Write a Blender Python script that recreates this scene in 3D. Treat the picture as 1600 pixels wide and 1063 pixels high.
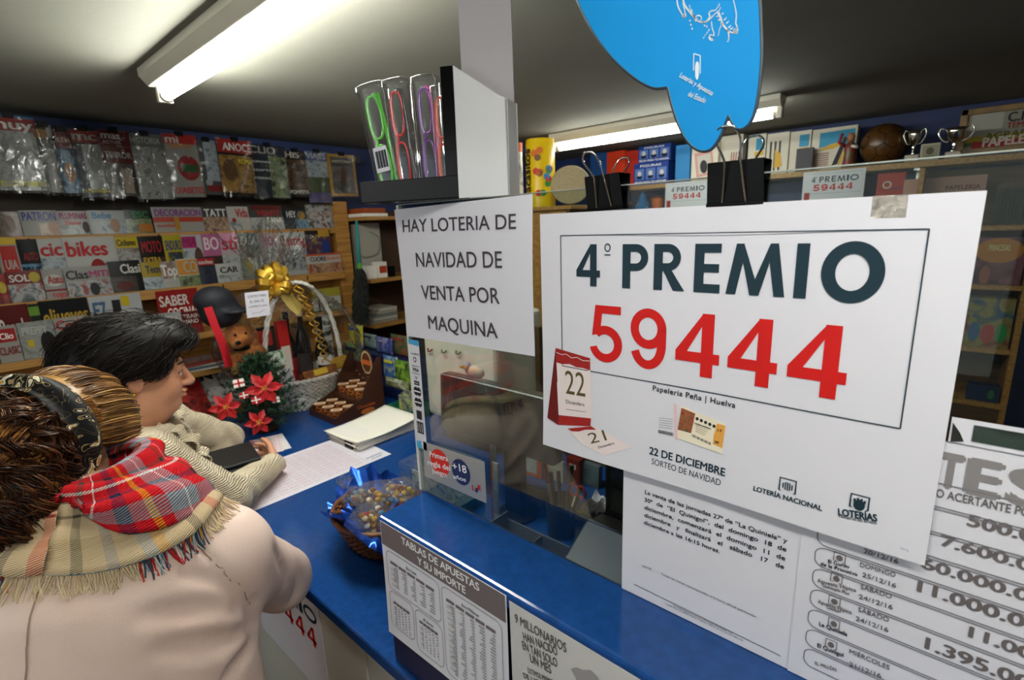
import bpy, bmesh, math, random
import numpy as np
from mathutils import Vector, Matrix

for o in list(bpy.data.objects):
    bpy.data.objects.remove(o)
SC = bpy.context.scene
COL = SC.collection

# ---------------------------------------------------------------- camera, world, lights, exposure
CAM = np.array([0.0, 0.0, 1.85])
FPX = 784.987
PITCH, ROLL, YAW = math.radians(12.771), math.radians(2.0449), math.radians(41.372)
_f = np.array([math.cos(YAW) * math.cos(PITCH), math.sin(YAW) * math.cos(PITCH), -math.sin(PITCH)])
_r0 = np.array([math.sin(YAW), -math.cos(YAW), 0.0])
_d0 = np.cross(_f, _r0)
RIGHT = math.cos(ROLL) * _r0 + math.sin(ROLL) * _d0
DOWN = -math.sin(ROLL) * _r0 + math.cos(ROLL) * _d0
FWD = _f
cam = bpy.data.cameras.new('camera')
cam.sensor_width = 36.0
cam.sensor_fit = 'HORIZONTAL'
cam.lens = FPX / 1600 * 36
cam.clip_start = 0.02
cam.dof.use_dof = True
cam.dof.focus_distance = 0.72
cam.dof.aperture_fstop = 7.0
camo = bpy.data.objects.new('camera', cam)
COL.objects.link(camo)
camo.matrix_world = Matrix((
    (RIGHT[0], -DOWN[0], -FWD[0], CAM[0]),
    (RIGHT[1], -DOWN[1], -FWD[1], CAM[1]),
    (RIGHT[2], -DOWN[2], -FWD[2], CAM[2]),
    (0, 0, 0, 1)))
SC.camera = camo

w = bpy.data.worlds.new('world')
SC.world = w
w.use_nodes = True
w.node_tree.nodes['Background'].inputs[0].default_value = (0.75, 0.85, 1.0, 1)
w.node_tree.nodes['Background'].inputs[1].default_value = 0.25
SC.view_settings.view_transform = 'Standard'
SC.view_settings.look = 'None'
SC.view_settings.gamma = 1
SC.view_settings.use_curve_mapping = False
SC.view_settings.exposure = 0.48


def area_light(name, loc, target, sx, sy, power, color):
    l = bpy.data.lights.new(name, 'AREA')
    l.shape = 'RECTANGLE'
    l.size, l.size_y = sx, sy
    l.energy = power
    l.color = color
    o = bpy.data.objects.new(name, l)
    COL.objects.link(o)
    o.location = loc
    o.rotation_euler = (Vector(target) - Vector(loc)).to_track_quat('-Z', 'Y').to_euler()
    return o


# fill light added behind the camera, shining in through an unseen window
area_light('added_front_fill', (-1.75, 0.75, 1.75), (0.6, 0.55, 1.3), 1.9, 1.3, 14, (1.0, 0.97, 0.97))


def ray(px, py):
    return FWD + RIGHT * ((px - 800) / FPX) + DOWN * ((py - 531.5) / FPX)


def atx(px, py, X):
    d = ray(px, py)
    return CAM + d * (X / d[0])


def aty(px, py, Y):
    d = ray(px, py)
    return CAM + d * (Y / d[1])


def atz(px, py, Z):
    d = ray(px, py)
    return CAM + d * ((Z - CAM[2]) / d[2])


def atd(px, py, depth):
    return CAM + ray(px, py) * depth


def V(*a):
    return np.array(a, float)


def unit(a):
    a = np.asarray(a, float)
    return a / max(np.linalg.norm(a), 1e-12)


# ---------------------------------------------------------------- materials
def lin(h):
    if isinstance(h, str):
        h = h.lstrip('#')
        c = [int(h[i:i + 2], 16) / 255 for i in (0, 2, 4)]
    else:
        c = [x / 255 for x in h[:3]]
    return tuple((x / 12.92 if x <= 0.04045 else ((x + 0.055) / 1.055) ** 2.4) for x in c) + (1.0,)


MATS = {}


def mat(name, col, rough=0.5, metal=0.0, col2=None, scale=20.0, stretch=(1, 1, 1), bump=0.0, bscale=None, spec=0.5,
        emit=None, estr=0.0, alpha=1.0, coat=0.0, detail=3.0, lo=0.35, hi=0.65):
    """principled material; col2 gives a noise-driven second tone, bump a noise relief"""
    if name in MATS:
        return MATS[name]
    m = bpy.data.materials.new(name)
    m.use_nodes = True
    nt = m.node_tree
    b = nt.nodes['Principled BSDF']
    b.inputs['Base Color'].default_value = lin(col)
    b.inputs['Roughness'].default_value = rough
    b.inputs['Metallic'].default_value = metal
    b.inputs['Specular IOR Level'].default_value = spec
    b.inputs['Alpha'].default_value = alpha
    b.inputs['Coat Weight'].default_value = coat
    if emit:
        b.inputs['Emission Color'].default_value = lin(emit)
        b.inputs['Emission Strength'].default_value = estr
    if col2 or bump:
        tc = nt.nodes.new('ShaderNodeTexCoord')
        mp = nt.nodes.new('ShaderNodeMapping')
        mp.inputs['Scale'].default_value = stretch
        nt.links.new(tc.outputs['Object'], mp.inputs['Vector'])
    if col2:
        n = nt.nodes.new('ShaderNodeTexNoise')
        n.inputs['Scale'].default_value = scale
        n.inputs['Detail'].default_value = detail
        nt.links.new(mp.outputs[0], n.inputs['Vector'])
        cr = nt.nodes.new('ShaderNodeValToRGB')
        cr.color_ramp.elements[0].position = lo
        cr.color_ramp.elements[1].position = hi
        cr.color_ramp.elements[0].color = lin(col)
        cr.color_ramp.elements[1].color = lin(col2)
        nt.links.new(n.outputs['Fac'], cr.inputs['Fac'])
        nt.links.new(cr.outputs['Color'], b.inputs['Base Color'])
    if bump:
        n2 = nt.nodes.new('ShaderNodeTexNoise')
        n2.inputs['Scale'].default_value = bscale or scale
        n2.inputs['Detail'].default_value = 4
        nt.links.new(mp.outputs[0], n2.inputs['Vector'])
        bp = nt.nodes.new('ShaderNodeBump')
        bp.inputs['Strength'].default_value = bump
        bp.inputs['Distance'].default_value = 0.01
        nt.links.new(n2.outputs['Fac'], bp.inputs['Height'])
        nt.links.new(bp.outputs['Normal'], b.inputs['Normal'])
    MATS[name] = m
    return m


def clear_mat(name, tint, gloss=0.08, rough=0.05, body=0.0, body_col='#ffffff', wrinkle=0.0, wscale=30, glossier=1.0):
    """thin clear plastic or glass: light passes, a fresnel share reflects, 'body' adds a milky share"""
    if name in MATS:
        return MATS[name]
    m = bpy.data.materials.new(name)
    m.use_nodes = True
    nt = m.node_tree
    nt.nodes.clear()
    out = nt.nodes.new('ShaderNodeOutputMaterial')
    tr = nt.nodes.new('ShaderNodeBsdfTransparent')
    tr.inputs[0].default_value = lin(tint)
    gl = nt.nodes.new('ShaderNodeBsdfGlossy')
    gl.inputs['Roughness'].default_value = rough
    lw = nt.nodes.new('ShaderNodeFresnel')
    lw.inputs['IOR'].default_value = 1.45
    mul = nt.nodes.new('ShaderNodeMath')
    mul.operation = 'MULTIPLY_ADD'
    mul.use_clamp = True
    mul.inputs[1].default_value = glossier
    mul.inputs[2].default_value = gloss
    nt.links.new(lw.outputs[0], mul.inputs[0])
    mx = nt.nodes.new('ShaderNodeMixShader')
    nt.links.new(mul.outputs[0], mx.inputs[0])
    nt.links.new(tr.outputs[0], mx.inputs[1])
    nt.links.new(gl.outputs[0], mx.inputs[2])
    last = mx
    if body:
        df = nt.nodes.new('ShaderNodeBsdfDiffuse')
        df.inputs[0].default_value = lin(body_col)
        m2 = nt.nodes.new('ShaderNodeMixShader')
        m2.inputs[0].default_value = body
        nt.links.new(mx.outputs[0], m2.inputs[1])
        nt.links.new(df.outputs[0], m2.inputs[2])
        last = m2
    if wrinkle:
        tc = nt.nodes.new('ShaderNodeTexCoord')
        n2 = nt.nodes.new('ShaderNodeTexNoise')
        n2.inputs['Scale'].default_value = wscale
        n2.inputs['Detail'].default_value = 3
        n2.inputs['Distortion'].default_value = 1.5
        nt.links.new(tc.outputs['Object'], n2.inputs['Vector'])
        bp = nt.nodes.new('ShaderNodeBump')
        bp.inputs['Strength'].default_value = wrinkle
        bp.inputs['Distance'].default_value = 0.02
        nt.links.new(n2.outputs['Fac'], bp.inputs['Height'])
        nt.links.new(bp.outputs['Normal'], gl.inputs['Normal'])
        nt.links.new(bp.outputs['Normal'], lw.inputs['Normal'])
    nt.links.new(last.outputs[0], out.inputs[0])
    MATS[name] = m
    return m


def art_mat(name, c1, c2, c3, scale=12.0, seed=0.0):
    """a printed colour photograph: three inks broken up by noise"""
    if name in MATS:
        return MATS[name]
    m = bpy.data.materials.new(name)
    m.use_nodes = True
    nt = m.node_tree
    b = nt.nodes['Principled BSDF']
    b.inputs['Roughness'].default_value = 0.35
    tc = nt.nodes.new('ShaderNodeTexCoord')
    mp = nt.nodes.new('ShaderNodeMapping')
    mp.inputs['Location'].default_value = (seed, seed * 1.7, seed * 0.3)
    nt.links.new(tc.outputs['Object'], mp.inputs['Vector'])
    n = nt.nodes.new('ShaderNodeTexNoise')
    n.inputs['Scale'].default_value = scale
    n.inputs['Detail'].default_value = 5
    n.inputs['Distortion'].default_value = 0.8
    nt.links.new(mp.outputs[0], n.inputs['Vector'])
    cr = nt.nodes.new('ShaderNodeValToRGB')
    e = cr.color_ramp.elements
    e[0].position, e[0].color = 0.34, lin(c1)
    e[1].position, e[1].color = 0.50, lin(c2)
    k = e.new(0.66)
    k.color = lin(c3)
    nt.links.new(n.outputs['Fac'], cr.inputs['Fac'])
    nt.links.new(cr.outputs['Color'], b.inputs['Base Color'])
    MATS[name] = m
    return m


def flat(col, rough=0.5):
    return mat('ink_' + col.lstrip('#') + ('' if rough == 0.5 else '_%d' % int(rough * 100)), col, rough, spec=0.25)


# ---------------------------------------------------------------- mesh builder
class Frame:
    """a plane in the room: origin, right, up, normal; bend(x, y) lifts points off the plane"""
    def __init__(self, o, r, u, bend=None):
        self.o = np.asarray(o, float)
        self.r = unit(r)
        u = np.asarray(u, float)
        u = u - self.r * np.dot(u, self.r)
        self.u = unit(u)
        self.n = np.cross(self.r, self.u)
        self.bend = bend

    def p(self, x, y, d=0.0):
        if self.bend:
            d = d + self.bend(x, y)
        return self.o + self.r * x + self.u * y + self.n * d

    def hit(self, px, py):
        """where the sight line through a photo point meets this plane, in plane coordinates"""
        d = ray(px, py)
        t = np.dot(self.o - CAM, self.n) / np.dot(d, self.n)
        q = CAM + d * t - self.o
        return np.dot(q, self.r), np.dot(q, self.u)

    def shifted(self, x, y, d=0.0, rot=0.0):
        c, s = math.cos(rot), math.sin(rot)
        return Frame(self.o + self.r * x + self.u * y + self.n * d, self.r * c + self.u * s, self.u * c - self.r * s)


XF = lambda o: Frame(o, (0, -1, 0), (0, 0, 1))      # faces the street (-X)
YF = lambda o: Frame(o, (1, 0, 0), (0, 0, 1))       # faces -Y
ZF = lambda o, a=0.0: Frame(o, (math.cos(a), math.sin(a), 0), (-math.sin(a), math.cos(a), 0))   # lies flat

_GL = {}


def glyphs(s, bold=0.0, spacing=1.0):
    k = (s, bold, spacing)
    if k not in _GL:
        c = bpy.data.curves.new('text', 'FONT')
        c.body = s
        c.offset = bold
        c.space_character = spacing
        c.resolution_u = 4
        o = bpy.data.objects.new('text', c)
        m = bpy.data.meshes.new_from_object(o)
        vs = np.array([v.co[:2] for v in m.vertices]) if len(m.vertices) else np.zeros((0, 2))
        fs = [tuple(p.vertices) for p in m.polygons]
        bpy.data.objects.remove(o)
        bpy.data.curves.remove(c)
        bpy.data.meshes.remove(m)
        _GL[k] = (vs, fs)
    return _GL[k]


CAPH = None


class MB:
    def __init__(self):
        self.v, self.f, self.m, self.mats, self.uv = [], [], [], [], {}

    def mi(self, m):
        if m is None:
            return 0
        if m not in self.mats:
            self.mats.append(m)
        return self.mats.index(m)

    def add(self, vs, fs, m=None, uvs=None):
        b = len(self.v)
        self.v += [tuple(map(float, x)) for x in vs]
        i = self.mi(m)
        for k, f in enumerate(fs):
            if uvs is not None:
                self.uv[len(self.f)] = [uvs[q] for q in f]
            self.f.append(tuple(b + q for q in f))
            self.m.append(i)
        return self

    def box(self, c, s, fr=None, m=None, rot=None):
        c = np.asarray(c, float)
        h = np.asarray(s, float) / 2
        P = [V(x, y, z) * h for z in (-1, 1) for y in (-1, 1) for x in (-1, 1)]
        if rot is not None:
            P = [rot @ p for p in P]
        P = [p + c for p in P]
        if fr is not None:
            P = [fr.p(*p) for p in P]
        return self.add(P, [(0, 2, 3, 1), (4, 5, 7, 6), (0, 1, 5, 4), (2, 6, 7, 3), (0, 4, 6, 2), (1, 3, 7, 5)], m)

    def span(self, a, b, m=None):
        a, b = np.minimum(a, b), np.maximum(a, b)
        return self.box((a + b) / 2, b - a, m=m)

    def poly(self, pts, fr, d=0.0, m=None):
        return self.add([fr.p(x, y, d) for x, y in pts], [tuple(range(len(pts)))], m)

    def prism(self, pts, fr, d0, d1, m=None, rings=None):
        n = len(pts)
        a = sum(pts[i][0] * pts[(i + 1) % n][1] - pts[(i + 1) % n][0] * pts[i][1] for i in range(n))
        if a < 0:
            pts = pts[::-1]
        P = [fr.p(x, y, d0) for x, y in pts] + [fr.p(x, y, d1) for x, y in pts]
        F = [tuple(range(n - 1, -1, -1)), tuple(range(n, 2 * n))] + [(i, (i + 1) % n, n + (i + 1) % n, n + i) for i in range(n)]
        return self.add(P, F, m)

    def tube(self, path, r, n=8, m=None, closed=False, caps=True, flat=None):
        path = [np.asarray(p, float) for p in path]
        N = len(path)
        rr = r if hasattr(r, '__len__') else [r] * N
        T = []
        for i in range(N):
            a = path[(i - 1) % N] if (closed or i > 0) else path[0]
            b = path[(i + 1) % N] if (closed or i < N - 1) else path[-1]
            T.append(unit(b - a))
        ref = V(0, 0, 1) if abs(T[0][2]) < 0.9 else V(1, 0, 0)
        x = unit(np.cross(T[0], ref))
        vs, fs = [], []
        for i in range(N):
            x = unit(x - T[i] * np.dot(x, T[i]))
            y = np.cross(T[i], x)
            for k in range(n):
                t = 2 * math.pi * k / n
                e = flat if flat else 1.0
                vs.append(path[i] + rr[i] * (x * math.cos(t) + y * math.sin(t) * e))
        for i in range(N if closed else N - 1):
            j = (i + 1) % N
            for k in range(n):
                l = (k + 1) % n
                fs.append((i * n + k, i * n + l, j * n + l, j * n + k))
        if caps and not closed:
            fs += [tuple(range(n - 1, -1, -1)), tuple((N - 1) * n + k for k in range(n))]
        return self.add(vs, fs, m)

    def lathe(self, prof, fr, n=24, m=None, ax=1, ay=1):
        """prof: (radius, height) pairs turned about the frame's normal"""
        vs, fs = [], []
        for r, h in prof:
            for k in range(n):
                t = 2 * math.pi * k / n
                vs.append(fr.p(r * math.cos(t) * ax, r * math.sin(t) * ay, h))
        for i in range(len(prof) - 1):
            for k in range(n):
                l = (k + 1) % n
                fs.append((i * n + k, i * n + l, (i + 1) * n + l, (i + 1) * n + k))
        if prof[0][0] > 1e-6:
            fs.append(tuple(range(n - 1, -1, -1)))
        if prof[-1][0] > 1e-6:
            fs.append(tuple((len(prof) - 1) * n + k for k in range(n)))
        return self.add(vs, fs, m)

    def ball(self, c, r, n=12, m=None, rot=None):
        c = np.asarray(c, float)
        r = np.asarray(r if hasattr(r, '__len__') else (r, r, r), float)
        vs, fs = [], []
        for i in range(n // 2 + 1):
            a = math.pi * i / (n // 2)
            for k in range(n):
                t = 2 * math.pi * k / n
                q = V(math.sin(a) * math.cos(t), math.sin(a) * math.sin(t), math.cos(a)) * r
                vs.append(c + (rot @ q if rot is not None else q))
        for i in range(n // 2):
            for k in range(n):
                l = (k + 1) % n
                fs.append((i * n + k, (i + 1) * n + k, (i + 1) * n + l, i * n + l))
        return self.add(vs, fs, m)

    def grid(self, fn, nu, nv, m=None, thick=0.0, closed_u=False, uv=None):
        """fn(s, t) with s, t in 0..1 gives a point; thick turns the sheet into a solid along its normals"""
        P = np.array([[fn(i / nu, j / nv) for j in range(nv + 1)] for i in range(nu + 1)], float)
        W = nv + 1
        q = [(i * W + j, (i + 1) * W + j, (i + 1) * W + j + 1, i * W + j + 1) for i in range(nu) for j in range(nv)]
        vs = P.reshape(-1, 3)
        uvs = [(i / nu, j / nv) for i in range(nu + 1) for j in range(nv + 1)] if uv else None
        if not thick:
            return self.add(vs, q, m, uvs)
        du = np.gradient(P, axis=0)
        dv = np.gradient(P, axis=1)
        N = np.cross(du, dv)
        N /= np.maximum(np.linalg.norm(N, axis=2, keepdims=True), 1e-12)
        bk = (P - N * thick).reshape(-1, 3)
        n0 = len(vs)
        fs = q + [tuple(n0 + k for k in f[::-1]) for f in q]
        rim = [(i, 0) for i in range(nu + 1)] + [(nu, j) for j in range(1, nv + 1)] + [(i, nv) for i in range(nu - 1, -1, -1)] + [(0, j) for j in range(nv - 1, 0, -1)]
        rim = [i * W + j for i, j in rim]
        for a, b in zip(rim, rim[1:] + rim[:1]):
            fs.append((a, n0 + a, n0 + b, b))
        return self.add(list(vs) + list(bk), fs, m, uvs + uvs if uvs else None)

    def sheet(self, x0, x1, y0, y1, fr, m=None, nx=8, ny=8, t=0.0004):
        return self.grid(lambda s, q: fr.p(x0 + (x1 - x0) * s, y0 + (y1 - y0) * q), nx, ny, m, t)

    def text(self, s, fr, x0, x1, y0, h, m=None, bold=0.012, d=0.0006, align=None, spacing=1.0):
        """lettering from x0 to x1 on the baseline y0 with capital height h; x1 None keeps natural width (align then counts)"""
        global CAPH
        if CAPH is None:
            g = glyphs('H', 0.0)[0]
            CAPH = g[:, 1].max()
        vs, fs = glyphs(s, 0.0, spacing)
        if not len(vs):
            return self
        vs = vs.copy()
        if bold:
            n0 = len(vs)
            vs = np.concatenate([vs + q for q in ((-bold, 0), (bold, 0), (0, bold * 0.6), (0, -bold * 0.6))])
            fs = [tuple(k + n0 * j for k in f) for j in range(4) for f in fs]
            lift = [7e-5 * (k // n0) for k in range(4 * n0)]
        else:
            lift = [0.0] * len(vs)
        sy = h / CAPH
        a, b = vs[:, 0].min(), vs[:, 0].max()
        if x1 is None:
            sx = sy
            w = (b - a) * sx
            x0 = x0 - (w if align == 'R' else w / 2 if align == 'C' else 0)
        else:
            sx = (x1 - x0) / max(b - a, 1e-9)
        return self.add([fr.p(x0 + (x - a) * sx, y0 + y * sy, d + e) for (x, y), e in zip(vs, lift)], fs, m)

    def text_px(self, s, fr, p0, p1, ptop, m=None, bold=0.012, d=0.0006, spacing=1.0):
        """lettering whose baseline runs between two photo points on the frame's plane, ptop above p0 giving capital height"""
        a = np.array(fr.hit(*p0))
        b = np.array(fr.hit(*p1))
        t = np.array(fr.hit(*ptop))
        r = (b - a)
        L = np.linalg.norm(r)
        r /= L
        f2 = Frame(fr.o + fr.r * a[0] + fr.u * a[1], fr.r * r[0] + fr.u * r[1], fr.u * r[0] - fr.r * r[1])
        if fr.bend:
            f2.bend = lambda x, y: fr.bend(a[0] + r[0] * x - r[1] * y, a[1] + r[1] * x + r[0] * y)
        h = abs(np.dot(t - a, np.array([-r[1], r[0]])))
        return self.text(s, f2, 0, L, 0, h, m, bold, d, spacing=spacing)

    def stroke(self, pts, wd, fr, d=0.0008, m=None, closed=False):
        """a flat pen line of width wd on the frame"""
        P = [np.array(p, float) for p in pts]
        n = len(P)
        L, Rr = [], []
        for i in range(n):
            a = P[i - 1] if (i > 0 or closed) else P[i]
            b = P[(i + 1) % n] if (i < n - 1 or closed) else P[i]
            t = b - a
            t = t / max(np.linalg.norm(t), 1e-9)
            nn = np.array([-t[1], t[0]]) * wd / 2
            L.append(P[i] + nn)
            Rr.append(P[i] - nn)
        vs = [fr.p(*q, d) for q in L] + [fr.p(*q, d) for q in Rr]
        k = n if closed else n - 1
        return self.add(vs, [(n + i, n + (i + 1) % n, (i + 1) % n, i) for i in range(k)], m)

    def build(self, name, m=None, parent=None, smooth=False, bevel=0.0, origin=None, seg=2, sub=0, angle=None):
        me = bpy.data.meshes.new(name)
        o = bpy.data.objects.new(name, me)
        COL.objects.link(o)
        off = V(0, 0, 0)
        if parent is not None:
            o.parent = parent
            q = parent
            while q is not None:
                off = off + V(*q.location)
                q = q.parent
        else:
            vs = np.array(self.v)
            off = V(*origin) if origin is not None else V(vs[:, 0].mean(), vs[:, 1].mean(), vs[:, 2].min())
            o.location = off
        me.from_pydata([tuple(np.array(x) - off) for x in self.v], [], self.f)
        ms = self.mats or [m]
        for k in ms:
            me.materials.append(k)
        if self.mats:
            me.polygons.foreach_set('material_index', self.m)
        if self.uv:
            l = me.uv_layers.new(name='UVMap')
            for pi, p in enumerate(me.polygons):
                if pi in self.uv:
                    for k, li in enumerate(p.loop_indices):
                        l.data[li].uv = self.uv[pi][k]
        if smooth:
            me.polygons.foreach_set('use_smooth', [True] * len(me.polygons))
        me.update()
        if angle is not None:
            me.polygons.foreach_set('use_smooth', [True] * len(me.polygons))
            me.set_sharp_from_angle(angle=math.radians(angle))
        if bevel:
            b = o.modifiers.new('bevel', 'BEVEL')
            b.width, b.segments, b.limit_method = bevel, seg, 'ANGLE'
            b.angle_limit = math.radians(40)
        if sub:
            s = o.modifiers.new('sub', 'SUBSURF')
            s.levels = s.render_levels = sub
        return o


def tag(o, label=None, cat=None, group=None, kind=None):
    if label:
        o['label'] = label
    if cat:
        o['category'] = cat
    if group:
        o['group'] = group
    if kind:
        o['kind'] = kind
    return o


def thing(name, label, cat, loc, group=None):
    o = bpy.data.objects.new(name, None)
    o.empty_display_size = 0.02
    COL.objects.link(o)
    o.location = tuple(map(float, loc))
    return tag(o, label, cat, group)


def struct(name, mb, m=None, **k):
    return tag(mb.build(name, m, **k), kind='structure')


def arc(cx, cy, rx, ry, a0, a1, n=16):
    return [(cx + rx * math.cos(math.radians(a0 + (a1 - a0) * i / n)), cy + ry * math.sin(math.radians(a0 + (a1 - a0) * i / n))) for i in range(n + 1)]


def rotz(a):
    c, s = math.cos(a), math.sin(a)
    return np.array([[c, -s, 0], [s, c, 0], [0, 0, 1.0]])


def smoothpath(pts, n=6, closed=False):
    """Catmull-Rom through points"""
    P = [np.asarray(p, float) for p in pts]
    N = len(P)
    out = []
    for i in range(N if closed else N - 1):
        p0 = P[(i - 1) % N] if (closed or i > 0) else P[0]
        p1, p2 = P[i], P[(i + 1) % N]
        p3 = P[(i + 2) % N] if (closed or i + 2 < N) else P[-1]
        for k in range(n):
            t = k / n
            out.append(0.5 * ((2 * p1) + (-p0 + p2) * t + (2 * p0 - 5 * p1 + 4 * p2 - p3) * t * t + (-p0 + 3 * p1 - 3 * p2 + p3) * t ** 3))
    if not closed:
        out.append(P[-1])
    return out


# ---------------------------------------------------------------- organic surfaces: signed distances + surface nets
def surfnet(fn, lo, hi, h):
    """closed quad surface where the distances change sign; fn is a function of points or a ready grid of distances"""
    lo = np.asarray(lo, float)
    if callable(fn):
        n = np.ceil((np.asarray(hi, float) - lo) / h).astype(int) + 1
        ax = [lo[i] + h * np.arange(n[i]) for i in range(3)]
        G = np.stack(np.meshgrid(*ax, indexing='ij'), -1).astype(np.float32)
        D = fn(G.reshape(-1, 3)).reshape(n).astype(np.float32)
    else:
        D = fn
        n = np.array(D.shape)
    S = D < 0
    nx, ny, nz = n - 1
    cnt = np.zeros((nx, ny, nz), int)
    for dx in (0, 1):
        for dy in (0, 1):
            for dz in (0, 1):
                cnt += S[dx:dx + nx, dy:dy + ny, dz:dz + nz]
    act = (cnt > 0) & (cnt < 8)
    I = np.argwhere(act)
    acc = np.zeros((len(I), 3))
    num = np.zeros(len(I))
    cor = [(a, b, c) for a in (0, 1) for b in (0, 1) for c in (0, 1)]
    for a in cor:
        for axis in range(3):
            if a[axis]:
                continue
            b = list(a)
            b[axis] = 1
            da = D[I[:, 0] + a[0], I[:, 1] + a[1], I[:, 2] + a[2]]
            db = D[I[:, 0] + b[0], I[:, 1] + b[1], I[:, 2] + b[2]]
            cr = (da < 0) != (db < 0)
            t = np.where(cr, da / np.where(np.abs(da - db) < 1e-12, 1, da - db), 0)
            p = np.array(a, float)[None] + np.zeros((len(I), 3))
            p[:, axis] += t
            acc[cr] += p[cr]
            num[cr] += 1
    vs = lo + h * (I + acc / np.maximum(num, 1)[:, None])
    idx = -np.ones((nx, ny, nz), int)
    idx[act] = np.arange(len(I))
    fs = []
    for axis in range(3):
        u, v = [(1, 2), (2, 0), (0, 1)][axis]
        A = S.take(range(0, n[axis] - 1), axis)
        B = S.take(range(1, n[axis]), axis)
        E = np.argwhere(A != B)
        ok = (E[:, u] > 0) & (E[:, v] > 0) & (E[:, u] < n[u] - 1) & (E[:, v] < n[v] - 1)
        E = E[ok]
        flip = A[E[:, 0], E[:, 1], E[:, 2]]

        def at(du, dv):
            Q = E.copy()
            Q[:, u] += du
            Q[:, v] += dv
            return idx[Q[:, 0], Q[:, 1], Q[:, 2]]
        a, b, c, d = at(-1, -1), at(0, -1), at(0, 0), at(-1, 0)
        q = np.stack([a, b, c, d], 1)
        q[~flip] = q[~flip][:, ::-1]
        fs.append(q)
    return vs, np.concatenate(fs)


def sd_cap(P, a, b, ra, rb):
    a, b = np.asarray(a, np.float32), np.asarray(b, np.float32)
    d = b - a
    t = np.clip(((P - a) @ d) / max(float(d @ d), 1e-9), 0, 1)
    return np.linalg.norm(P - a - t[:, None] * d, axis=1) - (ra + (rb - ra) * t)


def sd_ell(P, c, r, rot=None):
    q = P - np.asarray(c, np.float32)
    if rot is not None:
        q = q @ np.asarray(rot, np.float32)
    r = np.asarray(r, np.float32)
    k0 = np.linalg.norm(q / r, axis=1)
    k1 = np.linalg.norm(q / (r * r), axis=1)
    return k0 * (k0 - 1) / np.maximum(k1, 1e-9)


def sd_box(P, c, h, rot=None, r=0.0):
    q = P - np.asarray(c, np.float32)
    if rot is not None:
        q = q @ np.asarray(rot, np.float32)
    q = np.abs(q) - (np.asarray(h, np.float32) - r)
    return np.linalg.norm(np.maximum(q, 0), axis=1) + np.minimum(q.max(1), 0) - r


def smin(a, b, k):
    h = np.clip(0.5 + 0.5 * (b - a) / k, 0, 1)
    return b + (a - b) * h - k * h * (1 - h)


def smax(a, b, k):
    return -smin(-a, -b, k)


def organic(name, fn, lo, hi, h, m, parent=None, origin=None, relax=1):
    vs, fs = surfnet(fn, lo, hi, h)
    b = MB()
    b.v = [tuple(x) for x in vs]
    b.f = [tuple(int(k) for k in f) for f in fs]
    b.m = [0] * len(b.f)
    b.mats = [m]
    o = b.build(name, m, parent, smooth=True, origin=origin)
    if relax:
        s = o.modifiers.new('relax', 'SMOOTH')
        s.factor, s.iterations = 0.5, relax
    return o
# ---------------------------------------------------------------- shared materials
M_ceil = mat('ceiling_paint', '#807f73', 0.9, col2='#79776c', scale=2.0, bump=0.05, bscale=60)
M_blue_wall = mat('navy_wall_paint', '#1a2f63', 0.6, col2='#152752', scale=4)
M_wall = mat('tan_wall_paint', '#8f8472', 0.85, col2='#857a69', scale=3)
M_floor = mat('grey_floor_tile', '#6f675c', 0.4, col2='#5e574d', scale=5)
M_wood = mat('pine_board', '#b8863f', 0.5, col2='#96662a', scale=6, stretch=(1, 6, 14), detail=5)
M_wood_x = mat('pine_board_lengthways', '#b98a48', 0.5, col2='#9b6d30', scale=6, stretch=(1.2, 10, 20), detail=5)
M_wood_dk = mat('brown_board', '#5d4023', 0.55, col2='#4b331b', scale=6, stretch=(6, 2, 12), detail=5)
M_counter = mat('blue_laminate', '#174586', 0.14, col2='#143e7a', scale=60, spec=0.5)
M_navy = mat('navy_laminate', '#101c46', 0.35)
M_white_lam = mat('white_laminate', '#d8d6cd', 0.4, col2='#cfcdc4', scale=5)
M_paper = mat('white_paper', '#dddae4', 0.8, spec=0.2)
M_paper_warm = mat('warm_white_paper', '#efece4', 0.75)
M_metal = mat('brushed_metal', '#c9c9c6', 0.25, 1.0)
M_chrome = mat('chrome', '#e2e0da', 0.12, 1.0)
M_black = mat('black_plastic', '#0a0a0b', 0.42, spec=0.14)
M_black_gloss = mat('black_gloss_card', '#060606', 0.2, col2='#0a0a0a', scale=8, spec=0.15)
M_glass = clear_mat('counter_glass', '#e9efec', 0.0, 0.02, glossier=0.32)
M_clear = clear_mat('clear_plastic', '#f8fafa', 0.0, 0.06, body=0.025, glossier=0.5)
M_sleeve = clear_mat('plastic_sleeve', '#f2f3f3', 0.02, 0.12, wrinkle=0.7, wscale=9, glossier=0.5)
INK = flat('#17303c')
INKK = flat('#23242a')
RED = flat('#cf1511')
GREY = flat('#6c6465')

# ---------------------------------------------------------------- the room
HC = 2.38
struct('floor', MB().span(V(-1.8, -1.8, -0.08), V(3.85, 3.2, 0.0)), M_floor)
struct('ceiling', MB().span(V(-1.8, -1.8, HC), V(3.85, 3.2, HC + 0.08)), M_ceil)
struct('wall_left', MB().span(V(-1.8, 3.04, 0), V(3.85, 3.2, HC)), M_blue_wall)
struct('wall_back', MB().span(V(3.69, -1.8, 0), V(3.85, 3.04, HC)), M_blue_wall)
struct('wall_right', MB().span(V(-1.8, -1.8, 0), V(3.69, -1.7, HC)), M_wall)
b = MB()
b.span(V(-1.7, -1.7, 0), V(-1.6, -0.35, HC))
b.span(V(-1.7, 1.85, 0), V(-1.6, 3.04, HC))
b.span(V(-1.7, -0.35, 0), V(-1.6, 1.85, 0.95))
b.span(V(-1.7, -0.35, 2.28), V(-1.6, 1.85, HC))
struct('wall_front', b, M_wall)
b = MB()
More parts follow.
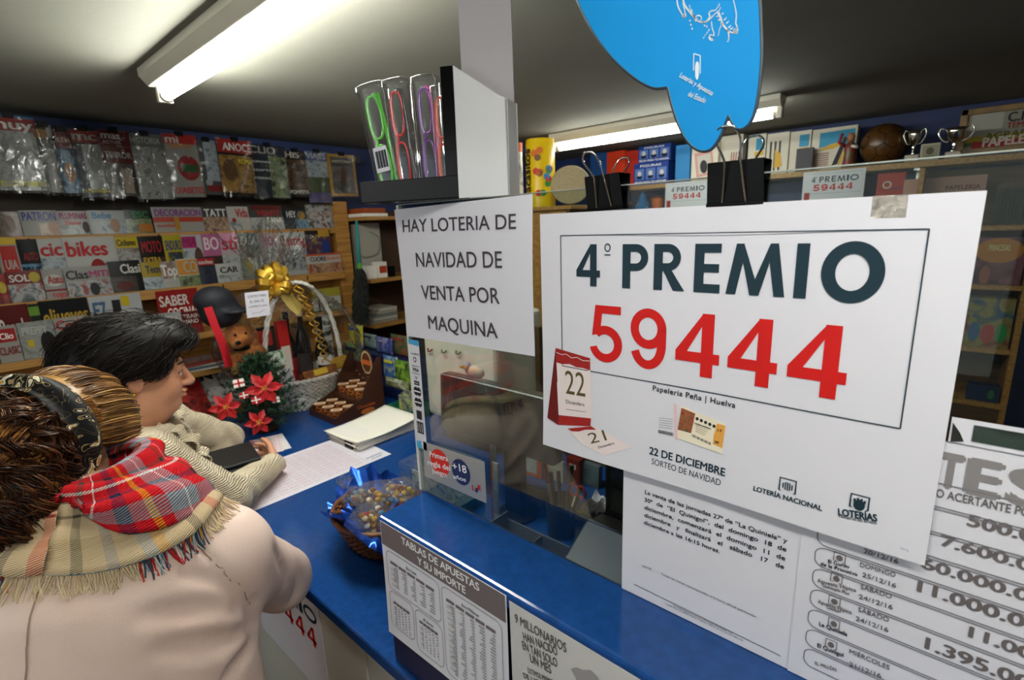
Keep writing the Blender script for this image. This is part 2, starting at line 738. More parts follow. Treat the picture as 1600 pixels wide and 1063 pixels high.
for a, c in (((-0.35, 0.95), (-0.30, 2.28)), ((1.80, 0.95), (1.85, 2.28)), ((-0.30, 0.95), (1.80, 1.0)), ((-0.30, 2.23), (1.80, 2.28))):
    b.span(V(-1.68, a[0], a[1]), V(-1.62, c[0], c[1]))
w1 = struct('unseen_window_1', b, M_metal)  # window out of view, added for the fill light to enter
tag(MB().span(V(-1.655, -0.30, 1.0), V(-1.65, 1.80, 2.23)).build('window_pane', M_glass, w1), kind='structure')

# ---------------------------------------------------------------- fluorescent battens
M_lampbody = mat('lamp_housing', '#d6d2c2', 0.45)
M_tube = {s: mat('lit_tube_%d' % s, '#ffffff', 0.4, emit='#fafcf4', estr=s) for s in (22, 26, 80)}


def batten(x, y0, y1, label, side=1, tubez=-0.075, twin=False, glow=26):
    z = HC
    t = thing('fluorescent_lamp', label, 'ceiling lamp', (x, (y0 + y1) / 2, z), 'fluorescent battens on the ceiling')
    b = MB()
    fr = Frame((x, y0, z), (1, 0, 0), (0, 0, 1))
    b.prism([(-0.05, 0), (0.05, 0), (0.05, -0.022), (0.028, -0.05), (-0.028, -0.05), (-0.05, -0.022)], fr, 0, -(y1 - y0))
    b.build('housing', M_lampbody, t, bevel=0.002)
    for tx, tz in ([(x - 0.03, z + tubez), (x + 0.03, z + tubez)] if twin else [(x + side * 0.012, z + tubez)]):
        MB().tube([(tx, y0 + 0.035, tz), (tx, y1 - 0.035, tz)], 0.017, 16).build('lamp_tube', M_tube[glow], t, smooth=True)
        for ye, s in ((y0, 1), (y1, -1)):
            b = MB()
            b.span(V(tx - 0.021, ye, tz - 0.021), V(tx + 0.021, ye + s * 0.022, z - 0.045))
            b.tube([(tx, ye + s * 0.02, tz), (tx, ye + s * 0.04, tz)], 0.0185, 14)
            b.build('tube_holder', M_lampbody, t, bevel=0.003)
    return t


batten(0.60, 0.76, 2.03, 'white fluorescent batten on the ceiling near the magazine racks', glow=80)
batten(2.64, 0.66, 1.93, 'white fluorescent batten on the ceiling above the trophy shelf')
batten(0.02, -1.0, 0.27, 'white fluorescent batten on the ceiling near the unseen front window', twin=True, glow=22)

# ---------------------------------------------------------------- counter
CZ = 1.05
LZ = 1.36
t = thing('sales_counter', 'long shop counter with glossy blue top and white panelled front', 'counter', (1.0, 0.8, 0))
MB().span(V(0.43, -1.3, CZ - 0.035), V(1.62, 2.42, CZ)).build('counter_top', M_counter, t, bevel=0.006)
b = MB()
b.span(V(0.462, -1.3, 0.08), V(0.50, 0.86, CZ - 0.035))
b.span(V(0.462, 0.865, 0.08), V(0.50, 1.62, CZ - 0.035))
b.span(V(0.462, 1.625, 0.08), V(0.50, 2.40, CZ - 0.035))
b.build('front_panel', M_white_lam, t, bevel=0.002)
MB().span(V(0.50, 2.37, 0.0), V(1.58, 2.40, CZ - 0.035)).build('end_panel', M_white_lam, t)
MB().span(V(0.49, -1.3, 0.0), V(0.52, 2.37, 0.08)).build('plinth', M_navy, t)

t = thing('raised_counter_ledge', 'raised blue ledge with navy front standing on the counter under the glass', 'counter ledge', (0.49, -0.3, CZ))
MB().span(V(0.433, -1.3, LZ - 0.028), V(0.549, 0.716, LZ)).build('ledge_top', M_counter, t, bevel=0.007, seg=3)
MB().span(V(0.440, -1.3, CZ + 0.0005), V(0.540, 0.7125, LZ - 0.028)).build('ledge_panel', M_navy, t, bevel=0.002)

# ---------------------------------------------------------------- glass screen
GX = 0.540
GT = 1.891
t = thing('glass_screen', 'clear glass screen standing on the raised blue ledge', 'glass screen', (GX, -0.25, LZ))
MB().span(V(GX, -1.25, LZ + 0.0005), V(GX + 0.005, 0.722, GT)).build('glass_pane', M_glass, t)
MB().span(V(GX - 0.0015, 0.7205, LZ + 0.0005), V(GX + 0.0065, 0.7265, GT)).build('edge_strip', mat('pale_edge', '#d9dad3', 0.25), t, bevel=0.001)
MB().span(V(GX, -1.25, GT), V(GX + 0.005, 0.722, GT + 0.0012)).build('polished_rim', mat('glass_rim', '#9fa39c', 0.2), t)


# ---------------------------------------------------------------- bold poster letters drawn as strokes and rings
def ring(cx, cy, rx, ry, w, a0=0, a1=360, n=40):
    """annulus sector as quads, constant pen width w (x) scaled to y"""
    o = arc(cx, cy, rx, ry, a0, a1, n)
    i = arc(cx, cy, rx - w, ry - w, a0, a1, n)
    return [(o[k], o[k + 1], i[k + 1], i[k]) for k in range(n)]


def big_glyph(ch, wd, ht):
    """polygons of one heavy geometric capital or numeral in a wd x ht box"""
    s = ht * 0.2
    R = lambda x0, y0, x1, y1: [(x0, y0), (x1, y0), (x1, y1), (x0, y1)]
    if ch == 'I':
        return [R(0, 0, wd, ht)]
    if ch == 'O':
        return ring(wd / 2, ht / 2, wd / 2, ht / 2, s * 1.02)
    if ch == 'E':
        return [R(0, 0, s, ht), R(s, 0, wd, s * 0.9), R(s, ht - s * 0.9, wd, ht), R(s, ht / 2 - s * 0.4, wd * 0.94, ht / 2 + s * 0.46)]
    if ch in 'PR':
        h2 = ht * (0.40 if ch == 'P' else 0.42)
        k = h2 + (ht - h2) / 2
        ry = (ht - h2) / 2
        w2 = wd if ch == 'P' else wd * 0.86
        w_ = s * 0.85
        out = [R(0, 0, s, ht), R(s, ht - w_, w2 - ry, ht), R(s, h2, w2 - ry, h2 + w_)] + ring(w2 - ry, k, ry, ry, w_, -90, 90, 20)
        if ch == 'R':
            out.append([(s * 0.95, h2 + w_ * 0.3), (s * 1.9, h2 + w_ * 0.3), (wd, 0), (wd - s * 1.25, 0)])
        return out
    if ch == 'M':
        e = wd * 0.18
        return [[(0, 0), (s * 0.95, 0), (e + s * 0.55, ht * 0.66), (e + s * 0.55, ht), (e - s * 0.15, ht)],
                [(wd, 0), (wd - e + s * 0.15, ht), (wd - e - s * 0.55, ht), (wd - e - s * 0.55, ht * 0.66), (wd - s * 0.95, 0)],
                [(e + s * 0.55, ht), (e + s * 0.55, ht * 0.62), (wd / 2 - s * 0.42, 0), (wd / 2, 0), (wd / 2, ht * 0.32)],
                [(wd - e - s * 0.55, ht), (wd / 2, ht * 0.32), (wd / 2, 0), (wd / 2 + s * 0.42, 0), (wd - e - s * 0.55, ht * 0.62)]]
    if ch == '4':
        b0, b1 = ht * 0.22, ht * 0.385
        x1 = wd * 0.86
        x0 = x1 - wd * 0.27
        return [R(x0, 0, x1, ht), R(0, b0, wd, b1), [(0, b0), (wd * 0.27, b1), (x0, ht * 0.80), (x1, ht), (x0 + 0.02 * wd, ht), (0, b1)]]
    if ch == '5':
        ry = ht * 0.325
        w_ = wd * 0.245
        out = [R(wd * 0.16, ht - w_ * 0.92, wd * 0.95, ht), [(wd * 0.16, ht), (wd * 0.40, ht), (wd * 0.31, ht * 0.5), (wd * 0.05, ht * 0.46)]]
        return out + ring(wd * 0.48, ry, wd * 0.52, ry, w_, -165, 138, 40)
    if ch == '9':
        ry = ht * 0.33
        w_ = wd * 0.24
        return ring(wd * 0.5, ht - ry, wd * 0.5, ry, w_) + ring(wd * 0.5, ht * 0.40, wd * 0.5, ht * 0.40, w_, -160, 0, 26) + [R(wd - w_, ht * 0.40, wd, ht - ry)]
    return []


def draw_glyph(b, ch, fr, x0, x1, y0, y1, m, d=0.0008):
    for p in big_glyph(ch, x1 - x0, y1 - y0):
        b.poly([(x0 + x, y0 + y) for x, y in p], fr, d, m)


# ---------------------------------------------------------------- prize poster on the glass
PX = GX - 0.0075
TLp = atx(843.5, 335, PX)
TRp = atx(1542, 301, PX)
BLp = atx(846, 691, PX)
pw = (TLp - TRp)[1]
ph = (TLp - BLp)[2]


def curl(x, y):
    v = max(0.0, (-y / ph) - 0.55)
    return 0.022 * v * v + 0.0012 * math.sin(x / pw * 9)


frp = XF(TLp)
frp.bend = curl
t = thing('prize_poster', 'large white prize poster with red number on the glass screen', 'poster', (PX, (TLp[1] + TRp[1]) / 2, BLp[2]))
MB().sheet(0, pw, -ph, 0, frp, nx=30, ny=24).build('poster_sheet', M_paper, t, smooth=False)


b = MB()
word = [('4', 902, 939, 382, 446), ('P', 973, 1013, 381, 449), ('R', 1021, 1069, 381, 453), ('E', 1083, 1128, 381, 457),
        ('M', 1133, 1226, 381, 461), ('I', 1240, 1266, 381, 465), ('O', 1279, 1384, 380.5, 468)]
yb_ = np.mean([frp.hit(x, y)[1] for x, y in ((902, 446), (973, 449), (1133, 461), (1240, 465))])
yt_ = np.mean([frp.hit(x, y)[1] for x, y in ((973, 381), (1083, 381), (1240, 381))])
for ch, xl, xr, yt, yb in word:
    x0 = frp.hit(xl, yb if ch != '4' else 430)[0]
    x1 = frp.hit(xr, (yt + yb) / 2 if ch in 'OP' else (yb if ch in 'RM' else yt))[0]
    k = 0.0018 if ch == 'O' else 0
    if ch == 'I':
        x1 = frp.hit(1266, 381)[0]
        x0 = frp.hit(1240, 465)[0]
        x0, x1 = (x0 + frp.hit(1246, 381)[0]) / 2, (x1 + frp.hit(1260, 466)[0]) / 2
    draw_glyph(b, ch, frp, x0, x1, yb_ - k, yt_ + k, INK)
ox, oy = frp.hit(950.5, 387)
for q in ring(ox, oy, 0.0042, 0.0050, 0.0014, n=24):
    b.poly(q, frp, 0.0009, INK)
b.stroke([(ox - 0.0042, oy - 0.0085), (ox + 0.0042, oy - 0.0085)], 0.0012, frp, 0.0009, INK)
bx = [frp.hit(*p) for p in ((877, 367.5), (1451, 359), (1408, 668), (880, 566))]
x0, x1 = bx[0][0], (bx[1][0] + bx[2][0]) / 2
y1, y0 = (bx[0][1] + bx[1][1]) / 2, frp.hit(1240, 638)[1]
b.stroke([(x0, y1), (x1, y1)], 0.0011, frp, 0.0009, INK)
b.stroke([(x0 + (x1 - x0) * k / 20, y0) for k in range(21)], 0.0011, frp, 0.0009, INK)
b.stroke([(x0, y1 + (y0 - y1) * k / 10) for k in range(11)], 0.0011, frp, 0.0009, INK)
b.stroke([(x1, y1 + (y0 - y1) * k / 10) for k in range(11)], 0.0011, frp, 0.0009, INK)
b.text_px('Papeleria Peña | Huelva', frp, (1020, 610), (1149, 638), (1020, 602), INKK, 0.02, spacing=1.1)
b.text_px('22 DE DICIEMBRE', frp, (1016, 708), (1134, 743.5), (1016, 697), INK, 0.03)
b.text_px('SORTEO DE NAVIDAD', frp, (1020, 723.5), (1127, 758), (1020, 714.5), INK, 0.0)
b.text_px('LOTERÍA NACIONAL', frp, (1178.5, 764.5), (1286, 795.5), (1178.5, 757.5), INK, 0.035)
b.text_px('LOTERÍAS', frp, (1311, 801.5), (1372, 812), (1311, 791.5), INK, 0.05)
b.text_px('Y APUESTAS DEL ESTADO', frp, (1311, 805), (1371, 816), (1311, 801.8), INK, 0.02)
b.text_px('22/12', frp, (1407, 853), (1420, 858), (1407, 850.5), flat('#4a7fb5'), 0.0)
# bracket emblems
for (cx, cy, s, full) in ((1232, 757, 0.0092, False), (1344, 782, 0.0088, True)):
    ex, ey = frp.hit(cx, cy)
    b.stroke([(ex - s * 0.62, ey - s * 0.75), (ex - s * 0.8, ey - s * 0.75), (ex - s * 0.8, ey + s * 0.75), (ex + s * 0.8, ey + s * 0.75), (ex + s * 0.8, ey - s * 0.75), (ex + s * 0.62, ey - s * 0.75)], s * 0.16, frp, 0.0009, INK)
    if full:
        b.poly(arc(ex, ey - s * 0.35, s * 0.52, s * 0.62, 0, 360, 20)[:-1], frp, 0.0009, INK)
        for k in (-0.42, -0.15, 0.15, 0.42):
            b.stroke([(ex + s * k, ey - s * 0.1), (ex + s * k * 1.1, ey + s * (0.5 - abs(k) * 0.5))], s * 0.2, frp, 0.0009, INK)
    else:
        for k in (-0.45, -0.22, 0, 0.22, 0.45):
            b.stroke([(ex + s * k, ey - s * 0.5 * math.cos(k * 2) - s * 0.1), (ex + s * k, ey + s * 0.5 * math.cos(k * 2) - s * 0.1)], s * 0.12, frp, 0.0009, INK)
b.build('lettering', None, t)
b = MB()
yb2 = np.mean([frp.hit(x, y)[1] for x, y in ((950, 563), (1098, 589), (1188, 605), (1292, 625))])
yt2 = np.mean([frp.hit(x, y)[1] for x, y in ((955, 478), (1104, 490), (1196, 499), (1302, 509))])
for ch, pl, pr in (('5', (924, 540), (973, 530)), ('9', (986, 510), (1041, 525)), ('4', (1055, 556), (1123, 570)), ('4', (1136, 574), (1213, 590)), ('4', (1229, 590), (1321, 608))):
    draw_glyph(b, ch, frp, frp.hit(*pl)[0], frp.hit(*pr)[0], yb2 - (0.0012 if ch in '59' else 0), yt2 + (0.0008 if ch == '9' else 0), RED)
b.build('prize_number', None, t)
Z4 = lambda x, y: frp.hit(840 + x * 0.2875, 540 + y * 0.2875)
b = MB()
CR, CR2, PINK, GOLD = flat('#a3221f'), flat('#6b1513'), flat('#ecdcdc'), flat('#5e5530')
b.poly([Z4(*p) for p in ((100, 15), (60, 388), (120, 428), (128, 380), (106, 90))][::-1], frp, 0.0007, CR2)
b.poly([Z4(*p) for p in ((103, 85), (292, 132), (302, 392), (122, 374))][::-1], frp, 0.0009, PINK)
b.poly([Z4(*p) for p in ((102, 12), (290, 68), (292, 134), (250, 120), (215, 116), (180, 98), (140, 100), (104, 90))][::-1], frp, 0.0011, CR)
b.stroke([Z4(*p) for p in ((106, 36), (135, 48), (160, 45), (190, 66), (220, 62), (250, 80), (289, 82))], 0.0009, frp, 0.0013, PINK)
b.poly([Z4(*p) for p in ((60, 388), (122, 374), (298, 392), (296, 434), (122, 427))][::-1], frp, 0.001, CR)
b.poly([Z4(*p) for p in ((60, 388), (122, 374), (122, 427))][::-1], frp, 0.0012, CR2)
b.poly([Z4(*p) for p in ((172, 446), (318, 436), (524, 548), (372, 590), (250, 528))][::-1], frp, 0.0009, PINK)
b.poly([Z4(*p) for p in ((172, 446), (300, 434), (330, 452), (270, 452), (235, 462), (196, 460))][::-1], frp, 0.0012, CR)
b.text_px('22', frp, (840 + 160 * .2875, 540 + 258 * .2875), (840 + 267 * .2875, 540 + 276 * .2875), (840 + 160 * .2875, 540 + 135 * .2875), GOLD, 0.0, 0.0013)
b.text_px('Diciembre', frp, (840 + 162 * .2875, 540 + 310 * .2875), (840 + 263 * .2875, 540 + 328 * .2875), (840 + 162 * .2875, 540 + 291 * .2875), INKK, 0, 0.0013)
b.stroke([Z4(162, 342), Z4(215, 350), Z4(272, 357)], 0.0005, frp, 0.0013, INKK)
b.text_px('21', frp, (840 + 300 * .2875, 540 + 527 * .2875), (840 + 388 * .2875, 540 + 508 * .2875), (840 + 262 * .2875, 540 + 478 * .2875), GOLD, 0.0, 0.0013)
b.text_px('Diciembre', frp, (840 + 345 * .2875, 540 + 552 * .2875), (840 + 428 * .2875, 540 + 530 * .2875), (840 + 338 * .2875, 540 + 540 * .2875), INKK, 0, 0.0013)
b.build('printed_calendar', None, t)
b = MB()
OR, BR1, LT = flat('#e3a24a'), art_mat('ticket_photo', '#5d1d12', '#a8542a', '#3b5a32', 260), flat('#eee2cc')
b.poly([Z4(*p) for p in ((778, 328), (1024, 428), (1006, 588), (760, 502))][::-1], frp, 0.0008, LT)
b.poly([Z4(*p) for p in ((782, 338), (858, 370), (836, 476), (764, 456))][::-1], frp, 0.001, BR1)
b.poly([Z4(*p) for p in ((975, 424), (1022, 436), (1006, 556), (954, 534), (958, 490))][::-1], frp, 0.001, OR)
b.poly([Z4(*p) for p in ((742, 315), (756, 318), (764, 508), (748, 506))][::-1], frp, 0.0009, flat('#e9c3c3'))
for k in range(5):
    cx, cy = Z4(868 + 23 * k, 398 + 10 * k)
    b.poly(arc(cx, cy, 0.0018, 0.0020, 0, 360, 10)[:-1], frp, 0.0011, INKK)
for k in range(15):
    x, y = 842 + 7 * k, 480 + 3.2 * k
    b.stroke([Z4(x, y), Z4(x - 1, y + 14)], 0.0005 + 0.0003 * (k % 3), frp, 0.0011, INKK)
    b.stroke([Z4(660 + 5.5 * k, 455 + 1.2 * k), Z4(660 + 5.5 * k, 473 + 1.2 * k)], 0.0005 + 0.0003 * (k % 2), frp, 0.0011, INKK)
for k in range(5):
    b.stroke([Z4(860, 424 + 10 * k), Z4(935 - 6 * k, 452 + 9 * k)], 0.0006, frp, 0.0011, flat('#8c6c44'))
    b.stroke([Z4(662, 392 + 12 * k), Z4(735, 400 + 13 * k)], 0.0004, frp, 0.0009, GREY)
for a, c in (('17', (980, 466)), ('39', (963, 528))):
    b.text_px(a, frp, (840 + c[0] * .2875, 540 + c[1] * .2875), (840 + (c[0] + 24) * .2875, 540 + (c[1] + 6) * .2875), (840 + c[0] * .2875, 540 + (c[1] - 14) * .2875), INKK, 0.02, 0.0013)
b.text_px('LOTERIA NACIONAL', frp, (840 + 852 * .2875, 540 + 424 * .2875), (840 + 945 * .2875, 540 + 456 * .2875), (840 + 852 * .2875, 540 + 417 * .2875), INKK, 0.02, 0.0013)
b.build('printed_ticket', None, t)
b = MB()
tx, ty = frp.hit(1390, 318)
b.sheet(tx - 0.012, tx + 0.012, ty - 0.012, 0.0005 + 0.0, Frame(frp.o - V(0.0012, 0, 0), frp.r, frp.u), nx=2, ny=2, t=0.0001)
b.build('adhesive_tape', clear_mat('tape', '#efe9dc', 0.12, 0.25, body=0.12, body_col='#d8d0c2', wrinkle=0.4, wscale=120), t)
# ---------------------------------------------------------------- notice about Christmas lottery sales
NX = GX - 0.004
frn = XF(atx(616, 328, NX))
frn.bend = lambda x, y: 0.0025 * math.sin(max(0, min(1, -y / 0.21)) * 3.0) * (x / 0.29) + 0.01 * max(0, -y / 0.21 - 0.8) * max(0, 1 - x / 0.1)
q = [frn.hit(*p) for p in ((616, 328), (832, 303), (836, 557), (638, 525))]
t = thing('sales_notice', 'white paper notice in plain capitals at the free end of the glass screen', 'notice', (NX, 0.58, 1.66))
fn_ = lambda s, v: frn.p((q[0][0] * (1 - s) + q[1][0] * s) * (1 - v) + (q[3][0] * (1 - s) + q[2][0] * s) * v, (q[0][1] * (1 - s) + q[1][1] * s) * (1 - v) + (q[3][1] * (1 - s) + q[2][1] * s) * v)
MB().grid(lambda s, v: fn_(s, 1 - v), 14, 12, None, 0.0004).build('notice_sheet', M_paper, t)
GK = flat('#4a4148')
for s, p0, p1, pt in (('HAY LOTERIA DE', (630.5, 363), (808, 357.5), (630.5, 344)), ('NAVIDAD DE', (652, 417), (787, 418.5), (652, 395)),
                      ('VENTA POR', (660.5, 467), (783, 474.5), (660.5, 446)), ('MAQUINA', (671, 513.5), (779, 528.5), (671, 493))):
    MB().text_px(s, frn, p0, p1, pt, GK, 0.006, 0.001).build('text_line', None, t)

# ---------------------------------------------------------------- notice on extra draws, under the poster
VX = GX - 0.002
frv = XF(atx(975, 735, VX))
q = [frv.hit(975, 690), frv.hit(1265, 800), frv.hit(1241, 1031), frv.hit(973, 918)]
t = thing('draw_notice', 'white letter with small typed text behind the bottom of the prize poster', 'notice', (VX, 0.19, LZ))
vx1 = (q[1][0] + q[2][0]) / 2
vy0 = LZ + 0.001 - frv.o[2]
MB().sheet(q[0][0], vx1, vy0, q[0][1], frv, nx=2, ny=2, t=0.0003).build('notice_sheet', M_paper, t)
b = MB()
Z5 = lambda x, y: (960 + x * 0.4, 700 + y * 0.4)
for s, p0, p1, h in (('La venta de las jornadas 27ª de “La Quiniela” y', (120, 178), (676, 372), 15), ('30ª  de  “El  Quinigol”,  del  domingo  18  de', (118, 208), (672, 405), 15),
                     ('diciembre,  comenzará  el  domingo  11  de', (118, 238), (668, 440), 15), ('diciembre   y   finalizará   el   sábado   17   de', (118, 268), (663, 473), 15),
                     ('diciembre a las 16:15 horas.', (116, 296), (412, 411), 14), ('NOTA:', (111, 465), (147, 478), 8),
                     ('Todas las horas corresponden a la hora oficial peninsular.', (183, 494), (558, 665), 8),
                     ('Sociedad Estatal Loterías y Apuestas del Estado, S.A.', (232, 617), (464, 727), 6), ('Capitán Haya 53, 28020 Madrid, Teléfono 902 11 23 13, Fax 915 962 434', (200, 610), (502, 755), 6)):
    b.text_px(s, frv, Z5(*p0), Z5(*p1), Z5(p0[0], p0[1] - h), INKK, 0.015 if h > 9 else 0.0, 0.0008)
b.stroke([frv.hit(*Z5(78, 532)), frv.hit(*Z5(650, 812))], 0.0007, frv, 0.0008, INKK)
b.build('lettering', None, t)

# ---------------------------------------------------------------- jackpot board
BX = GX - 0.0035
frb = XF(V(BX, atx(1272, 851, BX)[1], 1.5))
t = thing('jackpot_board', 'white board of grey jackpot figures and draw dates beside the typed letter', 'board', (BX, -0.2, LZ))
zt = frb.hit(1478, 690)[1]
MB().sheet(-0.012, 0.62, LZ + 0.001 - 1.5, zt, frb, nx=2, ny=2, t=0.0006).build('board_sheet', M_paper, t)
b = MB()
rows = [(1272, 820), (1272, 851), (1272, 883), (1269, 918), (1266, 949), (1262, 985), (1262, 1022)]
ys = [frb.hit(*p)[1] for p in rows]
dy = abs(ys[1] - ys[4]) / 3
ys = [ys[1] + dy - k * dy for k in range(8)]
LN = flat('#77747a')
for k in range(-4, 6):
    y = ys[1] - k * dy
    if y < LZ - 1.5 + 0.004:
        continue
    yb_ = max(y - dy * 0.9, LZ - 1.5 + 0.003)
    b.stroke([(0.60, y)] + arc(0.012, y - 0.008, 0.010, 0.008, 90, 180, 6) + arc(0.012, y - dy * 0.9 + 0.008, 0.010, 0.008, 180, 270, 6)[: 7 if yb_ > LZ - 1.49 else 1] + ([(0.60, yb_)] if yb_ > LZ - 1.49 else []), 0.0009, frb, 0.0009, LN)
GD = flat('#55525a')
for s, p0, p1, h, c_, bo_ in (('El Gordo', (835, 447), (918, 470), 13, INKK, 0.025), ('de la Primitiva', (805, 456), (950, 500), 13, INKK, 0.025),
                              ('Apuesta Hípica', (793, 522), (945, 562), 14, GREY, 0.02), ('Quintuple Plus', (812, 540), (918, 574), 12, GREY, 0.03),
                              ('Apuesta Hípica', (795, 604), (928, 648), 14, GREY, 0.02), ('Lototurf', (830, 626), (886, 645), 11, GREY, 0.03),
                              ('La Quiniela', (800, 692), (910, 735), 15, INKK, 0.03), ('El Quinigol', (793, 776), (895, 816), 15, INKK, 0.025),
                              ('20/12/16', (972, 408), (1108, 452), 17, GD, 0.004), ('DOMINGO', (960, 462), (1098, 504), 17, GD, 0.004), ('25/12/16', (968, 501), (1100, 546), 17, GD, 0.004),
                              ('SÁBADO', (962, 548), (1083, 588), 17, GD, 0.004), ('24/12/16', (955, 586), (1087, 631), 17, GD, 0.004), ('SÁBADO', (953, 637), (1072, 679), 17, GD, 0.004),
                              ('24/12/16', (943, 672), (1070, 719), 17, GD, 0.004), ('MIÉRCOLES', (918, 800), (1075, 866), 17, GD, 0.004), ('21/12/16', (918, 850), (1042, 899), 17, GD, 0.004),
                              ('EL MILLÓN', (785, 845), (868, 872), 12, GREY, 0.02)):
    b.text_px(s, frb, Z5(*p0), Z5(*p1), Z5(p0[0], p0[1] - h), c_, bo_, 0.0009)
for (ix, iy) in ((880, 427), (868, 508), (860, 597), (858, 684), (847, 766)):
    x, y = frb.hit(*Z5(ix, iy))
    r_ = 0.0048
    b.stroke([(x - r_ * 0.5, y - r_), (x - r_, y - r_), (x - r_, y + r_), (x + r_, y + r_), (x + r_, y - r_), (x + r_ * 0.5, y - r_)], 0.0009, frb, 0.0009, GREY)
    b.poly(arc(x, y - 0.0008, 0.0029, 0.0033, 0, 360, 12)[:-1], frb, 0.0009, GREY)
for s, px, py, h, un in (('500.000', 1510, 820, 18, 2.1 + 1.8), ('7.600.000', 1468, 851, 16, 4.8), ('60.000.000', 1438, 886, 16, 5.4), ('11.000.000', 1432, 923, 17, 5.4), ('11.000', 1512, 994, 17, 3.3), ('1.395.000', 1444, 1012, 18, 4.8)):
    x, y = frb.hit(px, py)
    _, y2 = frb.hit(px, py - h)
    x1 = x + (frb.hit(px + 40, py)[0] - x) * un
    b.text(s, frb, x, x1, y, (y2 - y), GREY, 0.035)
x0, y0 = frb.hit(1466, 758)
x1, y1 = frb.hit(1466, 706)
for ch, xa, xb in (('T', 1464, 1503), ('E', 1509, 1568), ('S', 1577, 1650)):
    b.text(ch, frb, frb.hit(xa, 735)[0], frb.hit(xb, 755)[0], y0, y1 - y0, flat('#8a8486'), 0.05)
b.text_px('O ACERTANTE POR', frb, (1462, 775.5), (1622, 811), (1462, 763), GREY, 0.02)
b.build('lettering', None, t)

# leaflet above the jackpot board
frl = XF(V(BX - 0.0015, 0, 1.5))
x0, y0 = frl.hit(1482, 686)
t = thing('white_leaflet', 'white leaflet with a dark green picture on the glass above the jackpot board', 'leaflet', (BX - 0.001, -0.1, 1.5 + y0))
y1 = frl.hit(1490, 652)[1]
MB().sheet(x0, x0 + 0.2, zt + 0.001, y1, frl, nx=1, ny=1).build('leaflet_sheet', M_paper, t)
b = MB()
x, y = frl.hit(1522, 664)
b.poly([(x, zt + 0.005), (x + 0.12, zt + 0.005), (x + 0.12, y), (x, y)], frl, 0.0006, art_mat('green_print', '#27322c', '#33413a', '#202a26', 30))
b.poly([frl.hit(*p) for p in ((1485, 690), (1489, 660), (1500, 676), (1506, 690))], frl, 0.0006, flat('#2a2a26'))
b.build('picture', None, t)

# ---------------------------------------------------------------- betting tables and newspaper sheets on the ledge front
FX = 0.4318
frt = XF(atx(593, 812, FX))
frt.bend = lambda x, y: 0.004 * max(0, -y / 0.2) ** 2 * (0.4 + abs(x - 0.15) * 3)
t = thing('betting_table_sheet', 'grey-headed sheet of betting tables pasted on the ledge front by its free end', 'notice', (FX, 0.56, CZ + 0.05))
W_, H_ = 0.296, 0.228
MB().sheet(0, W_, -H_, -0.001, frt, nx=14, ny=10).build('notice_sheet', M_paper, t)
b = MB()
HD = flat('#75696c')
b.grid(lambda s, v: frt.p(0.002 + s * (W_ - 0.004), -0.046 + v * 0.044, 0.0007), 14, 4, HD)
WH = flat('#f4f2f4')
b.text('TABLAS DE APUESTAS', frt, 0.062, 0.245, -0.0195, 0.0125, WH, 0.03, 0.0013)
b.text('Y SU IMPORTE', frt, 0.102, 0.215, -0.0395, 0.0125, WH, 0.03, 0.0013)


def rrect(x0, x1, y0, y1, r):
    return arc(x1 - r, y1 - r, r, r, 0, 90, 5) + arc(x0 + r, y1 - r, r, r, 90, 180, 5) + arc(x0 + r, y0 + r, r, r, 180, 270, 5) + arc(x1 - r, y0 + r, r, r, 270, 360, 5)


rng = random.Random(5)
for x0, x1, y0, y1, ti in ((0.012, 0.152, -0.128, -0.052, 'Euro Loto'), (0.158, 0.286, -0.215, -0.052, 'Euro Millones'), (0.012, 0.078, -0.205, -0.133, ''), (0.084, 0.152, -0.215, -0.133, 'El Gordo')):
    b.stroke(rrect(x0, x1, y0, y1, 0.012), 0.0008, frt, 0.001, GREY, closed=True)
    if ti:
        b.text(ti, frt, (x0 + x1) / 2, None, y1 - 0.014, 0.0045, INKK, 0.01, 0.001, 'C')
    n = int((y1 - y0 - 0.03) / 0.0052)
    cols = 5
    for c in range(cols):
        xa, xb = x0 + 0.010 + (x1 - x0 - 0.02) * c / cols, x0 + 0.010 + (x1 - x0 - 0.02) * (c + 0.85) / cols
        b.poly([(xa, y1 - 0.024), (xb, y1 - 0.024), (xb, y1 - 0.019), (xa, y1 - 0.019)], frt, 0.001, HD)
        for r in range(n):
            yy = y1 - 0.029 - r * 0.0052
            b.stroke([(xb - (xb - xa) * rng.uniform(0.25, 0.7), yy), (xb, yy)], 0.0016, frt, 0.001, flat('#8d8a8e'))
            if c == 0 and r % 2:
                b.poly([(xa, yy - 0.0026), (xb, yy - 0.0026), (xb, yy + 0.0026), (xa, yy + 0.0026)], frt, 0.0008, flat('#c9c6c9'))
b.build('lettering', None, t)

frm = XF(atx(795.5, 938, FX))
t = thing('millionaires_sheet', 'grey newspaper style sheet pasted on the ledge front under the typed letter', 'notice', (FX, 0.25, CZ + 0.1))
MB().sheet(0, 0.297, -0.21, -0.001, frm, nx=6, ny=4).build('notice_sheet', mat('newsprint', '#cfcbcb', 0.8), t)
b = MB()
Z1 = lambda x, y: (560 + x * 0.3375, 760 + y * 0.3375)
for s, p0, p1, h in (('9 MILLONARIOS', (727, 628), (965, 770), 38), ('HAN NACIDO', (768, 712), (925, 785), 36), ('EN TAN SOLO', (763, 752), (924, 838), 36), ('UN MES', (798, 812), (896, 868), 36),
                     ('ÚLTIMOS PREMIOS', (788, 862), (915, 925), 22), ('DE 1 MILLÓN', (768, 885), (900, 950), 22)):
    b.text_px(s, frm, Z1(*p0), Z1(*p1), Z1(p0[0], p0[1] - h), flat('#5b5558'), 0.01, 0.0008)
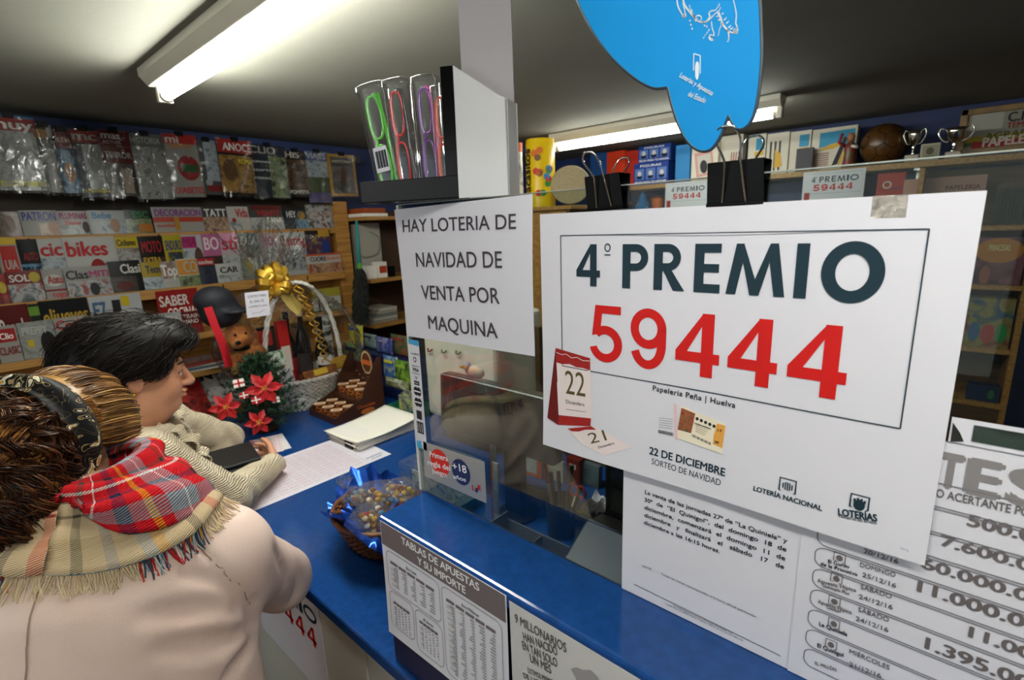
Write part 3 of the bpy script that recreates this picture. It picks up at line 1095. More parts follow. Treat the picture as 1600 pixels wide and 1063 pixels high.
b.poly([frm.hit(*Z1(*p)) for p in ((985, 845), (1010, 838), (1040, 852), (1075, 850), (1110, 885), (1125, 940), (1000, 940), (1010, 890))][::-1], frm, 0.0008, flat('#a09b9d'))
b.build('lettering', None, t)

# ---------------------------------------------------------------- card strip and age sticker on the glass
SX = GX - 0.0012
frs = XF(atx(638, 530, SX))
t = thing('card_sticker', 'tall white sticker strip of payment card emblems at the glass edge', 'sticker', (SX, 0.7, 1.46))
qs = [frs.hit(*p) for p in ((638, 530), (661, 537), (673, 690), (655, 700))]
w_ = 0.029
hs = frs.hit(655, 700)[1]
MB().sheet(0.0, w_, hs, 0, frs, nx=1, ny=6, t=0.0002).build('sticker_sheet', M_paper, t)
b = MB()
SKY = flat('#4fa9dc')
b.poly([(0, 0), (0, -0.008), (w_, -0.010), (w_, 0)], frs, 0.0004, SKY)
b.poly([(0, hs), (w_ * 0.55, hs), (w_ * 0.45, hs + 0.016), (0, hs + 0.013)], frs, 0.0004, SKY)
b.text('CaixaBank', frs, 0.003, w_ - 0.002, -0.027, 0.004, flat('#4c4c58'), 0.0, 0.0004)
b.poly(arc(w_ / 2, -0.036, 0.0045, 0.005, 0, 360, 14)[:-1], frs, 0.0004, INKK)
b.poly(arc(w_ / 2, -0.036, 0.0025, 0.003, 0, 360, 10)[:-1], frs, 0.0006, WH)
b.stroke([(0.003, -0.048), (w_ - 0.003, -0.048)], 0.001, frs, 0.0004, INKK)
b.text('VISA', frs, 0.005, w_ - 0.005, -0.058, 0.006, INKK, 0.03, 0.0004)
b.stroke([(0.003, -0.062), (w_ - 0.003, -0.062)], 0.001, frs, 0.0004, INKK)
b.text('V', frs, 0.011, 0.018, -0.073, 0.006, INKK, 0.02, 0.0004)
b.poly([(0.007, -0.084), (w_ - 0.007, -0.084), (w_ - 0.007, -0.076), (0.007, -0.076)], frs, 0.0004, INKK)
b.text('PAY', frs, 0.009, w_ - 0.009, -0.082, 0.0035, WH, 0.0, 0.0006)
for y in (-0.096, -0.117):
    for k in (-1, 1):
        b.poly(arc(w_ / 2 + k * 0.0042, y, 0.0068, 0.0085, 0, 360, 16)[:-1], frs, 0.0004 + 0.0001 * k, INKK)
    b.stroke([(0.005, y), (w_ - 0.005, y)], 0.0025, frs, 0.0007, WH)
b.poly([(0.007, -0.150), (w_ - 0.007, -0.150), (w_ - 0.007, -0.133), (0.007, -0.133)], frs, 0.0004, INKK)
b.poly([(0.005, -0.178), (w_ - 0.005, -0.178), (w_ - 0.005, -0.155), (0.005, -0.155)], frs, 0.0004, INKK)
for k in range(3):
    b.stroke([(0.008 + k * 0.006, -0.175), (0.008 + k * 0.006, -0.158)], 0.0012, frs, 0.0006, WH)
b.build('lettering', None, t)

frk = XF(atx(661, 690, SX))
t = thing('age_limit_sticker', 'silver sticker with a red disc and a navy plus 18 disc on the glass', 'sticker', (SX, 0.62, LZ + 0.03))
qk = [frk.hit(*p) for p in ((661, 690), (757, 722), (760, 787), (664, 744))]
MB().add([frk.p(*p) for p in qk[::-1]] + [frk.p(p[0], p[1], -0.0003) for p in qk[::-1]], [(0, 1, 2, 3), (7, 6, 5, 4), (0, 4, 5, 1), (1, 5, 6, 2), (2, 6, 7, 3), (3, 7, 4, 0)]).build('sticker_sheet', mat('silver_film', '#a4a4a6', 0.35, 0.3), t)
b = MB()
cx, cy = frk.hit(687.5, 723.5)
b.poly(arc(cx, cy, 0.0255, 0.026, 0, 360, 36)[:-1], frk, 0.0004, flat('#dc2b22'))
c2, d2 = frk.hit(720.5, 738)
b.poly(arc(c2, d2, 0.023, 0.024, 0, 360, 36)[:-1], frk, 0.0006, flat('#1d2f5e'))
for s, p0, p1, h in (('Primera', (672, 713), (701, 721), 8), ('regla del', (669.5, 726), (705, 736), 8), ('juego:', (676, 738), (700, 746), 7), ('+18', (708, 733), (730, 740), 11), ('años', (709, 747), (729, 753), 6)):
    b.text_px(s, frk, p0, p1, (p0[0], p0[1] - h), WH, 0.02, 0.0009)
for s, x0, x1, c_ in (('L', 738, 742, RED), ('E', 747, 752, RED)):
    b.text_px(s, frk, (x0, 765), (x1, 767), (x0, 758), c_, 0.05, 0.0006)
b.poly([frk.hit(*p) for p in ((743, 762), (747, 763), (747, 770), (743, 769))][::-1], frk, 0.0006, flat('#1d2f5e'))
b.build('lettering', None, t)
# ---------------------------------------------------------------- magazine rack on the far wall
Y0 = 2.97
XU0, XU1 = aty(529, 400, 2.90)[0], aty(550, 400, 2.90)[0]
t = thing('magazine_rack', 'long wooden magazine rack with stepped ledges along the blue wall', 'magazine rack', (0.9, Y0, 0))
MB().span(V(-0.55, 3.012, 0.002), V(XU0, 3.036, 2.10)).build('back_panel', M_wood_x, t)
MB().span(V(XU0, 2.90, 0.0), V(XU1, 3.0115, 2.035)).build('side_panel', M_wood, t, bevel=0.002)
ZR1 = aty(200, 365, 2.93)[2]
ZR3 = 0.5 * (aty(150, 456, 2.88)[2] + aty(520, 428, 2.88)[2])
ZR5 = aty(100, 551, 2.85)[2]
for z, y, h in ((ZR1, 2.90, 0.034), (ZR3, 2.85, 0.045), (ZR5, 2.785, 0.03)):
    MB().span(V(-0.55, y, z - h), V(XU0 - 0.001, 3.0115, z)).build('ledge', M_wood_x, t, bevel=0.002)
b = MB()
for x in np.arange(-0.4, 1.60, 0.23):
    for z, y in ((ZR1, 2.899), (ZR3, 2.849)):
        b.tube([(x, y, z - 0.03), (x, y - 0.004, z - 0.012), (x, y - 0.008, z - 0.010)], 0.003, 6)
b.build('hook', M_black, t)
ZS1 = aty(300, 581, 2.72)[2]
ZS2 = aty(300, 655, 2.66)[2]
MB().span(V(-0.55, 2.70, ZS1 - 0.028), V(XU0 - 0.001, 3.0115, ZS1)).build('lower_shelf', M_wood_x, t, bevel=0.002)
MB().span(V(-0.55, 2.62, ZS2 - 0.03), V(XU0 - 0.001, 3.0115, ZS2)).build('lower_shelf', M_wood_x, t, bevel=0.002)
ZT = aty(200, 212, 2.87)[2] + 0.012
MB().span(V(-0.55, 2.885, ZT - 0.05), V(1.90, 3.036, ZT - 0.015)).build('top_rail', mat('dark_rail', '#14161f', 0.5), t)
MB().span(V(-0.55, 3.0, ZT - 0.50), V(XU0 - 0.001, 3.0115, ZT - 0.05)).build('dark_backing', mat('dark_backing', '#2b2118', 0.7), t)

_mrng = random.Random(11)


def dk(h, k=0.74):  # evenly darkens rack covers, standing in for the weaker light there
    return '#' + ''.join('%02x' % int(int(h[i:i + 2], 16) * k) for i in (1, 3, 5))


def magazine(row, box, base, title, tcol, art, region, label, face=None, sub=None, band=None, cat='magazine'):
    """one magazine hung or stood on the rack; box is its visible outline in the photo, region the printed picture in cover fractions"""
    Yr, lean, sleeve, group = ROWS[row]
    x0, y0, x1, y1 = box
    a = aty((x0 + x1) / 2, y0, Yr + (0.0 if sleeve else 0.02))
    c = aty((x0 + x1) / 2, y1, Yr)
    xa = aty(x0, (y0 + y1) / 2, Yr)[0]
    xb = aty(x1, (y0 + y1) / 2, Yr)[0]
    z1, z0 = a[2], c[2]
    if row in FLOORZ:
        z0 = FLOORZ[row] + 0.0005
    W, H = xb - xa, z1 - z0
    ro = _mrng.uniform(-0.025, 0.025) * (1 if sleeve else 0.4)
    yj = (_mrng.uniform(0, 0.008) + (0.007 if (int(x0) // 30) % 2 else 0)) * (0.35 if row in (2, 4) else 1)
    fr = Frame((xa + W / 2, Yr - yj, z0), (math.cos(ro), 0, -math.sin(ro) if sleeve else 0), (0, math.sin(lean), math.cos(lean)))
    bow = 0.003
    fr.bend = lambda x, y: bow * (1 - (2 * x / W) ** 2)
    t = thing('magazine', label, cat, (xa + W / 2, Yr, z0), group)
    h = W / 2
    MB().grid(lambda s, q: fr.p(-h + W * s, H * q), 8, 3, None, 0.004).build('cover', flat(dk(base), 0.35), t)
    if art:
        u0, v0, u1, v1 = region
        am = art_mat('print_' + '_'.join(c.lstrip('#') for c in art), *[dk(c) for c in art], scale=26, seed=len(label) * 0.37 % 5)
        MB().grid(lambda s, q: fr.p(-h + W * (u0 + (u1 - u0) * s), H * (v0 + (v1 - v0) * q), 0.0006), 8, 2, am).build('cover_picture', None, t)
    if face:
        cx, cy, rx, ry, fc = face
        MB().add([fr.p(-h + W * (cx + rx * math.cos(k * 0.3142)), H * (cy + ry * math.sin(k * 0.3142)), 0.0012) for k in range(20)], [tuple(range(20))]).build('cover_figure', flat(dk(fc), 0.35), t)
    if band:
        for (u0, v0, u1, v1, bc) in band:
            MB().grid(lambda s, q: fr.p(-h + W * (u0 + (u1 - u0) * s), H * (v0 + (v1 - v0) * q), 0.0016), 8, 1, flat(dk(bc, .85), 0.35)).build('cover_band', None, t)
    if title:
        u0, u1, v0, v1 = title[1:5] if isinstance(title, tuple) else (0.05, 0.95, 0.80, 0.95)
        s = title[0] if isinstance(title, tuple) else title
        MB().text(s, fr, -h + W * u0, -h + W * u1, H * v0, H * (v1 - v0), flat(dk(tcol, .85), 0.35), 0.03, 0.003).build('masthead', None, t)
    if sub:
        b = MB()
        for s, u0, u1, v0, hh, sc in sub:
            b.text(s, fr, -h + W * u0, -h + W * u1, H * v0, H * hh, flat(sc, 0.35), 0.02, 0.003)
        b.build('headline', None, t)
    if sleeve:
        sl = MB().grid(lambda s, q: fr.p((-h - 0.006) + (W + 0.012) * s, -0.012 + (H + 0.014) * q, 0.006 + 0.004 * math.sin(s * 9 + x0) * math.sin(q * 4 + x1)), 10, 8)
        sl.build('plastic_sleeve', M_sleeve, t, smooth=True)
        MB().box((0, H + 0.001, 0.004), (0.03, 0.022, 0.022), fr).build('hanger_clip', M_black, t)
    return t


ROWS = {0: (2.862, 0.02, True, 'plastic-sleeved magazines on the top rail'), 1: (2.918, 0.12, False, 'magazines on the upper ledge'),
        2: (2.893, 0.01, False, 'magazines standing behind the second ledge'), 3: (2.870, 0.10, False, 'magazines on the second ledge'),
        4: (2.843, 0.01, False, 'magazines standing behind the third ledge'), 5: (2.820, 0.09, False, 'magazines on the third ledge')}
FLOORZ = {1: ZR1, 2: ZR3, 3: ZR3, 4: ZR5, 5: ZR5}
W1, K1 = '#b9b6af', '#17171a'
full = (0.0, 0.0, 1.0, 1.0)
ART = dict(bw=('#8f8f8d', '#c9c8c4', '#4f4f50'), dark=('#17120f', '#4a3526', '#0d0c0c'), skin=('#a87a5e', '#d9b294', '#5a3b2c'), blue=('#3e7fae', '#7fb0cf', '#23506f'),
           red=('#7d1512', '#b03028', '#2a0f0d'), pale=('#b9bcb8', '#dedfdb', '#8f9a9d'), green=('#3c6a3a', '#9aa873', '#24301f'), gold=('#8a5a1e', '#c99a3f', '#3a2411'),
           car=('#9a2420', '#cfcfcf', '#3f4750'), sky=('#9bb6c6', '#d7dfe2', '#6d8494'), night=('#10131f', '#27304f', '#090a0f'), brown=('#3b2413', '#6e4521', '#1d120a'))
MAGS = [
 # top rail, in clear sleeves
 (0, (-14, 182, 64, 298), W1, ('muy', .06, .95, .82, .95), '#ece9e2', ART['bw'], (0, 0.0, 1, .8), 'sleeved magazine with grey photo, red masthead and yellow bottom line, largest on the top rail', (.45, .5, .28, .2, '#a8a7a4'), [('EL CEREBRO', .05, .95, .06, .07, '#c9c02a')], [(0, .80, 1, .97, '#a92a22'), (0, .97, 1, 1, '#3b7fa9')]),
 (0, (56, 196, 92, 301), '#1a1c22', None, K1, ART['dark'], (0, 0, 1, .85), 'sleeved dark magazine with an orange corner and white barcode tag on the top rail', None, [('GUERRA', .1, .8, .6, .06, '#8d8d8d')], [(0.05, .8, .6, .93, '#a87a24'), (.62, .82, .86, 1, W1)]),
 (0, (90, 204, 118, 302), '#2f7aa0', ('NUEVA', .1, .9, .8, .88), '#d9b6a0', ART['blue'], (0, 0, 1, .68), 'sleeved blue magazine with a tan shell picture and dark red top on the top rail', (.55, .33, .32, .16, '#d39b6a'), None, [(0, .7, 1, 1, '#6d1c1c')]),
 (0, (118, 203, 164, 309), '#151c3c', ('mc', .08, .9, .84, .96), W1, ART['pale'], (.32, .08, 1, .78), 'sleeved navy magazine with a grey bust picture and red masthead on the top rail', (.66, .55, .24, .2, '#b9b9b4'), [('LA MONARQUIA', .04, .96, .07, .06, '#c9b82a')], [(0, .8, 1, .98, '#a52722')]),
 (0, (160, 205, 208, 306), '#7b1512', ('mas', .08, .7, .87, .97), '#e8d9d4', ART['dark'], (0, 0, 1, .5), 'sleeved dark red magazine with the word TERROR across it on the top rail', None, [('TERROR', .08, .95, .58, .09, W1), ('ACTUAL', .1, .7, .80, .04, '#d0b0a8')], [(.55, .04, .86, .42, '#b5a291')]),
 (0, (207, 210, 264, 311), '#8d8d8a', ('HISTORIA', .1, .9, .85, .94), '#c9c8c2', ART['bw'], (0, 0, 1, .8), 'sleeved grey magazine with a black and white face close up on the top rail', (.74, .5, .24, .24, '#b5b3ae'), None, [(0, .0, .07, 1, '#5d5d5c')]),
 (0, (263, 211, 314, 308), W1, ('mi', .06, .45, .86, .98), '#e9e4dd', None, full, 'sleeved white magazine with a big red mouth biting green on the top rail', (.62, .47, .34, .2, '#b22226'), [('DIABETES', .08, .98, .06, .1, '#b3262b'), ('SANO', .1, .8, .78, .07, '#c77a26')], [(0, .85, 1, 1, '#b8281f'), (.38, .40, .9, .53, '#2c5a2e')]),
 (0, (310, 219, 342, 304), '#585a5c', None, W1, ART['sky'], (.35, .25, 1, 1), 'sleeved grey magazine with a pale blue figure and red foot on the top rail', (.4, .22, .16, .07, '#c9c9c9'), [('SALUD', .05, .5, .55, .05, '#dadada')], [(.3, .06, 1, .17, '#8a1d20')]),
 (0, (341, 219, 394, 306), '#1c130d', ('ANOCE', .14, .98, .8, .93), '#f0ece6', ART['gold'], (0, .05, 1, .72), 'sleeved dark golden magazine under a wide red masthead on the top rail', (.28, .45, .2, .2, '#6d4a24'), [('ROMA', .55, .96, .58, .08, '#d9c52a')], [(0, .76, 1, 1, '#b02a24')]),
 (0, (391, 228, 447, 309), '#2e3440', ('CLIO', .02, .72, .84, .97), W1, ART['green'], (.5, 0, 1, .8), 'sleeved slate magazine with white masthead and black lines of text on the top rail', None, [('ROMANOS', .05, .55, .66, .04, '#c9c9c9'), ('EGIPTO', .05, .6, .5, .04, '#c9c9c9'), ('ATENAS', .05, .5, .35, .04, '#c9c9c9')], [(0, 0, .04, 1, '#45499a')]),
 (0, (448, 236, 481, 305), '#2b1c12', ('HIS', .05, .7, .84, .97), '#e2ddd4', ART['brown'], (0, .1, 1, .8), 'sleeved brown magazine with a short white masthead and a ruined city on the top rail', None, [('POMPEYA', .05, .95, .03, .08, '#e0d8c8')], None),
 (0, (480, 237, 515, 317), '#6f86b5', ('VIAJES', .05, .9, .86, .96), '#d7d4e0', ART['sky'], (0, .5, 1, .82), 'sleeved magazine with a blue sky over flower fields on the top rail', None, None, [(0, .0, 1, .2, '#5a5187'), (0, .2, 1, .5, '#4d5a33')]),
 (0, (514, 242, 556, 307), '#d6a021', None, W1, ART['dark'], (.1, .07, .9, .93), 'sleeved dark magazine with a bright yellow border at the end of the top rail', (.5, .5, .2, .22, '#5f3519'), [('HISTORIA', .15, .85, .8, .06, '#c9c0aa')], None),
 # upper ledge
 (1, (-12, 331, 31, 363), '#2a1b12', None, W1, ART['brown'], full, 'magazine with a dim brown face, first on the upper ledge', (.6, .5, .22, .35, '#6b4528'), None, None),
 (1, (32, 329, 91, 363), W1, ('PATRON', .05, .95, .60, .92), '#2d3a98', ART['skin'], (.45, 0, 1, .5), 'white magazine with an indigo masthead and two women on the upper ledge', (.8, .3, .12, .25, '#d2a283'), None, None),
 (1, (91, 330, 139, 362), '#dcd6d6', ('PLUMINAS', .05, .95, .66, .92), '#a8326d', ART['pale'], (0, 0, 1, .4), 'pale magazine with a small magenta masthead on the upper ledge', (.85, .3, .12, .25, '#5a4436'), [('Diario', .2, .7, .42, .16, '#c23a3a')], None),
 (1, (139, 329, 196, 361), '#d8dcdc', ('Bebe', .1, .62, .66, .92), '#4f93bd', ART['sky'], (.3, 0, 1, .6), 'pale blue magazine with a light blue masthead and baby on the upper ledge', (.68, .35, .14, .3, '#d1a98c'), None, None),
 (1, (196, 328, 237, 359), '#2e3a2e', ('ESC', .3, .9, .66, .92), '#3f8a55', ART['green'], (0, 0, 1, .62), 'dark magazine with a green masthead on the upper ledge', None, None, [(.45, .05, 1, .4, '#c47a30')]),
 (1, (238, 324, 316, 359), W1, ('DECORACION', .05, .97, .64, .90), '#8a2f8d', None, full, 'wide white magazine with a red strip under its coloured masthead on the upper ledge', None, [('navidad', .05, .4, .2, .14, '#b03a2a')], [(0, .4, 1, .6, '#b8432c'), (.4, .05, .5, .6, '#b8862a')]),
 (1, (316, 325, 356, 356), '#4a4a4c', ('TATT', .1, .95, .62, .94), '#eceae4', ART['skin'], (0, 0, 1, .6), 'grey magazine with white block masthead over tattooed skin on the upper ledge', None, None, None),
 (1, (356, 323, 389, 355), '#e0d9d2', ('Vida', .35, .95, .55, .9), '#b9342e', ART['pale'], (0, 0, .6, .5), 'white magazine with red script and a red dot on the upper ledge', (.25, .42, .1, .1, '#b9342e'), None, None),
 (1, (389, 321, 443, 354), '#51504c', ('MENTE', .25, .9, .55, .78), '#b5312d', ART['pale'], (0, 0, 1, .5), 'grey magazine with red and white block words on the upper ledge', None, [('SANA', .5, .95, .28, .22, '#e4e0d8')], [(.1, .82, 1, 1, '#64201b')]),
 (1, (445, 328, 480, 354), '#27303a', ('HEY', .1, .5, .6, .92), '#dcdad2', ART['blue'], (.45, 0, 1, .5), 'dark magazine with a yellow patch and blue picture on the upper ledge', (.75, .7, .18, .22, '#c79a2c'), None, None),
 (1, (480, 320, 528, 354), '#cfc7bd', None, K1, ('#2a2526', '#d8d5cf', '#7a2320'), full, 'magazine with a crowd in black and white near the wooden upright on the upper ledge', (.6, .6, .08, .12, '#c59a7d'), None, None),
 # behind second ledge
 (2, (-4, 372, 29, 424), W1, ('UIA', .25, .85, .52, .66), W1, ART['blue'], (0, 0, 1, .35), 'white magazine with yellow top and red masthead box starting the second tier', None, None, [(0, .9, 1, 1, '#d8b52a'), (.15, .44, .92, .88, '#b52d26')]),
 (2, (29, 374, 62, 424), '#15161a', ('PRUE', .05, .95, .38, .55), K1, ART['blue'], (0, .3, 1, .6), 'black magazine with a sky blue middle strip, second in the tier of the cyclist magazine', None, [('AUTO', .2, .9, .66, .12, '#8a2a24')], None),
 (2, (62, 373, 101, 424), '#e4e4e0', ('cic', .05, .95, .72, .93), '#bf2a2f', ART['sky'], (0, .05, 1, .68), 'white magazine with red lower case masthead over blue sky beside the red cyclist', (.8, .2, .2, .18, '#3a3f2a'), None, [(.1, .32, .45, .5, '#b49a2c')]),
 (2, (101, 370, 183, 424), '#e9e8e3', ('bikes', .04, .82, .68, .92), '#c8242b', None, full, 'wide white magazine with a big red masthead and a red-clad cyclist', (.58, .42, .16, .2, '#b0261f'), [('TODO', .06, .3, .25, .14, '#c9a227')], [(.66, .1, .95, .24, '#4a2a20'), (.06, .04, .3, .2, '#c9a227')]),
 (2, (183, 370, 218, 420), '#b8b4a8', ('Ciclismo', .05, .9, .84, .95), K1, ('#9b9b98', '#d5d2ca', '#6e2f28'), (0, 0, 1, .78), 'magazine with a yellow masthead strip over racing cyclists', (.75, .4, .16, .22, '#dcdad5'), None, [(0, .8, 1, 1, '#d8bd25')]),
 (2, (218, 369, 257, 420), '#17140f', ('MOTO', .1, .9, .7, .9), '#b6252a', ('#1b1813', '#5a2a1a', '#0d0c0a'), (0, 0, 1, .6), 'black magazine with a red masthead and yellow words above the second ledge', None, [('EXTRA', .1, .8, .5, .1, '#c9a227')], None),
 (2, (257, 368, 286, 420), '#d3c21f', ('ENDURO', .1, .95, .72, .9), '#23307a', ('#234a8a', '#26302a', '#c9b82a'), (.18, .1, .95, .68), 'yellow bordered magazine with a blue rider', None, None, None),
 (2, (286, 367, 317, 420), '#d9dde0', ('MIA', .05, .7, .78, .94), '#8e1f57', ART['sky'], (0, .1, .6, .68), 'pale magazine with a magenta masthead and a dark-haired woman', (.75, .45, .25, .3, '#6b4a3c'), None, [(0, .74, .72, .97, '#b3306f')]),
 (2, (317, 365, 346, 420), '#d678a8', ('BO', .1, .9, .68, .92), '#f0dfe6', ART['dark'], (0, 0, 1, .55), 'pink topped magazine with a pale masthead over black', None, None, None),
 (2, (346, 364, 373, 420), '#e3cdd4', ('sti', .05, .95, .66, .92), '#c8304f', ART['pale'], (0, 0, 1, .55), 'pale pink magazine with slanting red script masthead', None, None, [(0, .8, 1, 1, '#d989ad')]),
 (2, (374, 364, 405, 420), '#8fa3a6', ('CASA', .1, .9, .75, .92), '#d3d6d2', ('#7a8f96', '#a5a48f', '#5b6f78'), (0, 0, 1, .7), 'grey-green magazine behind the shiny wrap of the gift basket', (.4, .35, .2, .18, '#b59f55'), None, None),
 (2, (405, 364, 434, 420), '#d6c3c8', ('YO', .2, .8, .72, .92), '#a85a74', ART['pale'], (0, 0, 1, .65), 'dusty pink magazine behind the tip of the clear wrap', None, None, None),
 (2, (434, 363, 479, 420), '#d5d8d6', ('Casting', .1, .98, .70, .92), '#b8323a', ('#3f5a86', '#d3d5d2', '#2b3850'), (0, .1, 1, .62), 'white magazine with red script masthead and a blue water scene', None, None, None),
 (2, (479, 360, 518, 420), '#221c1a', None, W1, ('#8d1f1f', '#1f2d63', '#c9a33a'), (0, .2, 1, .9), 'dark magazine with people in red and blue clothes by the wooden upright', (.75, .6, .16, .2, '#2b4a9a'), None, [(.5, .85, .95, 1, '#c79a2c')]),
 # second ledge
 (3, (-8, 428, 11, 463), '#a31f1f', None, W1, ART['red'], (0, 0, 1, .3), 'red magazine with a yellow badge at the start of the second ledge', (.5, .55, .4, .2, '#d9bf2a'), None, None),
 (3, (11, 423, 67, 463), '#8c1a1a', ('SOL', .08, .66, .66, .88), '#e9e2da', ART['car'], (0, 0, 1, .58), 'red magazine with a yellow price badge and dark car on the second ledge', (.8, .78, .17, .17, '#d4bb24'), None, None),
 (3, (67, 420, 101, 458), W1, ('Auto', .2, .95, .52, .78), '#a81f1f', None, full, 'white magazine with a red oval masthead on the second ledge', (.5, .62, .46, .2, '#e7e4dd'), [('rojo', .3, .95, .05, .2, '#b2292a')], [(0, .26, 1, .32, '#8d1a1a')]),
 (3, (101, 416, 172, 456), W1, ('Clas', .03, .52, .60, .88), K1, ART['car'], (0, 0, 1, .52), 'wide white magazine with black masthead, magenta word and vintage cars on the second ledge', (.6, .22, .11, .22, '#2b2b2e'), [('MITI', .54, .98, .62, .22, '#a12a62')], None),
 (3, (170, 407, 221, 446), '#0f0f11', ('Clasi', .35, .98, .60, .88), '#e4e1d8', ART['dark'], (0, 0, .8, .5), 'black magazine with a white serif masthead on the second ledge', (.4, .2, .25, .14, '#6b2a26'), None, None),
 (3, (221, 409, 252, 444), '#c9aa22', ('Tecn', .2, .95, .6, .86), '#2a3560', ART['sky'], (0, 0, 1, .45), 'yellow magazine with a dark blue masthead on the second ledge', None, None, None),
 (3, (250, 408, 278, 442), '#d8d5cc', ('Top', .05, .95, .45, .86), '#f4f2ee', ('#9a7f6f', '#c9b9a5', '#9a3a36'), (0, .35, 1, 1), 'magazine with thick white lettering over beige beside the orange one', None, None, None),
 (3, (277, 404, 310, 440), '#e4e0d6', ('CO', .3, .95, .5, .9), W1, ART['green'], (0, 0, 1, .38), 'white magazine with a big orange masthead block on the second ledge', None, None, [(.02, .42, .98, .96, '#d08a24')]),
 (3, (309, 402, 337, 440), '#1b1d24', ('coches', .1, .92, .76, .90), '#e6dcd6', ART['night'], (0, 0, 1, .66), 'dark magazine with a red masthead strip and black car on the second ledge', None, None, [(0, .7, 1, .97, '#ab2226')]),
 (3, (338, 411, 374, 440), '#e3e1db', ('CAR', .15, .95, .5, .8), K1, ART['pale'], (0, 0, 1, .4), 'white magazine with a black block masthead behind the basket wrap', None, None, None),
 (3, (480, 396, 534, 436), '#e0dcd4', ('CUORE', .1, .55, .62, .84), K1, ('#b5482a', '#d9b08c', '#6d3322'), (0, 0, 1, .5), 'white magazine with orange strip and small faces near the wooden upright', (.72, .3, .08, .2, '#c28d6a'), [('PILLADAS', .56, .96, .66, .15, '#cf5a2c')], [(0, .9, 1, 1, '#cf5a2c')]),
 # behind third ledge
 (4, (-8, 476, 46, 512), '#6e1b1a', ('Popula', .05, .92, .45, .75), '#e2d9d2', ART['blue'], (0, 0, 1, .4), 'dark red magazine with white slanted masthead near the dark-haired woman', None, None, None),
 (4, (46, 474, 63, 512), '#2d2f26', None, W1, ART['skin'], (0, 0, 1, .6), 'narrow magazine with a green top edge near the dark-haired woman', None, None, [(0, .78, 1, .95, '#6f9a3a')]),
 (4, (62, 467, 140, 510), '#14151a', ('eljueves', .04, .97, .55, .84), '#c9a33a', ('#5a4a2a', '#20232c', '#b88a2a'), (.1, .2, .9, .5), 'wide black magazine with a golden masthead above the dark hair', None, [('NAVIDAD', .5, .97, .06, .13, W1), ('MENSAJE DE', .04, .46, .06, .13, W1)], None),
 (4, (140, 460, 223, 506), '#dfe1e2', ('F7', .06, .3, .55, .88), '#4a6a90', None, full, 'wide white magazine with a smiling face and yellow badge above the dark hair', (.5, .38, .11, .28, '#c08a6a'), [('CURSO DE', .66, .98, .30, .14, '#c0504a'), ('GUIA', .08, .34, .14, .14, '#c0706a')], [(.42, .66, .58, .9, '#2b2a2b'), (.6, .76, .76, .96, '#d4bb24')]),
 (4, (245, 452, 311, 492), '#b5201d', ('SABER', .05, .75, .66, .88), '#f0e7df', ('#c77a2c', '#d9a23a', '#8d3a1d'), (.4, 0, 1, .42), 'bright red cookery magazine with white words beside the basket', None, [('COCINAR', .2, .98, .38, .22, '#f0e7df'), ('menu', .05, .35, .12, .12, '#f0e7df')], None),
 (4, (488, 450, 532, 486), '#d8c84a', ('Jack', .1, .9, .12, .55), '#3a5a3a', ART['green'], (0, 0, 1, .1), 'yellow topped magazine behind the basket handle near the wooden upright', None, None, [(0, .08, 1, .62, '#d9d6cc')]),
 # third ledge
 (5, (-8, 508, 29, 550), W1, ('CLASIC', .05, .98, .22, .42), '#8c2a26', None, full, 'white magazine with a red logo block, first on the third ledge', None, [('Clio', .2, .8, .64, .16, '#f0e7df')], [(0, .56, .92, .92, '#a8211f')]),
 (5, (29, 501, 87, 546), '#a3a6a0', ('PREPPY', .1, .8, .66, .86), '#c3c5be', ('#9a9d98', '#b5b7b1', '#8a8d88'), full, 'grey magazine with a hatted silhouette and yellow badge on the third ledge', (.76, .36, .22, .34, '#1c1a1b'), None, [(.18, .32, .36, .52, '#cdb52a')]),
 (5, (87, 494, 139, 540), W1, ('Coch', .04, .88, .68, .92), '#b3262b', ('#a82a2c', '#cfcccb', '#7a1f1f'), (.3, .08, 1, .5), 'white magazine with a red masthead and red car touching the dark hair', None, [('FORD', .05, .35, .28, .14, '#4a4a4c')], None),
 (5, (139, 494, 172, 534), '#3a3d44', ('dro', .3, .95, .55, .85), '#dad8d0', ('#5a5f6a', '#8a7a4a', '#2a2c33'), (0, 0, 1, .5), 'dark magazine with a pale masthead half hidden by hair on the third ledge', None, None, [(0, .8, .5, 1, '#b8922a')]),
 (5, (172, 490, 232, 534), '#dcdad2', None, K1, ART['pale'], (0, 0, 1, .8), 'pale magazine rising just above the dark hair on the third ledge', (.12, .6, .1, .25, '#d4bb24'), None, None),
 (5, (232, 488, 285, 528), '#c9cac3', ('RIVISTA', .2, .9, .6, .82), '#dedfd9', ART['pale'], full, 'whitish magazine between the dark hair and the dark red magazine on the third ledge', None, None, None),
 (5, (283, 485, 316, 526), '#761a1c', ('TRAIN', .1, .92, .7, .88), '#d8c7bf', ART['red'], (0, 0, 1, .4), 'dark red magazine with two stacked pale words on the third ledge', (.25, .12, .1, .1, '#c9b42a'), [('MANO', .1, .8, .46, .18, '#d8c7bf')], None),
]
for m_ in MAGS:
    magazine(*m_)

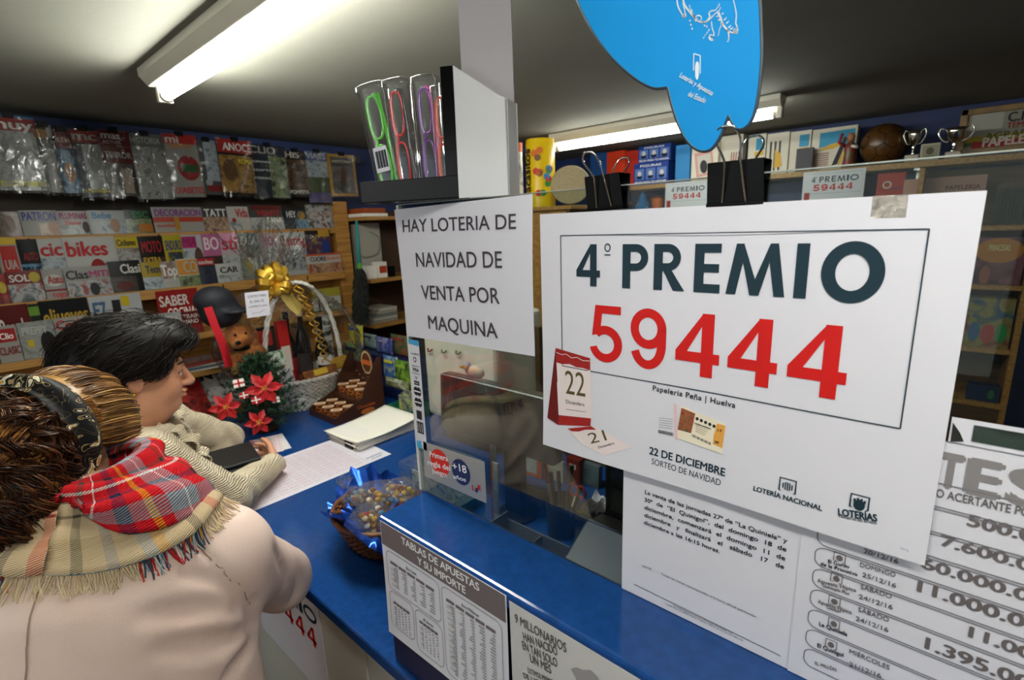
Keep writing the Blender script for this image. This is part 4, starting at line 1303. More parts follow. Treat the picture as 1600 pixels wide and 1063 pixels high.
# magazines lying on the lower shelves
_r = random.Random(3)
for k, (px, zb, n, cols, lab) in enumerate((
        (300, ZS1, 4, ('#c9c3b4', '#5a6a80', '#b9b4a6', '#8a3a34'), 'lying on the lower rack shelf behind the dark-haired woman'),
        )):
    for j in range(n):
        c = aty(px + 6 * j, 578, 2.80)
        fr = ZF((c[0], 2.80, zb + 0.0005 + 0.0094 * j), _r.uniform(-0.3, 0.3))
        words_ = ('lowest', 'second lowest', 'second highest', 'topmost')[j]
        t = thing('magazine', '%s of four magazines %s' % (words_, lab), 'magazine', fr.o, 'magazines lying on the lower shelf')
        MB().box((0, 0, 0.004), (0.27, 0.20, 0.008), fr).build('cover', flat(cols[j], 0.35), t, bevel=0.001)
        MB().box((0, 0.01, 0.0085), (0.2, 0.12, 0.0006), fr).build('cover_picture', art_mat('print_lying%d' % j, '#8a8f98', '#3b4250', '#b08a5a', 30, j), t)
for k, (px, py, base, art, ti, tc, lab) in enumerate((
        (290, 640, '#a51f22', ART['red'], 'GUIO', '#e8ded6', 'red magazine with white block words on the bottom shelf near the little tree'),
        (318, 628, '#bfbdb6', ART['bw'], 'MAN', '#2a2a2c', 'black and white magazine behind the red one on the bottom shelf'),
        (345, 620, '#8f8e88', ART['bw'], 'GUIA', '#e0ded6', 'grey car magazine by the blue counter end on the bottom shelf'),
        (268, 650, '#77746c', ART['dark'], 'ELLA', '#d0ccc2', 'dark magazine beside the neck of the dark-haired woman on the bottom shelf'))):
    c = aty(px, py, 2.73)
    fr = Frame((c[0], 2.655 + 0.014 * k, ZS2 + 0.006), (1, 0, 0), (0, 0.75, 0.66))
    t = thing('magazine', lab, 'magazine', fr.o, 'magazines on the bottom shelf')
    MB().sheet(-0.1, 0.1, 0, 0.26, fr, nx=4, ny=4, t=0.005).build('cover', flat(base, 0.35), t)
    MB().sheet(-0.095, 0.095, 0.01, 0.17, Frame(fr.o + fr.n * 0.0012, fr.r, fr.u), nx=2, ny=2, t=0.0004).build('cover_picture', art_mat('print_low%d' % k, *art, scale=20, seed=k), t)
    MB().text(ti, fr, -0.085, 0.085, 0.19, 0.055, flat(tc, 0.35), 0.04, 0.0018).build('masthead', None, t)

# ---------------------------------------------------------------- narrow shelf bay past the rack
t = thing('wooden_shelf_bay', 'brown shelf bay in the corner past the magazine rack', 'shelf unit', (2.3, 2.9, 0))
MB().span(V(XU1 + 0.004, 3.02, 0), V(3.0, 3.036, 1.98)).build('back_panel', mat('bay_back', '#4a3320', 0.6, col2='#3c2818', scale=3), t)
BZ = [aty(600, 338, 2.72)[2], aty(610, 434, 2.72)[2], aty(606, 505, 2.72)[2]]
for z in BZ:
    MB().span(V(XU1 + 0.004, 2.72, z - 0.022), V(2.98, 3.02, z)).build('shelf_board', M_wood_x, t, bevel=0.002)
MB().span(V(2.98, 2.72, 0), V(3.0, 3.02, 1.98)).build('side_panel', M_wood_dk, t)


def boxthing(name, label, cat, p0, p1, zb, Yf, dep, m, group=None, band=None, ht=None):
    """a small carton on a shelf whose front shows between two photo points"""
    a = aty(p0[0], p0[1], Yf)
    c = aty(p1[0], p1[1], Yf)
    a[2] = zb + ht if ht else a[2]
    t = thing(name, label, cat, ((a[0] + c[0]) / 2, Yf, zb), group)
    MB().span(V(a[0], Yf, zb + 0.0005), V(c[0], Yf + dep, max(a[2], zb + 0.006))).build('carton', m, t, bevel=0.0015)
    if band:
        z1 = max(a[2], zb + 0.006)
        MB().span(V(a[0] + 0.004, Yf - 0.0008, zb + (z1 - zb) * 0.3), V(c[0] - 0.004, Yf, zb + (z1 - zb) * 0.75)).build('label_strip', flat(band), t)
    return t


boxthing('orange_box', 'flat orange box on top of the corner shelf bay', 'box', (568, 318), (602, 325), BZ[0] + 0.0215, 2.76, 0.2, flat('#a04a22'), ht=0.03)
boxthing('paper_pad', 'pad of white paper under the flat orange box', 'paper', (566, 330), (606, 337), BZ[0], 2.75, 0.22, M_paper_warm, ht=0.02)
boxthing('grey_panel_box', 'big pale grey box with a cable loop in the corner shelf bay', 'box', (560, 349), (600, 434), BZ[1], 2.90, 0.10, mat('pale_grey_card', '#a7a397', 0.7))
boxthing('white_carton', 'small white carton in front of the pale grey box', 'box', (574, 416), (590, 433), BZ[1], 2.78, 0.08, M_paper_warm, 'cartons in the corner bay')
boxthing('white_carton', 'small white carton with a red stripe in the corner bay', 'box', (591, 410), (606, 433), BZ[1], 2.77, 0.08, M_paper_warm, 'cartons in the corner bay', '#b0402a')
boxthing('black_case', 'black case beside the white cartons in the corner bay', 'case', (607, 416), (618, 433), BZ[1], 2.76, 0.08, M_black)
for j in range(5):
    boxthing('paper_ream', ('lowest', 'second lowest', 'middle', 'second highest', 'topmost')[j] + ' of five pale paper pads on the corner bay shelf', 'paper', (580 + 3 * j, 495 - 5 * j), (622, 500), BZ[2] + 0.018 * j, 2.76 + 0.006 * j, 0.2, flat(('#8d8a80', '#b7b2a4', '#77807d', '#a7a294', '#c3beb0')[j]), 'paper pads in the corner bay', ht=0.0174)
b = MB()
b.tube(smoothpath([aty(578, 362, 2.895), aty(592, 372, 2.89), aty(590, 396, 2.89), aty(570, 402, 2.89), aty(562, 396, 2.893)], 6), 0.003, 6)
tag(b.build('cable_loop', flat('#8a8a70'), smooth=True), 'thin grey cable looped over the pale grey box', 'cable')
# duster
a, c = aty(557, 345, 2.70), aty(562, 420, 2.70)
e = aty(563, 500, 2.70)
t = thing('duster', 'dark feather duster with a teal and green handle hanging on the rack side', 'duster', c)
MB().tube([a, (a + c) / 2, c], [0.008, 0.011, 0.012], 10, flat('#2f8a8c')).build('handle', None, t, smooth=True)
MB().tube([c + (a - c) * 0.12, c - (a - c) * 0.08], 0.015, 10, flat('#4f9a3a')).build('ferrule', None, t, smooth=True)
b = MB()
rg = random.Random(2)
for k in range(420):
    s = rg.random()
    p = c + (e - c) * s
    an = rg.uniform(0, 6.283)
    r = 0.048 * (0.75 + 0.35 * math.sin(min(1, s * 3) * 1.57))
    d = V(math.cos(an), math.sin(an), -0.5)
    b.tube([p, p + d * r * 0.6, p + d * r + V(0, 0, -0.02)], [0.006, 0.005, 0.001], 4)
b.tube([c, (c + e) / 2, e], [0.02, 0.04, 0.03], 8)
b.build('duster_fibres', mat('dark_fibre', '#1e211c', 0.9), t)
# ---------------------------------------------------------------- shelves on the back wall
XS = 3.43
ZS = atx(1180, 274, XS)[2]
t = thing('wall_shelf', 'long pine shelf high on the back wall carrying trophies and boxes', 'shelf', (3.55, 0.5, ZS))
MB().span(V(XS, -1.1, ZS - 0.03), V(3.688, 1.96, ZS)).build('shelf_board', M_wood_x, t, bevel=0.002)
for y in (-0.9, 0.2, 1.1, 1.85):
    b = MB()
    b.span(V(3.672, y - 0.012, ZS - 0.1), V(3.688, y + 0.012, ZS - 0.03))
    b.span(V(3.47, y - 0.012, ZS - 0.042), V(3.688, y + 0.012, ZS - 0.03))
    b.build('bracket', M_metal, t)
ZL = atx(1000, 327, 3.43)[2]
t = thing('lower_wall_shelf', 'dark shelf under the pine trophy shelf on the back wall', 'shelf', (3.55, 0.9, ZL))
MB().span(V(3.43, 0.2, ZL - 0.02), V(3.688, 1.98, ZL)).build('shelf_board', M_wood_dk, t, bevel=0.002)
MB().span(V(3.672, 0.2, ZL - 0.55), V(3.688, 1.98, ZS - 0.21)).build('back_board', M_wood_dk, t)
XT = 2.30
ZCAB = atx(845, 325, XT)[2]
t = thing('corner_cabinet', 'tall brown cabinet behind the glass with a tall yellow tube on top', 'cabinet', (2.35, 1.8, 0))
MB().span(V(2.18, 1.50, 0), V(2.52, 2.12, ZCAB - 0.02)).build('cabinet_body', M_wood_dk, t)
MB().span(V(2.165, 1.48, ZCAB - 0.02), V(2.535, 2.14, ZCAB)).build('cabinet_top', M_wood_x, t, bevel=0.002)
for y in (1.51, 1.815):
    d = MB().span(V(2.162, y, 0.08), V(2.18, y + 0.295, ZCAB - 0.03)).build('door', M_wood, t, bevel=0.002)
    MB().ball((2.152, y + (0.26 if y < 1.6 else 0.035), 1.3), 0.012, 10).build('knob', M_chrome, d, smooth=True)


def xbox(name, label, cat, p0, p1, zb, X, dep, m, group=None):
    a, c = atx(p0[0], (p0[1] + p1[1]) / 2, X), atx(p1[0], (p0[1] + p1[1]) / 2, X)
    a[2] = atx(p0[0], p0[1], X)[2]
    t = thing(name, label, cat, (X, (a[1] + c[1]) / 2, zb), group)
    MB().span(V(X, a[1] - 0.0012, zb + 0.0005), V(X + dep, c[1] + 0.0012, min(a[2], HC - 0.012))).build('carton', m, t, bevel=0.002)
    fr = XF((X - 0.0008, a[1], zb + 0.0005))
    return t, fr, a[1] - c[1], min(a[2], HC - 0.012) - zb


# tall sweet tubes and straw hat on the cabinet
X = XT
a, c = atx(826, 222, X), atx(862, 222, X)
r = (a[1] - c[1]) / 2
h = a[2] - ZCAB
o = V(X, (a[1] + c[1]) / 2, ZCAB + 0.0005)
t = thing('sweet_tube', 'tall yellow sweet tube with coloured dots on the back corner cabinet', 'sweet tube', o, 'tall sweet tubes on the corner cabinet')
MB().lathe([(r, 0), (r, h - 0.02), (r * 0.97, h - 0.012), (r * 0.97, h)], ZF(o), 28).build('tube_body', flat('#e3bd14', 0.3), t, angle=40)
b = MB()
rg = random.Random(8)
for k in range(26):
    an = math.pi + rg.uniform(-1.5, 1.5)
    z = rg.uniform(0.05, h - 0.05)
    if abs(an - math.pi + 0.30) < 0.32:
        continue
    n_ = V(math.cos(an), math.sin(an), 0)
    f = Frame(o + n_ * (r + 0.0012) + V(0, 0, z), V(n_[1], -n_[0], 0) * -1, (0, 0, 1))
    b.add([f.p(0.018 * math.cos(q * .5236), 0.018 * math.sin(q * .5236)) for q in range(12)], [tuple(range(12))], flat(rg.choice(['#c8321f', '#2f86c4', '#3a8f46', '#d8691f', '#7a4a2a'])))
b.build('printed_dots', None, t)
an = math.pi - 0.30
n_ = V(math.cos(an), math.sin(an), 0)
f = Frame(o + n_ * (r + 0.004) + V(0, 0, 0.07), V(0, 0, 1), V(n_[1], -n_[0], 0))
MB().text('lacasitos', f, 0.0, h - 0.12, -0.02, 0.05, flat('#3a2a1c'), 0.03, 0.001).build('lettering', None, t)
a, c = atx(795, 226, X), atx(813, 226, X)
r2 = (a[1] - c[1]) / 2
h2 = a[2] - ZCAB
o = V(X, (a[1] + c[1]) / 2, ZCAB + 0.0005)
t = thing('sweet_tube', 'tall white printed tube with an orange cap beside the glossy white display card', 'sweet tube', o, 'tall sweet tubes on the corner cabinet')
MB().lathe([(r2, 0), (r2, h2 - 0.05)], ZF(o), 24).build('tube_body', art_mat('tube_print', '#e9e6de', '#dcd9d0', '#3a4a3a', 12, 2), t, angle=40)
MB().lathe([(r2 * 1.04, h2 - 0.05), (r2 * 1.04, h2), (0, h2)], ZF(o), 24).build('cap', flat('#cf5a22'), t, angle=40)
hc = atx(880, 290, XT)
t = thing('straw_hat', 'pale straw hat leaning on its brim beside the yellow tube', 'hat', hc - V(0, 0, 0.16))
f = Frame(V(hc[0] + 0.05, hc[1] - 0.012, ZCAB + 0.112), unit(V(0.55, -0.8, 0.0)), (0.12, 0.0, 1))
M_straw = mat('straw', '#b3a584', 0.8, col2='#998a68', scale=90, stretch=(1, 1, 6), bump=0.3)
MB().lathe([(0.0561, -0.0660), (0.0000, -0.0693)][::-1] + [(0.0581, -0.0594), (0.0627, -0.0079), (0.0660, 0.0000), (0.1023, 0.0026), (0.1076, 0.0000), (0.1023, 0.0010), (0.0647, 0.0026)], f, 32, ay=0.95).build('hat_body', M_straw, t, smooth=True)
MB().lathe([(0.0624, -0.0231), (0.0650, -0.0079), (0.0663, -0.0079), (0.0637, -0.0231)], f, 32, ay=0.95).build('hat_band', flat('#5a4a30'), t, smooth=True)

# boxes on the pine shelf
XB = 3.48
t, f, W_, H_ = xbox('blue_carton', 'plain dark blue carton standing beside the red boxes', 'box', (922, 240), (948, 288), ZS - 0.0, XB, 0.1, flat('#1f4a86'))
t, f, W_, H_ = xbox('red_carton', 'bright orange-red carton next to the plain dark blue carton', 'box', (948, 238), (976, 288), ZS, XB, 0.1, flat('#cf3a1a'), 'red cartons on the shelf')
t, f, W_, H_ = xbox('red_carton', 'deep red carton next to the stacked blue window boxes', 'box', (976, 237), (1000, 288), ZS, XB, 0.1, flat('#b32718'), 'red cartons on the shelf')


def figure_box(p0, p1, zb, X, label):
    t, f, W_, H_ = xbox('figure_box', label, 'box', p0, p1, zb, X, 0.11, flat('#1d3f8f'), 'blue window boxes of figures')
    b = MB()
    for k in range(3):
        b.box((W_ * (0.18 + 0.32 * k), H_ * 0.5, 0.0005), (W_ * 0.26, H_ * 0.5, 0.001), f, flat('#5f7fbf'))
    b.build('window', None, t)
    for k in range(3):
        b = MB()
        b.ball(f.p(W_ * (0.18 + 0.32 * k), H_ * 0.52, 0.002), (0.006, 0.016, 0.02), 8, flat('#dcd8d0'))
        b.ball(f.p(W_ * (0.18 + 0.32 * k), H_ * 0.36, 0.002), (0.006, 0.024, 0.012), 8, flat('#16203f'))
        b.build('printed_figure', None, t)
    b = MB()
    b.text('FIGURAS', f, W_ * 0.2, W_ * 0.8, H_ * 0.82, H_ * 0.1, WH, 0.02, 0.001)
    b.text('BELEN PARA TU HOGAR', f, W_ * 0.05, W_ * 0.95, H_ * 0.07, H_ * 0.11, WH, 0.02, 0.001)
    b.build('lettering', None, t)
    return ZS


figure_box((990, 257), (1044, 290), ZS, 3.465, 'lower of the two stacked blue window boxes beside the deep red carton')
zt = atx(990, 257, 3.465)[2]
figure_box((997, 223), (1048, 257), zt + 0.001, 3.470, 'upper of the two stacked blue window boxes beside the deep red carton')
t, f, W_, H_ = xbox('blue_folder', 'sky blue folder standing beside the stacked window boxes', 'folder', (1055, 228), (1078, 287), ZS, XB, 0.06, flat('#2f86c6'))
t, f, W_, H_ = xbox('photo_book', 'white book with a dark portrait in a pink frame on the pine shelf', 'book', (1080, 226), (1122, 283), ZS, XB, 0.05, flat('#ddd8c8'))
b = MB()
f2 = f.shifted(W_ * 0.5, H_ * 0.45, 0.0004, 0.14)
b.box((0, 0, 0), (W_ * 0.66, H_ * 0.66, 0.001), f2, flat('#cf9a8e'))
b.box((0, -H_ * 0.02, 0.0006), (W_ * 0.5, H_ * 0.5, 0.001), f2, flat('#c9c5bb'))
b.add([f2.p(W_ * 0.14 * math.cos(k * .4) - 0.005, H_ * 0.18 * math.sin(k * .4) - 0.02, 0.0016) for k in range(16)], [tuple(range(16))], flat('#2b2b2d'))
b.build('portrait', None, t)
for k, (x0, y0, x1, lab) in enumerate(((1124, 214, 1160, 'cream card box with thin red lines between the portrait book and the black clip'), (1168, 212, 1196, 'cream card box with a blue and yellow corner behind the big black clip'),
                                       (1197, 210, 1232, 'cream card box with a dark striped column motif on the pine shelf'), (1233, 207, 1266, 'cream card box behind the dark grey square on the pine shelf'),
                                       (1267, 204, 1337, 'wide cream card box with a blue and yellow abstract print beside the leather ball'))):
    t, f, W_, H_ = xbox('card_box', lab, 'box', (x0, y0), (x1, 270), ZS, 3.52 + 0.003 * k, 0.08, flat('#cfcaba'), 'cream card boxes on the pine shelf')
    b = MB()
    B1, Y1 = flat('#2f8fb5'), flat('#cda63a')
    if k == 0:
        for j in range(4):
            b.stroke([(W_ * (0.5 + 0.1 * j), H_ * 0.15), (W_ * (0.55 + 0.1 * j), H_ * 0.6)], 0.006, f, 0.0006, flat('#8a2f28'))
    elif k in (1, 3):
        b.poly([(W_ * .45, H_ * .62), (W_ * .9, H_ * .62), (W_ * .9, H_ * .9), (W_ * .45, H_ * .9)], f, 0.0006, B1)
        b.poly([(W_ * .4, H_ * .46), (W_ * .9, H_ * .5), (W_ * .9, H_ * .6), (W_ * .4, H_ * .58)], f, 0.0008, Y1)
        for j in range(6):
            b.stroke([(W_ * .5, H_ * (0.1 + 0.05 * j)), (W_ * .85, H_ * (0.12 + 0.05 * j))], 0.005, f, 0.0006, flat('#a05a4a'))
    elif k == 2:
        for j in range(3):
            b.stroke([(W_ * (0.2 + 0.2 * j), H_ * 0.1), (W_ * (0.2 + 0.2 * j), H_ * 0.8)], 0.011, f, 0.0006, flat('#35362f'))
        b.poly([(W_ * .4, H_ * .15), (W_ * .75, H_ * .2), (W_ * .65, H_ * .5), (W_ * .4, H_ * .6)], f, 0.0009, Y1)
    else:
        b.poly([(W_ * .18, H_ * .55), (W_ * .72, H_ * .62), (W_ * .95, H_ * .3), (W_ * .95, H_ * .92), (W_ * .18, H_ * .9)], f, 0.0006, B1)
        b.poly([(W_ * .1, H_ * .48), (W_ * .45, H_ * .62), (W_ * .75, H_ * .66), (W_ * .72, H_ * .58), (W_ * .5, H_ * .5)], f, 0.0009, Y1)
        b.poly([(W_ * .5, H_ * .1), (W_ * .62, H_ * .12), (W_ * .8, H_ * .72), (W_ * .72, H_ * .76)], f, 0.001, flat('#17181a'))
        b.poly([(W_ * .62, H_ * .1), (W_ * .68, H_ * .1), (W_ * .9, H_ * .7), (W_ * .86, H_ * .8)], f, 0.0012, Y1)
        for j in range(7):
            b.stroke([(W_ * .1, H_ * (0.1 + 0.05 * j)), (W_ * .42, H_ * (0.1 + 0.052 * j))], 0.006, f, 0.0006, flat('#8d5a4a'))
    b.build('printed_motif', None, t)
t, f, W_, H_ = xbox('grey_card', 'dark grey square box standing before the cream card boxes', 'box', (1243, 233), (1270, 268), ZS, 3.46, 0.03, flat('#3c3d42'))

# figurine
c = atx(1329, 226, 3.45)
o = V(3.45, c[1], ZS)
t = thing('figurine', 'small painted figurine in a red dress standing beside the leather ball', 'figurine', o)
MB().lathe([(0.035, 0.0), (0.036, 0.008), (0.030, 0.03), (0.026, 0.07), (0.030, 0.10), (0.022, 0.125), (0.010, 0.135), (0, 0.136)], ZF(o + V(0, 0, 0.0005)), 16).build('robe', mat('figurine_red', '#7d1f2a', 0.4, col2='#3f5a2f', scale=14), t, smooth=True)
MB().ball(o + V(-0.002, 0, 0.158), (0.02, 0.02, 0.026), 12).build('head', flat('#9a6a4a'), t, smooth=True)
b = MB()
b.tube([o + V(0, 0.024, 0.115), o + V(-0.03, 0.05, 0.135), o + V(-0.02, 0.04, 0.18)], [0.01, 0.009, 0.007], 8)
b.build('arm', flat('#8d2a34'), t, smooth=True)
b = MB()
b.tube([o + V(0, -0.024, 0.115), o + V(-0.035, -0.035, 0.10), o + V(-0.045, -0.01, 0.11)], [0.01, 0.009, 0.007], 8)
b.build('arm', flat('#cfc9bd'), t, smooth=True)

# leather football
a, c = atx(1345, 213, 3.52), atx(1420, 213, 3.52)
R_ = (a[1] - c[1]) / 2
o = V(3.52, (a[1] + c[1]) / 2, ZS + R_ + 0.002)
t = thing('leather_football', 'old brown leather football on the pine shelf between figurine and trophy', 'ball', o - V(0, 0, R_))
MB().ball(o, R_, 40).build('ball_skin', mat('old_leather', '#5a3a14', 0.35, col2='#452a0e', scale=12, bump=0.12, bscale=60), t, smooth=True)
bm = bmesh.new()
bmesh.ops.create_icosphere(bm, subdivisions=1, radius=1)
b = MB()
q = rotz(0.4) @ np.array([[1, 0, 0], [0, 0.8, -0.6], [0, 0.6, 0.8]])


def seam(p0, p1):
    b.tube([o + q @ unit(p0 * (1 - s) + p1 * s) * R_ * 1.001 for s in np.linspace(0, 1, 7)], 0.0022, 5, caps=False)


for e in bm.edges:
    A, B = V(*e.verts[0].co), V(*e.verts[1].co)
    seam(A * 2 / 3 + B / 3, A / 3 + B * 2 / 3)
for v in bm.verts:
    for f_ in v.link_faces:
        oth = [V(*w_.co) for w_ in f_.verts if w_ != v]
        A = V(*v.co)
        seam(A * 2 / 3 + oth[0] / 3, A * 2 / 3 + oth[1] / 3)
bm.free()
b.build('seam', flat('#2e1c08'), t)


def trophy(px0, px1, pytop, X, label):
    a, c = atx(px0, pytop, X), atx(px1, pytop, X)
    w_ = a[1] - c[1]
    H = a[2] - ZS
    o = V(X, (a[1] + c[1]) / 2, ZS + 0.0005)
    t = thing('trophy_cup', label, 'trophy', o, 'silver trophy cups on the shelf')
    MB().span(o - V(0.03, 0.03, 0), o + V(0.03, 0.03, H * 0.22)).build('marble_base', mat('trophy_base', '#b9ad9d', 0.3, col2='#8f8577', scale=30), t, bevel=0.003)
    k = w_ / 0.16
    MB().lathe([(0.022 * k, H * 0.22), (0.010 * k, H * 0.30), (0.007 * k, H * 0.40), (0.016 * k, H * 0.44), (0.008 * k, H * 0.48), (0.030 * k, H * 0.58), (0.045 * k, H * 0.72), (0.046 * k, H * 0.86), (0.054 * k, H), (0.050 * k, H), (0.042 * k, H * 0.86), (0.02 * k, H * 0.6), (0, H * 0.58)], ZF(o), 24).build('cup', M_chrome, t, smooth=True)
    for s in (-1, 1):
        P = smoothpath([o + V(0, s * 0.03 * k, H * 0.56), o + V(0, s * 0.055 * k, H * 0.62), o + V(0, s * 0.078 * k, H * 0.85), o + V(0, s * 0.07 * k, H * 1.02), o + V(0, s * 0.055 * k, H * 0.98)], 6)
        MB().tube(P, 0.0045 * k, 8).build('handle', M_chrome, t, smooth=True)


trophy(1413, 1448, 206, 3.46, 'smaller silver trophy cup beside the leather football')
trophy(1467, 1523, 203, 3.46, 'bigger silver trophy cup with wide curled handles below the framed club poster')
t, f, W_, H_ = xbox('emblem_frame', 'small cream frame with a dark emblem between the two trophies', 'picture frame', (1437, 226), (1468, 258), ZS, 3.44, 0.02, flat('#b9b49c'))
b = MB()
b.box((W_ / 2, H_ / 2, 0.001), (W_ * 0.8, H_ * 0.8, 0.002), f, flat('#8f8c78'))
b.add([f.p(W_ / 2 + W_ * 0.2 * math.cos(k * .4), H_ * 0.55 + H_ * 0.22 * math.sin(k * .4), 0.0028) for k in range(16)], [tuple(range(16))], flat('#55563f'))
b.stroke([(W_ * .25, H_ * .22), (W_ * .75, H_ * .22)], 0.006, f, 0.0028, flat('#55563f'))
b.build('emblem', None, t)

# framed club poster on the wall
XW = 3.655
f = XF(atx(1497, 250, XW) + V(0, 0, 0.035))
t = thing('framed_poster', 'framed football club poster with a red bar on the back wall above the trophies', 'framed poster', f.o)
tx = 0.62
h = f.hit(1500, 178)[1]
MB().box((tx / 2, h / 2, -0.008), (tx, h, 0.012), f).build('backing', flat('#8f8d80'), t)
b = MB()
for c_, s_ in (((tx / 2, h + 0.0, 0), (tx + 0.03, 0.03, 0.025)), ((tx / 2, 0, 0), (tx + 0.03, 0.03, 0.025)), ((0, h / 2, 0), (0.03, h + 0.03, 0.025)), ((tx, h / 2, 0), (0.03, h + 0.03, 0.025))):
    b.box(c_, s_, f)
b.build('frame', mat('gilt_wood', '#8a6b34', 0.35, col2='#6d5222', scale=12), t, bevel=0.003)
b = MB()
b.box((tx / 2, h * 0.30, -0.0015), (tx - 0.03, h * 0.16, 0.001), f, flat('#9a8a22'))
b.box((tx / 2, h * 0.18, -0.0015), (tx - 0.03, h * 0.1, 0.0012), f, flat('#3f5a2f'))
b.box((tx * 0.52, h * 0.14, -0.0008), (tx * 0.9, h * 0.2, 0.001), f, flat('#9c1f24'))
b.box((0.09, h * 0.72, -0.0015), (0.12, h * 0.42, 0.001), f, flat('#a7a59a'))
b.build('printed_field', None, t)
b = MB()
b.text('C.F. LA ORDEN', f, 0.165, 0.165 + 0.34, h * 0.66, 0.042, flat('#23262c'), 0.03, 0.001)
b.text('TEMPORADA 2014/2015', f, 0.165, 0.165 + 0.34, h * 0.50, 0.026, flat('#8f2422'), 0.02, 0.001)
b.text('AGRADECIMIENTO', f, 0.09, 0.5, h * 0.28, 0.03, flat('#55501a'), 0.02, 0.001)
b.text('PAPELERÍA PEÑA', f, 0.085, 0.45, h * 0.10, 0.042, flat('#d9cfc4'), 0.04, 0.0018)
b.build('lettering', None, t)

# two small copies of the prize poster pinned to the shelf front


def small_poster(px, py, label):
    f = XF(atx(px, py, XS - 0.0015))
    t = thing('small_prize_poster', label, 'poster', f.o - V(0, 0, 0.2), 'small prize posters pinned to the shelf')
    MB().sheet(0, 0.30, -0.21, 0, f, nx=1, ny=1).build('poster_sheet', M_paper, t)
    b = MB()
    x = 0.045
    for ch, w_ in (('4', .018), (' ', .008), ('P', .022), ('R', .026), ('E', .022), ('M', .038), ('I', .010), ('O', .040)):
        draw_glyph(b, ch, f, x, x + w_ * 1.0, -0.062, -0.030, INK, 0.0006)
        x += w_ + 0.006
    for q in ring(0.069, -0.034, 0.004, 0.004, 0.0014, n=10):
        b.poly(q, f, 0.0006, INK)
    x = 0.055
    for ch in '59444':
        draw_glyph(b, ch, f, x, x + 0.032, -0.108, -0.072, RED, 0.0006)
        x += 0.040
    b.stroke([(0.012, -0.013), (0.288, -0.013), (0.288, -0.122), (0.012, -0.122)], 0.0012, f, 0.0005, GREY, closed=True)
    b.poly([(0.012, -0.185), (0.04, -0.185), (0.04, -0.115), (0.012, -0.115)], f, 0.0007, CR)
    b.build('lettering', None, t)


small_poster(1256, 270, 'small prize poster pinned under the shelf beside the wide abstract print box')
small_poster(1040, 287, 'small prize poster pinned under the shelf beside the big black clip')

# things on the lower shelf
o = V(3.47, atx(1004, 320, 3.47)[1], ZL + 0.0005)
t = thing('toy_tree', 'small blue cone tree with yellow dots on the lower wall shelf', 'ornament', o)
MB().lathe([(0.05, 0), (0.055, 0.005), (0.035, 0.05), (0.042, 0.05), (0.02, 0.085), (0.028, 0.085), (0, 0.125)], ZF(o), 18).build('tree_cone', flat('#1f6aa5'), t, angle=30)
b = MB()
for k in range(14):
    an, s = k * 2.4, (k % 7) / 8
    b.ball(o + V(math.cos(an) * 0.05 * (1 - s), math.sin(an) * 0.05 * (1 - s), 0.012 + 0.1 * s), 0.006, 6)
b.build('bauble_dots', flat('#d8b52a'), t)
o = V(3.47, atx(977, 322, 3.47)[1], ZL + 0.0005)
t = thing('glass_bowl', 'round bowl of yellow sweets beside the blue cone tree', 'bowl', o)
MB().lathe([(0.03, 0), (0.055, 0.02), (0.06, 0.05), (0.057, 0.05), (0.05, 0.02), (0.0, 0.006)], ZF(o), 20).build('bowl', M_clear, t, smooth=True)
MB().ball(o + V(0, 0, 0.042), (0.05, 0.05, 0.022), 14).build('sweets', mat('yellow_sweets', '#c79a2c', 0.5, col2='#8a5a1c', scale=60), t, smooth=True)
o = V(3.47, atx(1027, 322, 3.47)[1], ZL + 0.0005)
t = thing('orange_cup', 'orange cup with a dark rim beside the blue cone tree', 'cup', o)
MB().lathe([(0.035, 0), (0.045, 0.08), (0.041, 0.08), (0.032, 0.006), (0, 0.006)], ZF(o), 20).build('cup_body', flat('#c4622a'), t, angle=40)
MB().lathe([(0.0455, 0.068), (0.0465, 0.082), (0.040, 0.082), (0.040, 0.078)], ZF(o), 20).build('rim', flat('#5a2412'), t, angle=40)

# red notice and pink price strip under the shelf end
f = XF(atx(1371, 281, XS - 0.0015))
t = thing('red_card', 'red card with a white ring under the shelf near the trophies', 'card', f.o - V(0, 0, 0.12))
MB().sheet(0, 0.12, -0.12, 0.03, f, flat('#a8322a'), nx=1, ny=1, t=0.001).build('card_sheet', None, t)
b = MB()
for q in ring(0.045, -0.03, 0.02, 0.02, 0.007, n=16):
    b.poly(q, f, 0.0007, flat('#c9c1b5'))
b.stroke([(0.07, -0.05), (0.11, -0.05)], 0.01, f, 0.0007, flat('#7a2f5a'))
b.build('ring_mark', None, t)
f = XF(atx(1412, 292, XS - 0.003))
t = thing('price_strip', 'pale pink strip along the shelf edge beneath the trophies', 'label strip', f.o - V(0, 0, 0.04))
MB().sheet(0, 0.32, -0.045, 0.035, f, flat('#b98f80'), nx=1, ny=1, t=0.001).build('strip', None, t)
MB().text('PAPELERIA', f, 0.17, 0.30, -0.03, 0.022, flat('#6a3a34'), 0.02, 0.001).build('lettering', None, t)

